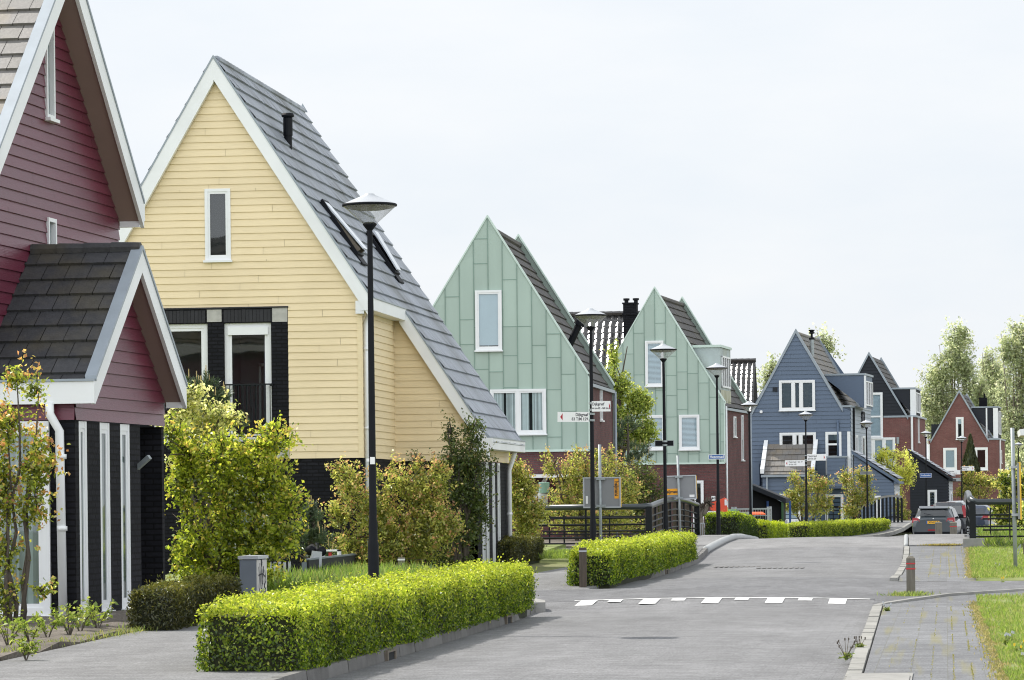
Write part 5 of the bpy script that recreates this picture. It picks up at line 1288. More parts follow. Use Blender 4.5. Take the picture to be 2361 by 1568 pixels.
# sign boards seen from behind on galvanised posts
def sign_back(label, d, px, pyt, bx0, bx1, by0, by1, zg, sticker, lean=0.0):
    Y = d; p = atY(px, pyt, Y); zt = p.z
    h = thing('road_sign', label, 'road sign', (p.x, Y, zg), 0, 'road signs seen from behind')
    h.rotation_euler = (0, lean, 0)
    m = MB(); m.tube([(0, 0, -.3), (0, 0, zt - zg)], .035, 10); m.build('post', M['galv'], h, smooth=True)
    a, b = atY(bx0, by0, Y).x - p.x, atY(bx1, by0, Y).x - p.x; z1, z0 = atY((bx0+bx1)/2, by0, Y).z - zg, atY((bx0+bx1)/2, by1, Y).z - zg
    m = MB(); y = .055; m.box(a + .02, b - .02, y, y + .006, z0 + .02, z1 - .02)
    bd = m.build('panel', M['signgrey'], h)
    m = MB(); e = .03
    for q in ((a, b, z0, z0 + e), (a, b, z1 - e, z1), (a, a + e, z0 + e, z1 - e), (b - e, b, z0 + e, z1 - e)): m.box(q[0], q[1], y - .025, y + .012, q[2], q[3])
    m.box(b, b + .012, y - .005, y + .02, z0 + .02, z1 - .02, 1)
    m.build('rim', [M['lampcap'], M['yellowsign']], bd)
    m = MB()
    for z in (z0 + .05, z1 - .04): m.box(-.09, .12, -.045, y - .02, z - .025, z + .025)
    m.build('clamp', M['galv'], h)
    m = MB(); sx0, sx1, sz0, sz1, txt, vert = sticker(a, b, z0, z1)
    m.box(sx0, sx1, y - .006, y - .002, sz0, sz1); st = m.build('sticker', M['sticker'], bd)
    if vert: lettering(txt, .125, st, ((sx0 + sx1) / 2, y - .008, (sz0 + sz1) / 2), M['signtext'], 'CENTER', .004, .78, 0, PI / 2)
    else: lettering(txt, .13, st, ((sx0 + sx1) / 2, y - .008, (sz0 + sz1) / 2), M['signtext'], 'CENTER', .004, .85)
    m = MB()
    if vert: m.box(a + .06, a + .11, y - .006, y - .002, z0 + .10, z0 + .28)
    else: m.box(b - .2, b - .06, y - .006, y - .002, z0 + .06, z0 + .13)
    m.build('label_sticker', M['signwhite'], bd)
    return h
sign_back('grey sign board seen from behind with an upright orange sticker, before the railing', 80, 1382, 1025, 1343, 1430, 1100, 1171, .15, lambda a, b, z0, z1: (b - .15, b - .05, z1 - .50, z1 - .04, 'heijmans', True))
sign_back('grey sign board seen from behind with a level orange sticker, on a leaning post', 96, 1566, 1050, 1532, 1607, 1096, 1152, .4, lambda a, b, z0, z1: (a - .02 + .04, a + .40, z0 + .14, z0 + .31, 'heijmans', False), lean=-.022)
Y = 66.1; p = atY(2331, 996, Y)
h = thing('sign_post', 'slim grey post with a yellow edged sign seen from the side, on the right lawn', 'road sign', (p.x + .05, Y, .05)); h.rotation_euler = (0, -.012, 0)
m = MB(); m.tube([(0, 0, -.3), (0, 0, 2.72)], .038, 10); m.build('post', M['galv'], h, smooth=True)
m = MB(); m.box(.075, .105, -.25, .25, 1.0, 2.05, 0); m.box(.105, .135, -.25, .25, .99, 2.07, 1); m.build('panel', [M['signgrey'], M['yellowsign']], h)
m = MB()
for z in (1.08, 1.98): m.box(-.05, .11, -.06, .06, z - .025, z + .025)
m.build('clamp', M['lampcap'], h)
m = MB(); m.bar((.03, 0, .42), (.11, 0, .52), .02, .02); m.bar((.11, 0, .52), (.05, 0, .32), .012, .012); m.build('hook', M['galv'], h)

# ---------------------------------------------------------------- bollards and posts
def bollard(name, label, x, y, z, w, hgt, mat, bands=(), cap=True, group='wooden posts by the road', rz=0.0):
    h = thing(name, label, 'bollard', (x, y, z), rz, group)
    m = MB(); a = w / 2; m.box(-a, a, -a, a, -.2, hgt - .03)
    if cap: m.hexa([(-a, -a, hgt - .03), (a, -a, hgt - .03), (a, a, hgt - .03), (-a, a, hgt - .03), (-a * .55, -a * .55, hgt), (a * .55, -a * .55, hgt), (a * .55, a * .55, hgt), (-a * .55, a * .55, hgt)])
    m.build('post', mat, h)
    for z0, z1, mt in bands:
        m = MB(); b = a + .004; m.box(-b, b, -b, b, z0, z1); m.build('band', mt, h)
    return h
bollard('bollard', 'square wooden bollard with two red bands on the near corner of the side path', -.51, 49.94, .085, .124, .56, M['wood_g'], [(.372, .392, M['redband']), (.445, .465, M['redband'])])
p = atZ(1344, 1344, .19); bollard('bollard', 'dark wooden bollard with a pale band against the end of the second hedge', p.x, p.y, .18, .11, .60, M['wood'], [(.50, .525, M['lampcap'])], cap=False)
p = atY(925, 1281, 62); bollard('bollard', 'grey wooden post with a white band in front of the brown bush', p.x, 62, p.z - .62, .11, .62, M['wood_g'], [(.535, .565, M['signwhite'])], cap=False)
for (px, lb, bd) in ((2163, 'wooden bollard beyond the sidewalk crest, left one before the grey car', []), (2197, 'wooden bollard with a red band, right one before the parked cars', [(.5, .53, M['redband'])])):
    p = atY(px, 1203, 126); bollard('bollard', lb, p.x, 126, p.z - .68, .25, .68, M['wood_g'], bd)

# ---------------------------------------------------------------- bridge railings
def railing(name, label, pts, htop, rails, posts, postr, loc=(0, 0, 0), thick=None, uprights=()):
    h = thing(name, label, 'railing', loc)
    m = MB(); m.tube(pts, .075, 12); m.build('handrail', M['railtop'], h, smooth=True)
    m = MB()
    for r in rails: m.tube(r, .022, 8)
    m.build('rail_bar', M['rail'], h)
    for p in posts:
        m = MB(); m.bar((p[0], p[1], p[2] - .06), (p[0], p[1], p[3]), postr, postr * .6, up=(0, 1, 0)); m.box(p[0] - .13, p[0] + .13, p[1] - .08, p[1] + .08, p[2] - .08, p[2] - .05); m.build('post', M['rail'], h)
    for p in uprights:
        m = MB(); m.bar((p[0], p[1], p[2]), (p[0], p[1], p[3]), .16, .14, up=(0, 1, 0)); m.build('thick_post', M['rail'], h)
    return h
# left: straight part facing the street, then over the bridge
yl = 88.5; zb = gz(88.5) + .12
c0 = atY(1495, 1168, yl); top = c0.z; cx = c0.x
xe = atY(1190, 1168, yl).x
arch = lambda y: top + .18 * math.sin(PI * max(0, min(1, (y - 88.6) / 17)))
bz = lambda y: gz(y) + .14
pts = [(xe, yl, top), (cx - .22, yl, top), (cx - .06, yl + .05, top + .01), (cx, yl + .25, top + .02)] + [(cx + .0, y, arch(y)) for y in frange(89.2, 106, 1.2)]
rails = []
for k in (.22, .40, .58, .76, .92):
    z = top - .08 - k * (top - zb - .05); rails.append([(xe, yl, z), (cx, yl, z)])
    rails.append([(cx, y, arch(y) - .08 - k * (arch(y) - bz(y) - .1)) for y in frange(88.6, 106, 2.2)])
posts = [(x, yl, zb, top) for x in (xe + .35, cx - 3.05, cx - 1.62)] + [(cx, y, bz(y), arch(y)) for y in frange(90.5, 105.5, 2.5)]
railing('bridge_railing', 'dark tube railing on the left of the bridge, turning the corner behind the second hedge', pts, top, rails, posts, .05, uprights=[(cx, yl + .05, zb - .1, top), (cx, 105.8, bz(105.8), arch(105.8))])
m = MB()
for i in range(7):
    y = 90 + i * 2.3; m.box(cx - .22, cx - .08, y - .09, y + .09, gz(y) - .6, arch(y) - .04)
    o = m.build('bridge_post', M['wood']); m = MB(); tag(o, 'weathered wooden post standing behind the left bridge railing', 'post', 'wooden posts along the left bridge railing')
# second rail line across the canal and the stone edge below the railing
h = thing('canal_railing', 'thin dark railing across the canal behind the left bridge railing', 'railing', (0, 0, 0))
m = MB()
for k in (.24, .48, .74): z = top - .04 - k * (top - zb - .05); m.tube([(xe - .5, 91.5, z), (cx - .3, 91.5, z)], .02, 6)
m.build('rail_bar', M['rail'], h)
for x in (xe + .9, cx - 2.9, cx - 1.3):
    m = MB(); m.bar((x, 91.5, zb - .3), (x, 91.5, top - .2), .04, .03, up=(0, 1, 0)); m.build('post', M['rail'], h)
def rubble_wall(name, label, x0, x1, y, z0, z1, seed):
    r = random.Random(seed); m = MB(); x = x0
    while x < x1:
        w = r.uniform(.15, .4); t = r.uniform(.5, 1.4); hh = r.uniform(.75, 1.1)
        m.box(x, x + w - .015, y + r.uniform(-.03, .03), y + .4, z0, z0 + (z1 - z0) * hh, 0, (t, t, t * .95)); x += w
    return tag(m.build(name, plain(name + '_stone', (.24, .225, .20), .95, .3, 9, .8, 18, tint=True)), label, 'wall')
rubble_wall('canal_wall', 'rough stone canal edge below the left bridge railing', xe - 2, cx - .2, 90.2, -.3, zb - .02, 3)
m = MB(); m.box(xe - 2, cx + .1, yl - .25, yl + .25, -.3, zb - .07); tag(m.build('railing_foundation', M['curb']), 'long concrete foundation under the left bridge railing', 'foundation')
# right railing
yr = 86.5; pb = atY(2236, 1243, yr); pt_ = atY(2240, 1158, yr)
X0 = atY(2239, 1160, yr).x; zb2 = pb.z; zt2 = atY(2300, 1157, yr).z
x9 = 4.2
arch2 = lambda y: zt2 + .22 * math.sin(PI * max(0, min(1, (y - yr) / 19)))
pts = [(x9, yr, zt2), (X0 + .14, yr, zt2), (X0 + .03, yr + .05, zt2 + .04), (X0 - .02, yr + .3, zt2 + .10)] + [(X0 - .03 - .0 * y, y, arch2(y) + .02) for y in frange(yr + 1, 106, 1.3)]
rails = []
for k in (.30, .62, .90):
    z = zt2 - .05 - k * (zt2 - zb2 - .02); rails.append([(X0, yr, z), (x9, yr, z)]); rails.append([(X0 - .02, y, arch2(y) - .05 - k * (arch2(y) - gz(y) - .25)) for y in frange(yr + .3, 106, 2.2)])
    rails.append([(X0 + .3, yr + 3.4, z - .12), (x9, yr + 3.4, z - .12)])
posts = [(X0 + q, yr, zb2 - .1, zt2) for q in (.93, 2.05, 3.1)] + [(X0 + q, yr + 3.4, zb2 - .2, zt2 - .15) for q in (.5, 1.15, 1.7, 2.4)] + [(X0 - .02, y, gz(y) + .2, arch2(y)) for y in frange(90, 105.5, 2.6)]
railing('bridge_railing', 'dark tube railing on the right of the bridge with a rounded corner, beside the lawn', pts, zt2, rails, posts, .035, uprights=[(X0 + .02, yr + .04, zb2, zt2)])
m = MB(); m.box(X0 - .22, X0 + .3, yr - .3, yr + .5, -.2, zb2 + .02); m.box(X0 + .3, x9, yr - .1, yr + .1, -.2, zb2 - .12); tag(m.build('railing_foundation', M['curb']), 'pale concrete block under the right bridge railing', 'foundation')
m = MB()
for i in range(5): m.box(X0 - .12, X0 + .14, yr + .14, yr + .20, zb2 + .0 + i * .07, zb2 + .03 + i * .07)
tag(m.build('corner_grid', M['lampcap']), 'small stack of white strips at the foot of the right bridge railing', 'strips')
# arched footbridge far left of the cars
Y = 163; a = atY(1965, 1175, Y); b = atY(2078, 1160, Y)
h = thing('footbridge_railing', 'small arched footbridge railing with black balusters and a pale handrail', 'railing', (0, 0, 0))
n = 26; xs_ = [a.x + (b.x - a.x) * i / n for i in range(n + 1)]
ztop = lambda x: atY(1965, 1180, Y).z + (.72) * math.sin(PI * .62 * (x - a.x) / (b.x - a.x)) * 1.0
zbot = lambda x: -.1 + .55 * math.sin(PI * .62 * (x - a.x) / (b.x - a.x))
m = MB()
for p, q in zip(xs_, xs_[1:]): m.bar((p, Y, ztop(p)), (q, Y, ztop(q)), .14, .10)
m.build('handrail', M['curb'], h)
for i, x in enumerate(xs_):
    if i % 2 == 0:
        m = MB(); m.bar((x, Y, zbot(x) - .3), (x, Y, ztop(x) - .04), .10, .06, up=(0, 1, 0)); m.build('baluster', M['rail'], h)
m = MB()
for p, q in zip(xs_, xs_[1:]): m.bar((p, Y + .05, zbot(p) + .1), (q, Y + .05, zbot(q) + .1), .05, .06)
m.build('rail_bar', M['rail'], h)
m = MB(); xx = atY(1930, 1175, Y)
m.bar((xx.x - 1.2, Y, 1.02), (a.x, Y, 1.02), .06, .05)
for i in range(8): x = xx.x - 1.1 + i * .3; m.bar((x, Y, 0), (x, Y, 1.0), .04, .03, up=(0, 1, 0))
m.build('side_rail', M['rail'], h)

# ---------------------------------------------------------------- electricity cabinet with graffiti
p = atY(552, 1282, 47.3); q = atY(590, 1282, 47.3)
h = thing('utility_cabinet', 'grey utility cabinet with black scribbled graffiti on its pale side, behind the long hedge', 'cabinet', (q.x, 47.3, .12))
zt = p.z - .12; w = q.x - p.x
m = MB(); m.box(-w, -.0, 0, .72, -.1, zt - .05); m.build('body', M['cabinet'], h)
m = MB(); m.box(-.002, .012, .02, .70, .02, zt - .06); sd = m.build('side_panel', M['cabinet_side'], h)
m = MB(); m.box(-w - .02, .03, -.02, .74, zt - .045, zt); m.build('lid', M['lampcap'], h)
m = MB(); r = random.Random(5)
def stroke(pts, wd): 
    for a, b in zip(pts, pts[1:]): m.bar((.0135, a[0], a[1]), (.0135, b[0], b[1]), .004, wd, up=(0, .4, 1))
for pts, wd in (([(.12, .50), (.16, .35), (.12, .22), (.2, .12)], .03), ([(.2, .55), (.26, .2), (.34, .52), (.40, .25)], .03), ([(.3, .12), (.46, .5), (.5, .2)], .025), ([(.1, .38), (.35, .40), (.56, .36)], .025), ([(.55, .45), (.62, .3), (.52, .24), (.6, .1)], .03), ([(.3, .62), (.36, .54), (.3, .52), (.3, .62)], .05), ([(.22, .08), (.28, .2), (.36, .05)], .025), ([(.45, .12), (.62, .2)], .02)):
    stroke(pts, wd * .8)
m.build('graffiti', M['signtext'], sd)

# ---------------------------------------------------------------- dark low fence, garden things behind the cabinet
p0 = atY(706, 1291, 57); p1 = atY(825, 1278, 66)
h = thing('garden_screen', 'low black netting screen receding beside the yellow house', 'fence', (0, 0, 0))
m = MB(); m.hexa([(p0.x, 57, -.2), (p0.x + .04, 57, -.2), (p1.x + .04, 66, -.2), (p1.x, 66, -.2), (p0.x, 57, p0.z), (p0.x + .04, 57, p0.z), (p1.x + .04, 66, p1.z), (p1.x, 66, p1.z)]); m.build('netting', M['mesh_dark'], h)
m = MB(); m.bar((p0.x + .02, 57, p0.z + .01), (p1.x + .02, 66, p1.z + .01), .05, .03); m.box(p0.x - .07, p0.x + .01, 56.95, 57.05, -.2, p0.z - .04, 0); m.build('edge', M['cabinet'], h)
pl_ = atY(628, 1291, 57)
h = thing('bar_gate', 'low black bar gate in front of the parked moped', 'gate', (0, 0, 0))
m = MB(); m.bar((pl_.x, 57, p0.z - .0), (p0.x, 57, p0.z), .035, .04); m.build('top_bar', M['rail'], h)
for i in range(7):
    x = pl_.x + (p0.x - .08 - pl_.x) * i / 6; m = MB(); m.bar((x, 57, -.1), (x, 57, p0.z), .03, .03, up=(0, 1, 0)); m.build('bar', M['rail'], h)
mp = thing('moped', 'white moped parked behind the low black bar gate', 'moped', (pl_.x + .10, 58.6, -.12), .25)
for x in (-.52, .5):
    m = MB(); ring = [(x + .21 * math.cos(t * PI / 9), 0, .25 + .21 * math.sin(t * PI / 9)) for t in range(19)]; m.tube(ring, .05, 8, 0, (1, 1, 1), False); wv = m.build('wheel', M['mesh_dark'], mp, smooth=True)
    m = MB(); m.tube([(x, -.03, .25), (x, .03, .25)], .13, 14); m.build('rim', M['lampcap'], wv)
m = MB(); m.hexa([(-.75, -.1, .4), (-.05, -.12, .38), (-.05, .12, .38), (-.75, .1, .4), (-.8, -.08, .62), (-.1, -.1, .62), (-.1, .1, .62), (-.8, .08, .62)]); m.hexa([(.2, -.12, .3), (.42, -.1, .35), (.42, .1, .35), (.2, .12, .3), (.28, -.12, .8), (.44, -.08, .78), (.44, .08, .78), (.28, .12, .8)]); m.box(-.1, .3, -.11, .11, .24, .32); m.build('fairing', M['lampcap'], mp)
m = MB(); m.hexa([(-.78, -.1, .63), (-.12, -.11, .63), (-.12, .11, .63), (-.78, .1, .63), (-.74, -.08, .72), (-.15, -.09, .70), (-.15, .09, .70), (-.74, .08, .72)]); m.build('seat', M['mesh_dark'], mp)
m = MB(); m.tube([(.36, -.28, .92), (.38, 0, .85), (.36, .28, .92)], .018, 6); m.tube([(.38, 0, .8), (.50, 0, .25)], .025, 6); m.build('handlebar', M['rail'], mp)
for i, (px, py, ang) in enumerate(((717, 1268, 0), (737, 1270, .5))):
    p = atY(px, py, 60.5); h = thing('garden_spotlight', ['dark garden spotlight on a stake, facing the street', 'dark garden spotlight on a stake, tilted to the side'][i], 'spotlight', (p.x, 60.5, p.z), ang, 'garden spotlights over the black screen')
    m = MB(); m.tube([(0, .12, .06), (0, .0, .0), (0, -.10, -.01)], [.05, .085, .09], 12); m.build('head', M['pole'], h, smooth=True)
    m = MB(); m.tube([(0, .02, -.08), (0, .02, -.6)], .018, 6); m.bar((-.09, .0, -.09), (.09, 0, -.09), .02, .02); m.build('stake', M['lampcap'], h)
p = atY(762, 1276, 63); m = MB(); m.box(-.16, -.12, -.1, .1, -.08, .09); m.box(.14, .18, -.1, .1, -.08, .09); m.box(-.16, .18, -.1, .1, .06, .09); m.box(-.03, .02, -.05, .05, -.08, .04, 1)
o = m.build('plant_tray', [M['signwhite'], M['redband']], loc=(p.x, 63, p.z - .02)); tag(o, 'small white tray stand on top of the black screen', 'tray')

# water barrels in the garden of the near green house
Y = 97; p = atY(1253, 1162, Y)
for i, (px, y0, y1, wpx, mt, lb) in enumerate(((1254, 1137, 1112, 25, 'barrel_green', 'pale green tub stacked on the ribbed barrels'), (1252, 1165, 1138, 22, 'water_barrel', 'ribbed pale barrel under the green tub'), (1248, 1212, 1166, 24, 'water_barrel', 'lower ribbed pale barrel behind the bush'))):
    a = atY(px, y0, Y); b = atY(px, y1, Y); r = wpx / 2 / 82; hh = b.z - a.z
    m = MB(); m.lathe(0, 0, [(0, 0), (r * .86, 0), (r * .9, hh * .1), (r * .93, hh * .3), (r * .98, hh * .33), (r * .95, hh * .36), (r * .98, hh * .66), (r * 1.03, hh * .7), (r, hh * .73), (r * 1.02, hh * .97), (r * .9, hh), (0, hh)], 16)
    o = m.build('barrel', M[mt], loc=(a.x, Y, a.z)); tag(o, lb, 'barrel', 'stacked barrels')

# ---------------------------------------------------------------- mailbox, bins, cage, fences before the second green house
Y = 118; p = atY(1663, 1176, Y)
h = thing('mailbox', 'orange red mailbox on a grey base, just right of a lamp pole', 'mailbox', (p.x, Y, -.05))
z = p.z + .05
m = MB()
prof = [(-.36, .02), (-.36, .42 - .18), (.10, .42), (.20, .36), (.20, -.06), (.08, -.22)]
a_ = [(x, -.24, z + v) for x, v in prof]; b_ = [(x, .24, z + v) for x, v in prof]
m.poly(a_); m.poly(b_)
for i in range(len(prof)): j = (i + 1) % len(prof); m.poly([a_[i], a_[j], b_[j], b_[i]])
m.build('box', M['post_orange'], h)
m = MB(); m.box(.2, .212, -.2, .2, z + .10, z + .3); m.build('slot_plate', M['signwhite'], h); m = MB(); m.box(.2, .21, -.2, .2, z - .06, z + .08); m.build('collection_label', M['yellowsign'], h)
m = MB(); m.box(.12, .20, -.245, -.18, z + .16, z + .36); m.build('emblem_panel', M['signwhite'], h)
m = MB(); m.box(-.05, .16, -.2, .2, -.1, z - .17); m.build('base', M['lampcap'], h)
def wheelie(label, px, Y, zb, hgt, mat, lid):
    p = atY(px, 1190, Y); h = thing('wheelie_bin', label, 'bin', (p.x, Y, zb), rnd.uniform(-.2, .2), 'wheelie bins')
    m = MB(); m.hexa([(-.22, -.24, .05), (.22, -.24, .05), (.22, .24, .05), (-.22, .24, .05), (-.28, -.3, hgt), (.28, -.3, hgt), (.28, .3, hgt), (-.28, .3, hgt)]); m.build('body', mat, h)
    m = MB(); m.hexa([(-.31, -.34, hgt + .005), (.31, -.34, hgt + .005), (.31, .34, hgt + .005), (-.31, .34, hgt + .005), (-.22, -.22, hgt + .08), (.22, -.22, hgt + .08), (.22, .25, hgt + .1), (-.22, .25, hgt + .1)]); m.build('lid', lid, h)
    for x in (-.25, .25): m = MB(); m.tube([(x - .03, .25, .1), (x + .03, .25, .1)], .1, 10); m.build('wheel', M['mesh_dark'], h)
    return h
wheelie('green wheelie bin behind the orange mailbox', 1681, 122, -.1, 1.12, M['plastic_green'], M['plastic_green'])
wheelie('dark wheelie bin with a grey lid inside the wire cage', 1713, 125.6, -.15, 1.05, M['mesh_dark'], M['plastic_grey'])
wheelie('dark wheelie bin with an orange lid inside the wire cage', 1744, 125.6, -.15, 1.05, M['mesh_dark'], M['plastic_orange'])
a = atY(1688, 1174, 124.5); b = atY(1770, 1173, 124.5)
h = thing('wire_cage', 'galvanised wire mesh bin cage with round corner posts before the brick wall', 'cage', (a.x, 124.5, -.2)); W = b.x - a.x; zt = a.z + .2
for x in (0, W):
    for y in (0, 1.9):
        m = MB(); m.tube([(x, y, 0), (x, y, zt + .08)], .045, 8); m.build('post', M['galv'], h)
for (q0, q1) in (((0, 0), (W, 0)), ((0, 1.9), (W, 1.9)), ((W, 0), (W, 1.9)), ((0, 0), (0, 1.9))):
    m = MB(); q0, q1 = Vector((*q0, 0)), Vector((*q1, 0)); n = max(8, int((q1 - q0).length / .09))
    for k in range(n + 1): t = q0.lerp(q1, k / n); m.bar(t + Vector((0, 0, .05)), t + Vector((0, 0, zt)), .010, .010, up=(0, 1, 0))
    for z in frange(.1, zt, .24): m.bar(q0 + Vector((0, 0, z)), q1 + Vector((0, 0, z)), .014, .02)
    m.bar(q0 + Vector((0, 0, zt)), q1 + Vector((0, 0, zt)), .05, .05)
    m.build('mesh_panel', M['galv'], h)
m = MB(); p = atY(1640, 1192, 116); m.box(-.12, .14, -.05, .05, -.12, .20); m.bar((-.14, 0, .16), (-.14, 0, -.4), .03, .03, up=(0, 1, 0)); m.box(-.04, .12, -.056, -.05, -.02, .12, 1)
tag(m.build('notice_board', [M['signwhite'], M['signtext']], loc=(p.x, 116, p.z)), 'small white notice board left of the orange mailbox', 'notice board')
# grey bar fence and the pollard behind the second bridge sign
a = atY(1583, 1207, 110); b = atY(1634, 1205, 110)
h = thing('bar_fence', 'low pale grey bar fence left of the mailbox', 'fence', (a.x, 110, 0)); W = b.x - a.x; zt = a.z
m = MB(); m.bar((0, 0, zt), (W, 0, zt), .04, .04); m.bar((0, 0, zt - .65), (W, 0, zt - .65), .03, .03); m.build('rail_bar', M['lampcap'], h)
for k in range(11):
    m = MB(); wd = .07 if k in (0, 5, 10) else .025; m.bar((W * k / 10, 0, .0), (W * k / 10, 0, zt + (.03 if wd > .03 else 0)), wd, .03, up=(0, 1, 0)); m.build('bar', M['lampcap'], h)
a = atY(1812, 1204, 150); b = atY(1882, 1204, 150)
h = thing('picket_fence', 'white picket fence with scalloped top behind the low hedges', 'fence', (a.x, 150, -.25)); W = b.x - a.x; zt = a.z + .25
n = 22
for k in range(n):
    m = MB(); x = W * k / n; s = .11 * abs(math.sin(PI * k / n * 3)); m.box(x, x + W / n - .008, 0, .03, .05, zt - s); m.build('picket', M['white'], h)
for k in range(4): m = MB(); x = W * k / 3; m.box(x - .05, x + .05, -.02, .08, 0, zt + .1); m.build('post', M['white'], h)
# black carport with netting and coloured poles beside the second green house
a = atY(1733, 1118, 150); b = atY(1806, 1152, 150)
h = thing('black_carport', 'black lean-to carport hung with netting beside the brick wall', 'carport', (a.x, 150, -.2)); W = b.x - a.x
m = MB(); m.hexa([(-.1, -.2, a.z + .05), (W + .1, -.2, b.z + .05), (W + .1, 4, b.z + .05), (-.1, 4, a.z + .05), (-.1, -.2, a.z + .25), (W + .1, -.2, b.z + .25), (W + .1, 4, b.z + .25), (-.1, 4, a.z + .25)]); m.build('roof', M['black_board'], h)
m = MB(); m.poly([(0, .4, 0), (W - .1, .4, 0), (W - .1, .4, b.z + .1), (0, .4, a.z + .1)]); m.poly([(W - .1, .3, 0), (W - .1, 4, 0), (W - .1, 4, b.z + .1), (W - .1, .3, b.z + .1)]); m.build('netting', M['mesh_dark'], h)
for x, y, mt in ((W * .48, .3, 'bluepaint'), (W - .05, -.1, 'plastic_green'), (W + .28, -.2, 'bluepaint')):
    m = MB(); m.bar((x, y, 0), (x, y, b.z + .15), .09, .09, up=(0, 1, 0)); m.build('pole', M[mt], h)
m = MB(); p = atY(1793, 1232, 146)
m.box(-.3, .3, -.3, .3, -.3, .28); m.box(-.36, .2, -.36, .3, .28, .36); tag(m.build('planter', M['bbrick'], loc=(p.x, 146, 0)), 'dark square planter box at the gap between the low hedges', 'planter')

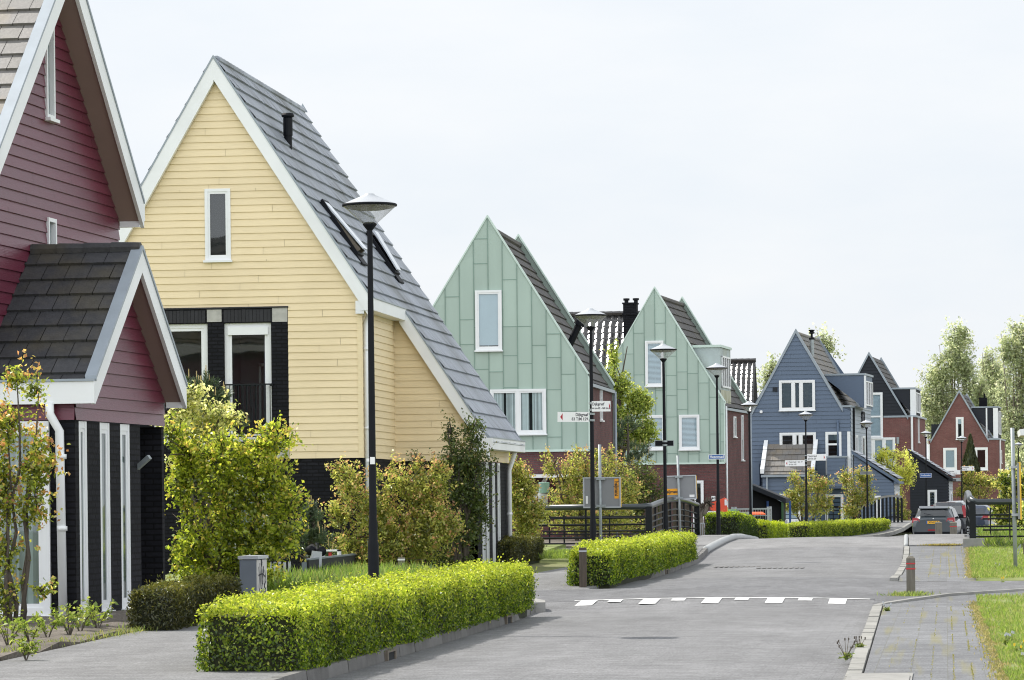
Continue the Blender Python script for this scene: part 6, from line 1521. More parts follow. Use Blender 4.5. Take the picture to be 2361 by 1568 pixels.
# ---------------------------------------------------------------- parked cars (rear view)
def car(label, px, Y, zg, L_, W, Hh, paint, kind, rz=0.0, px_is_left=False):
    p = atY(px, 1200, Y)
    h = thing('parked_car', label, 'car', (p.x, Y, zg), rz, 'cars parked beyond the bridge')
    hw = W / 2
    # stations from the tail (y=0) to the nose: (y, [half width, z] rings from sill to roof centre)
    tail = {'hatch': .30, 'van': .12, 'sedan': .75}[kind]
    belt = .92 if kind != 'van' else .98
    def ring(y, top, w_, wt, sill=.22, bl=belt):
        return [(y, 0, sill), (y, w_ * .86, sill), (y, w_ * .97, sill + .16), (y, w_, .62), (y, w_ * .985, bl - .08), (y, w_ * .93, bl), (y, wt, top - .07), (y, wt * .82, top - .012), (y, 0, top)]
    R_ = [ring(.0, .93, hw * .80, hw * .66, .34, .80), ring(.04, .98, hw * .93, hw * .72, .24, .86), ring(.16, 1.0 if kind == 'sedan' else 1.06, hw * .97, hw * .74, .2), ring(tail + .05, Hh - (.16 if kind != 'sedan' else .28), hw, hw * .70), ring(tail + .32, Hh - .03, hw, hw * .74), ring(L_ * .42, Hh, hw, hw * .77), ring(L_ * .56, Hh - .05, hw, hw * .75), ring(L_ * .74, 1.0, hw, hw * .82), ring(L_ * .9, .88, hw * .96, hw * .78, .2, .82), ring(L_, .62, hw * .78, hw * .6, .24, .58)]
    m = MB(); n = len(R_[0])
    for a, b in zip(R_, R_[1:]):
        for i in range(n - 1):
            for s in (-1, 1):
                q = [(s * a[i][1], a[i][0], a[i][2]), (s * a[i+1][1], a[i+1][0], a[i+1][2]), (s * b[i+1][1], b[i+1][0], b[i+1][2]), (s * b[i][1], b[i][0], b[i][2])]
                m.poly(q if s > 0 else q[::-1])
    for s in (-1, 1): m.poly([(s * v[1], v[0], v[2]) for v in R_[0]])
    body = m.build('body', paint, h, smooth=True)
    me = body.data
    me.set_sharp_from_angle(angle=math.radians(38)) if hasattr(me, 'set_sharp_from_angle') else None
    gl = M['carglass']
    yg0, zg0, zg1 = .155, 1.06, Hh - .17
    if kind == 'sedan': zg0, zg1 = 1.02, Hh - .16
    yb, yt = (.10 if kind != 'sedan' else .40), tail + .03
    m = MB(); wb, wt = hw * .76, hw * .66
    f = lambda x: .05 * (1 - (x / wb) ** 2)
    N_ = 8
    for k in range(N_):
        u0, u1 = -1 + 2 * k / N_, -1 + 2 * (k + 1) / N_
        m.poly([(u0 * wb, yb - .03 - f(u0 * wb) * .4, zg0), (u1 * wb, yb - .03 - f(u1 * wb) * .4, zg0), (u1 * wt, yt - .04 - f(u1 * wb), zg1), (u0 * wt, yt - .04 - f(u0 * wb), zg1)])
    m.build('rear_window', gl, h, smooth=True)
    for s in (-1, 1):
        m = MB(); m.poly([(s * hw * .955, tail + .25, belt + .03), (s * hw * .955, L_ * .64, belt + .03), (s * hw * .80, L_ * .53, Hh - .10), (s * hw * .79, tail + .42, Hh - .11)]); m.build('side_window', gl, h)
        m = MB(); zl0, zl1 = (.78, 1.0) if kind != 'van' else (.85, 1.42)
        if kind == 'van': m.hexa([(s * hw * .76, .05, zl0), (s * hw * .97, .10, zl0), (s * hw * .97, .3, zl0), (s * hw * .76, .2, zl0), (s * hw * .70, .10, zl1), (s * hw * .84, .16, zl1), (s * hw * .84, .3, zl1), (s * hw * .70, .2, zl1)])
        else: m.hexa([(s * hw * .60, -.015, zl0 + .06), (s * hw * .99, .10, zl0), (s * hw * 1.0, .34, zl0 + .06), (s * hw * .6, .2, zl0 + .05), (s * hw * .68, .03, zl1 - .03), (s * hw * .95, .12, zl1), (s * hw * .98, .34, zl1 - .02), (s * hw * .66, .2, zl1)])
        tl = m.build('tail_light', M['taillight'], h)
        m = MB(); m.hexa([(s * hw * .74, .016, zl0 + .09), (s * hw * .92, .06, zl0 + .06), (s * hw * .92, .1, zl0 + .06), (s * hw * .72, .08, zl0 + .09), (s * hw * .74, .03, zl0 + .13), (s * hw * .92, .08, zl0 + .12), (s * hw * .92, .12, zl0 + .12), (s * hw * .74, .1, zl0 + .13)]); m.build('lens', M['lens'], tl)
        for yw in (.68, L_ - .72):
            m = MB(); m.tube([(s * (hw - .20), yw, .30), (s * (hw + .005), yw, .30)], .305, 20); wv = m.build('wheel', M['mesh_dark'], h)
            m = MB(); m.tube([(s * (hw + .004), yw, .30), (s * (hw + .014), yw, .30)], .20, 16); m.build('rim', M['lampcap'], wv)
        m = MB(); m.hexa([(s * hw * .95, L_ * .60, belt + .02), (s * (hw + .16), L_ * .60, belt + .03), (s * (hw + .14), L_ * .63, belt + .03), (s * hw * .95, L_ * .63, belt + .02), (s * hw * .95, L_ * .60, belt + .13), (s * (hw + .15), L_ * .60, belt + .17), (s * (hw + .13), L_ * .63, belt + .16), (s * hw * .95, L_ * .63, belt + .13)]); m.build('mirror', M['pole'], h)
    m = MB(); m.hexa([(-hw * .86, -.03, .30), (hw * .86, -.03, .30), (hw * .9, .2, .28), (-hw * .9, .2, .28), (-hw * .86, -.045, .42), (hw * .86, -.045, .42), (hw * .9, .2, .42), (-hw * .9, .2, .42)]); m.build('bumper', M['pole'], h)
    m = MB(); m.box(-.2, .2, -.05, -.03, .47, .52); m.build('fog_lamp', M['taillight'], h)
    m = MB(); zp = .75 if kind == 'hatch' else .42; m.box(-.26, .26, -.056 if kind != 'hatch' else -.022, .0, zp, zp + .11); pl = m.build('number_plate', M['plate'], h)
    if kind == 'hatch':
        m = MB(); m.box(-.26, -.22, -.026, -.022, .75, .86); m.build('plate_band', M['signblue'], pl)
        lettering('XV-411-T', .10, pl, (.02, -.025, .805), M['signtext'], 'CENTER', .003, .95)
    m = MB(); m.lathe(0, 0, [(0, 0), (.045, .0), (.045, .012), (0, .014)], 12); bg_ = m.build('badge', M['chrome'], h); bg_.rotation_euler = (PI / 2, 0, 0); bg_.location = (0, .02, .94)
    m = MB(); m.bar((-.02, yb - .065, zg0 + .03), (-.36, yb - .05, zg0 + .10), .015, .02); m.build('wiper', M['pole'], h)
    m = MB(); m.tube([(0, tail + .30, Hh - .02), (.0, tail + .12, Hh + .20)], .008, 5); m.build('antenna', M['pole'], h)
    m = MB(); m.hexa([(-hw * .66, tail - .02, Hh - .12), (hw * .66, tail - .02, Hh - .12), (hw * .7, tail + .35, Hh - .06), (-hw * .7, tail + .35, Hh - .06), (-hw * .66, tail - .04, Hh - .09), (hw * .66, tail - .04, Hh - .09), (hw * .7, tail + .35, Hh - .0), (-hw * .7, tail + .35, Hh - .0)])
    if kind == 'hatch': m.build('roof_spoiler', paint, h)
    # interior seen through the glass
    m = MB()
    for x in (-.35, .35): m.box(x - .2, x + .2, L_ * .36, L_ * .39, .7, 1.28); m.box(x - .11, x + .11, L_ * .36, L_ * .38, 1.25, Hh - .12)
    m.build('seat', M['mesh_dark'], h)
    return h
M['carglass'] = glassmat('car_glass', (.30, .33, .34), .10)
M['taillight'] = plain('tail_light_red', (.30, .008, .016), .3, .1, 9, spec=.4)
M['lens'] = plain('tail_light_clear', (.40, .10, .10), .1, .05, spec=.9)
M['plate'] = plain('yellow_plate', (.80, .42, .02), .4, .02)
M['chrome'] = plain('chrome', (.75, .76, .78), .15, .02, metal=1.0)
def paint(name, c): return plain(name, c, .30, .04, 2, spec=.5, metal=.1, coat=.6)
car('grey hatchback seen from behind with a yellow number plate', 2150, 140.5, -.36, 3.97, 1.74, 1.46, paint('paint_grey', (.06, .07, .08)), 'hatch', -.09)
car('dark tall hatchback half hidden behind the grey hatchback', 2184, 149, -.33, 4.1, 1.72, 1.58, paint('paint_black', (.02, .023, .03)), 'van', -.08)
car('dark blue sedan behind the right bridge railing', 2233, 151, -.36, 4.4, 1.76, 1.47, paint('paint_blue', (.035, .05, .085)), 'sedan', -.12)
car('silver car, only its roof visible over the dark hatchback', 2206, 160, -.36, 4.2, 1.72, 1.64, paint('paint_silver', (.45, .48, .52)), 'van', -.12)
# ---------------------------------------------------------------- vegetation
def leaf_mesh(name, C, D, Nn, S, asp, colors, mat, parent=None, fold=.12):
    n = len(C)
    side = np.cross(D, Nn); side /= np.linalg.norm(side, axis=1, keepdims=True) + 1e-9
    up = np.cross(side, D)
    S = S[:, None]; asp = asp if np.isscalar(asp) else asp[:, None]
    v = np.stack([C - D * S * .5, C + side * S * asp * .5 + up * S * fold, C + D * S * .5, C - side * S * asp * .5 + up * S * fold], 1).reshape(-1, 3).astype(np.float32)
    me = bpy.data.meshes.new(name)
    me.vertices.add(4 * n); me.vertices.foreach_set('co', v.ravel())
    me.loops.add(4 * n); me.loops.foreach_set('vertex_index', np.arange(4 * n, dtype=np.int32))
    me.polygons.add(n); me.polygons.foreach_set('loop_start', np.arange(0, 4 * n, 4, dtype=np.int32)); me.polygons.foreach_set('loop_total', np.full(n, 4, np.int32))
    me.update(calc_edges=True); me.materials.append(mat)
    att = me.attributes.new('tint', 'FLOAT_COLOR', 'FACE')
    att.data.foreach_set('color', np.concatenate([colors, np.ones((n, 1))], 1).astype(np.float32).ravel())
    o = bpy.data.objects.new(name, me); col.objects.link(o)
    if parent: o.parent = parent
    return o
def unit(a): return a / (np.linalg.norm(a, axis=-1, keepdims=True) + 1e-9)

PAL = {   # (leaf colours, tip colours)
 'amel': ([(.29, .34, .05), (.21, .26, .04), (.40, .41, .07), (.11, .15, .024)], [(.48, .30, .10), (.52, .42, .12), (.38, .19, .08)]),
 'bush': ([(.30, .355, .045), (.215, .27, .032), (.41, .44, .06), (.10, .14, .02)], [(.50, .47, .09), (.44, .34, .08)]),
 'brown': ([(.26, .295, .06), (.34, .345, .085), (.155, .19, .038), (.41, .40, .11)], [(.46, .31, .13), (.42, .22, .12), (.50, .41, .16)]),
 'dark': ([(.07, .10, .025), (.095, .125, .03), (.05, .07, .018)], [(.18, .16, .045)]),
 'cream': ([(.50, .50, .20), (.42, .44, .16), (.58, .56, .28), (.22, .26, .07)], [(.6, .57, .26)]),
 'fresh': ([(.34, .40, .08), (.25, .31, .06), (.42, .46, .12), (.14, .19, .035)], [(.5, .50, .16)]),
 'lime': ([(.56, .58, .13), (.46, .50, .10), (.64, .62, .18)], [(.66, .64, .22)]),
 'willow': ([(.40, .43, .26), (.32, .36, .21), (.48, .50, .33), (.24, .28, .155)], [(.54, .53, .35)]),  # paled leaf colours with distance haze put in
 'ivy': ([(.055, .095, .018), (.04, .07, .014), (.26, .31, .06), (.38, .40, .09)], [(.56, .54, .18), (.5, .46, .14)]),
 'cyp': ([(.05, .062, .028), (.065, .078, .035), (.085, .095, .04)], [(.10, .095, .04)]),
}
def crown(parent, name, blobs, nt, per, tl, leaf, pal, seed, up=.35, tips=.35, rin=.45, asp=.62, mat='leaf', flat=.25, droop=0.0, shade=.55):
    g = np.random.default_rng(seed); nt = int(nt * 1.12)
    B = np.array(blobs, float)
    if len(B) > 4:                                         # break the big masses into smaller boughs
        B = np.concatenate([np.concatenate([B[:, :3] + unit(g.normal(size=(len(B), 3))) * B[:, 3:6] * .52, B[:, 3:6] * g.uniform(.5, .80, (len(B), 1))], 1) for _ in range(4)])
    wgt = (B[:, 3] * B[:, 4] + B[:, 3] * B[:, 5] + B[:, 4] * B[:, 5]); wgt /= wgt.sum()
    k = g.choice(len(B), nt, p=wgt)
    d = unit(g.normal(size=(nt, 3)))
    r = rin + (1 - rin) * g.random(nt) ** .6
    r *= g.uniform(.88, 1.10, nt)
    p = B[k, :3] + d * B[k, 3:6] * r[:, None]
    td = unit(d * .7 + np.array([0, 0, up]) + g.normal(size=(nt, 3)) * .45)
    ln = tl * g.uniform(.6, 1.5, nt)
    t = g.uniform(-.45, .75, (nt, per))
    lp = p[:, None, :] + td[:, None, :] * (t * ln[:, None])[:, :, None]
    if droop: lp[:, :, 2] -= droop * np.maximum(t + .2, 0) ** 1.5
    lp = lp + g.normal(size=lp.shape) * (tl * .12)
    n = nt * per
    lp = lp.reshape(-1, 3); tt = t.reshape(-1); rr = np.repeat(r, per)
    D = unit(np.repeat(td, per, 0) * .5 + g.normal(size=(n, 3)) * .8 + np.array([0, 0, -droop]))
    Nn = unit(np.array([0, 0, flat * 3]) + g.normal(size=(n, 3)))
    cols, tipc = PAL[pal]; cols = np.array(cols); tipc = np.array(tipc)
    c = cols[g.integers(0, len(cols), n)]
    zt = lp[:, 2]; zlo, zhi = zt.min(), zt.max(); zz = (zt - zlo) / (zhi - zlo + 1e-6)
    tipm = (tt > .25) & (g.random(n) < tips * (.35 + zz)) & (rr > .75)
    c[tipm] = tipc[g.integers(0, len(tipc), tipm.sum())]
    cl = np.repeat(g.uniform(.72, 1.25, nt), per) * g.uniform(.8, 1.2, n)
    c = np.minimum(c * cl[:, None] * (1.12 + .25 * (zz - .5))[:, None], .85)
    # leaves deep inside the crown, shade put into their darker colour
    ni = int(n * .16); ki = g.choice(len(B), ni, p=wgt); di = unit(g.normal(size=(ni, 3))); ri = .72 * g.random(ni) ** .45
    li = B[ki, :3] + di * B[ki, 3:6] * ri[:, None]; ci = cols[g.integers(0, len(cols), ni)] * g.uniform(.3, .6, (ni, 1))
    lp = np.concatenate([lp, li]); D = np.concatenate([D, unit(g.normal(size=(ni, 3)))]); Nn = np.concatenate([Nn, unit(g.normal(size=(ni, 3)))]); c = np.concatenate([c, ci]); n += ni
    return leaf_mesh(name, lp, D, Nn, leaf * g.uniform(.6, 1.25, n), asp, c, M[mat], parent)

def bl(px, py, Y, rx, ry, dep=.85):
    p = atY(px, py, Y); s = Y / 8000.0
    return (p.x, p.y, p.z, rx * s, rx * s * dep, ry * s)
def branches(parent, base, blobs, r0, seed, stems=1, mat='bark', tw=3, name='trunk'):
    r = random.Random(seed); m = MB(); base = Vector(base)
    zs = sorted(blobs, key=lambda b: b[2])
    for s in range(stems):
        b0 = base + Vector((r.uniform(-.15, .15) * (stems > 1), r.uniform(-.12, .12) * (stems > 1), -.15))
        tgt = Vector(blobs[s % len(blobs)][:3]) if stems > 1 else Vector((sum(b[0] for b in blobs) / len(blobs), sum(b[1] for b in blobs) / len(blobs), zs[-1][2]))
        n = 6; pts = [b0.lerp(tgt, i / n) + Vector((r.uniform(-1, 1), r.uniform(-1, 1), 0)) * (.05 * (b0 - tgt).length * (i > 0) * .5) for i in range(n + 1)]
        m.tube(pts, [r0 * (1 - .8 * i / n) for i in range(n + 1)], 7)
        if stems == 1:
            for b in blobs:
                c = Vector(b[:3]); q = pts[min(n - 1, max(1, int(n * .55 * max(0.1, (c.z - base.z) / max(.1, tgt.z - base.z)))))]
                mid = q.lerp(c, .5) + Vector((r.uniform(-.1, .1), r.uniform(-.1, .1), .06)) * (q - c).length
                m.tube([q, mid, c], [r0 * .5, r0 * .35, r0 * .14], 6)
    for b in blobs:
        c = Vector(b[:3])
        for k in range(tw):
            e = c + Vector((r.uniform(-1, 1) * b[3], r.uniform(-1, 1) * b[4], r.uniform(-.2, 1) * b[5])) * .9
            m.tube([c, c.lerp(e, .55) + Vector((0, 0, .05 * b[5])), e], [r0 * .28, r0 * .18, r0 * .06], 5)
    return m.build(name, M[mat], parent, smooth=True)
def plant(name, label, cat, blobs, ground, nt, per, tl, leaf, pal, seed, r0=.05, stems=1, group=None, **kw):
    bx = sum(b[0] for b in blobs) / len(blobs); by = sum(b[1] for b in blobs) / len(blobs)
    h = thing(name, label, cat, (0, 0, 0), 0, group)
    bm = kw.pop('barkmat', 'bark'); tw = kw.pop('tw', 5); bxo = kw.pop('bx', None)
    crown(h, 'crown', blobs, nt, per, tl, leaf, pal, seed, **kw)
    branches(h, ((bxo if bxo is not None else bx), by, ground), blobs, r0, seed, stems, bm, tw)
    return h

# near left young tree
Y = 38.6
plant('juneberry_tree', 'young tree with orange tipped leaves at the left edge before the curtained window', 'tree',
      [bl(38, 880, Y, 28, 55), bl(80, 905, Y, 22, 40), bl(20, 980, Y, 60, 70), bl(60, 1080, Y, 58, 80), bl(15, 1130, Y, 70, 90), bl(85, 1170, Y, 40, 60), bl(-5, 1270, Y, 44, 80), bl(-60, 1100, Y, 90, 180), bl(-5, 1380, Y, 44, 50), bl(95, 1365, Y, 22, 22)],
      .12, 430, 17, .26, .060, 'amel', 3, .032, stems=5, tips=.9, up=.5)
Y = 51
plant('bush', 'big yellow green bush between the red porch and the grey cabinet', 'bush',
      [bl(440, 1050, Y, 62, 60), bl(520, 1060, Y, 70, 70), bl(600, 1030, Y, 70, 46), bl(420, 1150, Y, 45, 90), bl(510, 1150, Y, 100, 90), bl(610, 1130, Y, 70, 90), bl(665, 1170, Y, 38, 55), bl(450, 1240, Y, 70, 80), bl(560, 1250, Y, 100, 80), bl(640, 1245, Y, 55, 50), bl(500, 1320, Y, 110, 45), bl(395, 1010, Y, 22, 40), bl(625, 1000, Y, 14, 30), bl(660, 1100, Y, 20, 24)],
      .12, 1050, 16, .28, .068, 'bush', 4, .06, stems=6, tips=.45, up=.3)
Y = 57
plant('dogwood_bush', 'cream leaved bush top showing above the big yellow green bush', 'bush', [bl(440, 925, Y, 50, 38), bl(500, 945, Y, 50, 34), bl(420, 970, Y, 40, 40), bl(530, 965, Y, 30, 24), bl(470, 990, Y, 70, 30), bl(450, 1060, Y, 60, 60)], .1, 230, 14, .22, .075, 'cream', 5, .05, stems=4, up=.2, flat=.5)
Y = 65.5
plant('bush', 'wide brown green bush with reddish shoots behind the nearest lamp', 'bush',
      [bl(800, 1120, Y, 38, 50), bl(775, 1200, Y, 34, 40), bl(850, 1165, Y, 70, 70), bl(935, 1125, Y, 70, 60), bl(1000, 1145, Y, 60, 70), bl(870, 1240, Y, 110, 70), bl(970, 1225, Y, 90, 80), bl(800, 1270, Y, 60, 50), bl(900, 1300, Y, 120, 35), bl(1030, 1220, Y, 40, 60), bl(775, 1080, Y, 10, 26), bl(955, 1065, Y, 10, 30), bl(905, 1075, Y, 9, 24), bl(1005, 1085, Y, 12, 22), bl(870, 1095, Y, 9, 20)],
      .1, 1350, 15, .25, .062, 'brown', 6, .05, stems=8, tips=.7, up=.55)
Y = 68.5
plant('tall_bush', 'tall dark green bush at the corner of the yellow house lean-to', 'bush',
      [bl(1040, 1000, Y, 20, 40), bl(1090, 990, Y, 30, 40), bl(1060, 1060, Y, 50, 50), bl(1095, 1070, Y, 40, 60), bl(1080, 1140, Y, 58, 60), bl(1060, 1220, Y, 55, 60), bl(1030, 1120, Y, 40, 60), bl(1110, 1180, Y, 22, 60), bl(1040, 1285, Y, 50, 30), bl(960, 1060, Y, 18, 22)],
      .1, 700, 15, .24, .058, 'dark', 7, .06, stems=6, tips=.3, up=.4)
Y = 83
plant('bush', 'green bush beside the white downpipe at the back of the yellow house', 'bush', [bl(1190, 1090, Y, 28, 40), bl(1215, 1120, Y, 30, 40), bl(1195, 1160, Y, 42, 60), bl(1225, 1190, Y, 38, 50), bl(1200, 1235, Y, 45, 40), bl(1178, 1075, Y, 12, 25), bl(1245, 1180, Y, 20, 24)], .1, 600, 14, .24, .065, 'brown', 8, .05, stems=4, tips=.4)
Y = 96
plant('bush', 'broad rust tipped bush behind the railing, left of the first sign board', 'bush', [bl(1275, 1075, Y, 25, 35), bl(1300, 1110, Y, 50, 50), bl(1350, 1085, Y, 46, 45), bl(1400, 1090, Y, 50, 50), bl(1340, 1150, Y, 90, 50), bl(1430, 1130, Y, 50, 50), bl(1380, 1200, Y, 110, 45), bl(1300, 1190, Y, 50, 50), bl(1330, 1050, Y, 8, 18), bl(1378, 1045, Y, 9, 20), bl(1405, 1048, Y, 9, 18), bl(1262, 1060, Y, 8, 18)], 0, 1150, 13, .25, .068, 'brown', 9, .06, stems=6, tips=.6, up=.5)
Y = 101
plant('bush', 'dull green bush between the two grey sign boards', 'bush', [bl(1475, 1100, Y, 40, 40), bl(1460, 1150, Y, 50, 50), bl(1505, 1140, Y, 30, 50), bl(1480, 1195, Y, 60, 40)], 0, 520, 13, .24, .066, 'dark', 10, .06, stems=4, tips=.6)
Y = 121
plant('young_tree', 'slim young tree with pale yellow green leaves between the two green houses', 'tree', [bl(1413, 825, Y, 14, 32), bl(1410, 880, Y, 24, 40), bl(1432, 900, Y, 26, 40), bl(1420, 950, Y, 34, 50), bl(1460, 940, Y, 34, 40), bl(1485, 930, Y, 20, 26), bl(1475, 990, Y, 40, 36), bl(1430, 1010, Y, 40, 40), bl(1500, 985, Y, 16, 20), bl(1410, 800, Y, 6, 16)], -.1, 1000, 13, .30, .092, 'fresh', 11, .09, up=.5, tips=.3, bx=atY(1428, 1000, Y).x)
# pines built as whorls of needle shoots with pale candles
def pine(name, label, px, Y, y0, y1, wpx, seed, ground, gap=None):
    r = random.Random(seed); g = np.random.default_rng(seed)
    a = atY(px, y0, Y); b = atY(px, y1, Y); s = Y / 8000; hgt = a.z - b.z
    h = thing(name, label, 'pine', (0, 0, 0))
    m = MB(); m.tube([(b.x, Y, ground), (b.x + .02, Y, b.z + hgt * .5), (a.x, Y, a.z)], [.07, .045, .012], 7)
    P_, D_, Cn = [], [], MB(); C_ = []
    for i in range(26):
        t = r.random() ** .8; z = a.z - t * hgt; R0 = wpx * s * (.18 + .82 * t ** .8)
        az = r.uniform(0, 2 * PI); st = Vector((b.x, Y, z - .1)); en = st + Vector((math.cos(az) * R0, math.sin(az) * R0, R0 * .35))
        m.tube([st, st.lerp(en, .6) + Vector((0, 0, -.04)), en], [.02, .013, .006], 5)
        for k in range(5):
            q = st.lerp(en, .35 + .65 * (k + 1) / 5) + Vector((r.gauss(0, .06), r.gauss(0, .06), 0)); dr = (en - st).normalized() * .5 + Vector((r.gauss(0, .3), r.gauss(0, .3), .8)); dr.normalize()
            L_ = .22
            for j in range(46):
                tt = r.random(); P_.append(q + dr * (tt * L_)); nd = dr * .7 + Vector((r.gauss(0, .6), r.gauss(0, .6), r.gauss(0, .4))); D_.append(nd.normalized())
            if k >= 3 and r.random() < .6: Cn.tube([q + dr * L_ * .9, q + Vector((0, 0, .02)) + dr * L_ * .9 + Vector((0, 0, r.uniform(.08, .18)))], [.012, .007], 5)
    for j in range(60):
        P_.append(Vector((a.x, Y, a.z - .15 + r.random() * .2))); D_.append(Vector((r.gauss(0, .5), r.gauss(0, .5), 1)).normalized())
    Cn.tube([(a.x, Y, a.z), (a.x, Y, a.z + .2)], [.014, .008], 5)
    P_ = np.array([tuple(p) for p in P_]); D_ = np.array([tuple(p) for p in D_]); n = len(P_)
    cols = np.array([(.045, .075, .035), (.06, .09, .045), (.09, .12, .06)])[g.integers(0, 3, n)] * g.uniform(.7, 1.3, (n, 1))
    leaf_mesh('needles', P_ + D_ * .05, D_, unit(g.normal(size=(n, 3))), g.uniform(.09, .14, n), .13, cols, M['needle'], h)
    m.build('trunk', M['bark'], h, smooth=True); Cn.build('candle', plain('pine_candle', (.50, .38, .17), .8, .1), h)
    return h
pine('pine_sapling', 'small dark pine with pale candles above the cream bush', 475, 60, 868, 1010, 62, 21, .1)
pine('pine_sapling', 'pine branch of a small dark pine left of the brown bush', 722, 64, 1175, 1300, 45, 22, .1)
pine('pine_tree', 'dark pine with pale candles below the slim young tree', 1447, 116, 965, 1075, 52, 23, -.1)
Y = 158
plant('bush', 'rust tipped bush before the tiled blue porch, above the white picket fence', 'bush', [bl(1832, 1105, Y, 16, 26), bl(1828, 1140, Y, 28, 32), bl(1865, 1120, Y, 30, 28), bl(1890, 1125, Y, 28, 24), bl(1860, 1160, Y, 55, 38), bl(1820, 1175, Y, 24, 26), bl(1900, 1170, Y, 24, 30), bl(1868, 1090, Y, 8, 18)], -.2, 560, 12, .28, .085, 'brown', 12, .06, stems=5, tips=.6, up=.5)
Y = 159
plant('bush', 'rust tipped bush right of the tiled blue porch, before the slate blue shed', 'bush', [bl(1950, 1110, Y, 22, 26), bl(1985, 1105, Y, 24, 26), bl(1965, 1140, Y, 34, 32), bl(1998, 1135, Y, 18, 28), bl(1945, 1085, Y, 6, 14), bl(1960, 1170, Y, 22, 22)], -.2, 430, 12, .28, .085, 'brown', 13, .06, stems=4, tips=.6, up=.5)
Y = 186
plant('lime_tree', 'bright lime yellow tree before the dark gabled house', 'tree', [bl(2040, 1040, Y, 20, 16), bl(2070, 1055, Y, 30, 22), bl(2030, 1065, Y, 24, 20), bl(2060, 1085, Y, 46, 24), bl(2095, 1085, Y, 20, 26), bl(2090, 1115, Y, 26, 20), bl(2070, 1140, Y, 24, 20), bl(2020, 1080, Y, 14, 10)], -.2, 420, 12, .36, .10, 'lime', 14, .10, tips=.5, flat=.5, bx=atY(2068, 1100, Y).x)
plant('bush', 'thin rust green shrub left of the parked grey car under the lime tree', 'bush', [bl(2072, 1165, 172, 14, 22), bl(2080, 1190, 172, 18, 16)], -.2, 90, 12, .25, .09, 'brown', 31, .04, stems=3, tips=.5)
# cypress
def cypress(px, Y, y0, y1, w):
    g = np.random.default_rng(5); a = atY(px, y0, Y); b = atY(px, y1, Y); s = Y / 8000; n = 9000
    h = thing('cypress_tree', 'tall dark narrow cypress before the red brick house', 'tree')
    t = g.random(n) ** .75; R0 = w * s * np.minimum(1, t * 1.55) ** .75 * (1 - .10 * np.sin(t * 9)); az = g.random(n) * 2 * PI; rr = R0 * (.55 + .5 * g.random(n))
    lob = 1 + .14 * np.sin(az * 5 + t * 12)
    P_ = np.stack([a.x + np.cos(az) * rr * lob, Y + np.sin(az) * rr * lob, a.z - t * (a.z - b.z)], 1)
    D = unit(np.stack([np.cos(az) * .25, np.sin(az) * .25, np.ones(n)], 1) + g.normal(size=(n, 3)) * .18)
    cols = np.array(PAL['cyp'][0])[g.integers(0, 3, n)] * g.uniform(.6, 1.4, (n, 1))
    leaf_mesh('crown', P_, D, unit(np.stack([np.cos(az), np.sin(az), 0 * az], 1) + g.normal(size=(n, 3)) * .4), g.uniform(.16, .34, n), .3, cols, M['needle'], h)
    m = MB(); m.tube([(a.x, Y, -.3), (a.x, Y, a.z - 1)], [.12, .03], 7); m.build('trunk', M['bark'], h)
cypress(2236, 238, 1003, 1140, 19)
Y = 212
plant('bush', 'low rust green bush at the foot of the dark cypress', 'bush', [bl(2235, 1105, Y, 20, 20), bl(2255, 1115, Y, 24, 18), bl(2280, 1112, Y, 22, 16), bl(2245, 1135, Y, 40, 18), bl(2228, 1090, Y, 8, 14)], -.2, 380, 12, .30, .10, 'brown', 15, .06, stems=4, tips=.5, up=.5)
Y = 109
plant('ivy_shrub', 'large glossy shrub with yellow edges behind the right bridge railing', 'shrub', [bl(2315, 1120, Y, 28, 28), bl(2345, 1130, Y, 34, 40), bl(2375, 1120, Y, 30, 34), bl(2305, 1160, Y, 20, 34), bl(2345, 1180, Y, 40, 40), bl(2315, 1210, Y, 24, 26), bl(2370, 1215, Y, 40, 34)], .1, 620, 14, .22, .09, 'ivy', 16, .06, stems=5, tips=.9, up=.2)
plant('bush', 'small yellow green twig cut off by the right edge above the railing', 'bush', [bl(2368, 1172, 80, 20, 16), bl(2374, 1200, 80, 18, 14)], .1, 60, 12, .2, .06, 'fresh', 32, .03, stems=2)
# pollard
p = atY(1614, 1200, 112)
h = thing('pollard_tree', 'bare pollarded tree with knobbly branch ends behind the leaning sign post', 'tree')
zb = 0.0; k1 = atY(1614, 1195, 112); e1 = atY(1592, 1160, 112); e2 = atY(1632, 1160, 112); e3 = atY(1616, 1172, 112)
m = MB(); m.tube([(p.x, 112, zb - .2), (p.x + .02, 112, zb + .4), (k1.x, 112, k1.z)], [.13, .11, .10], 9)
for e in (e1, e2, e3): m.tube([(k1.x, 112, k1.z - .05), ((k1.x + e.x) / 2, 112, k1.z + .3 * (e.z - k1.z)), (e.x, 112, e.z)], [.09, .07, .06], 7)
m.build('trunk', M['bark_pale'], h, smooth=True)
r = random.Random(4); m = MB()
for e in (e1, e2, e3):
    for i in range(46):
        d = Vector((r.gauss(0, 1), r.gauss(0, 1), r.gauss(.3, 1))).normalized(); m.tube([(e.x, 112, e.z), Vector((e.x, 112, e.z)) + d * r.uniform(.1, .24)], [.035, .012], 5)
m.build('knob', M['bark'], h)
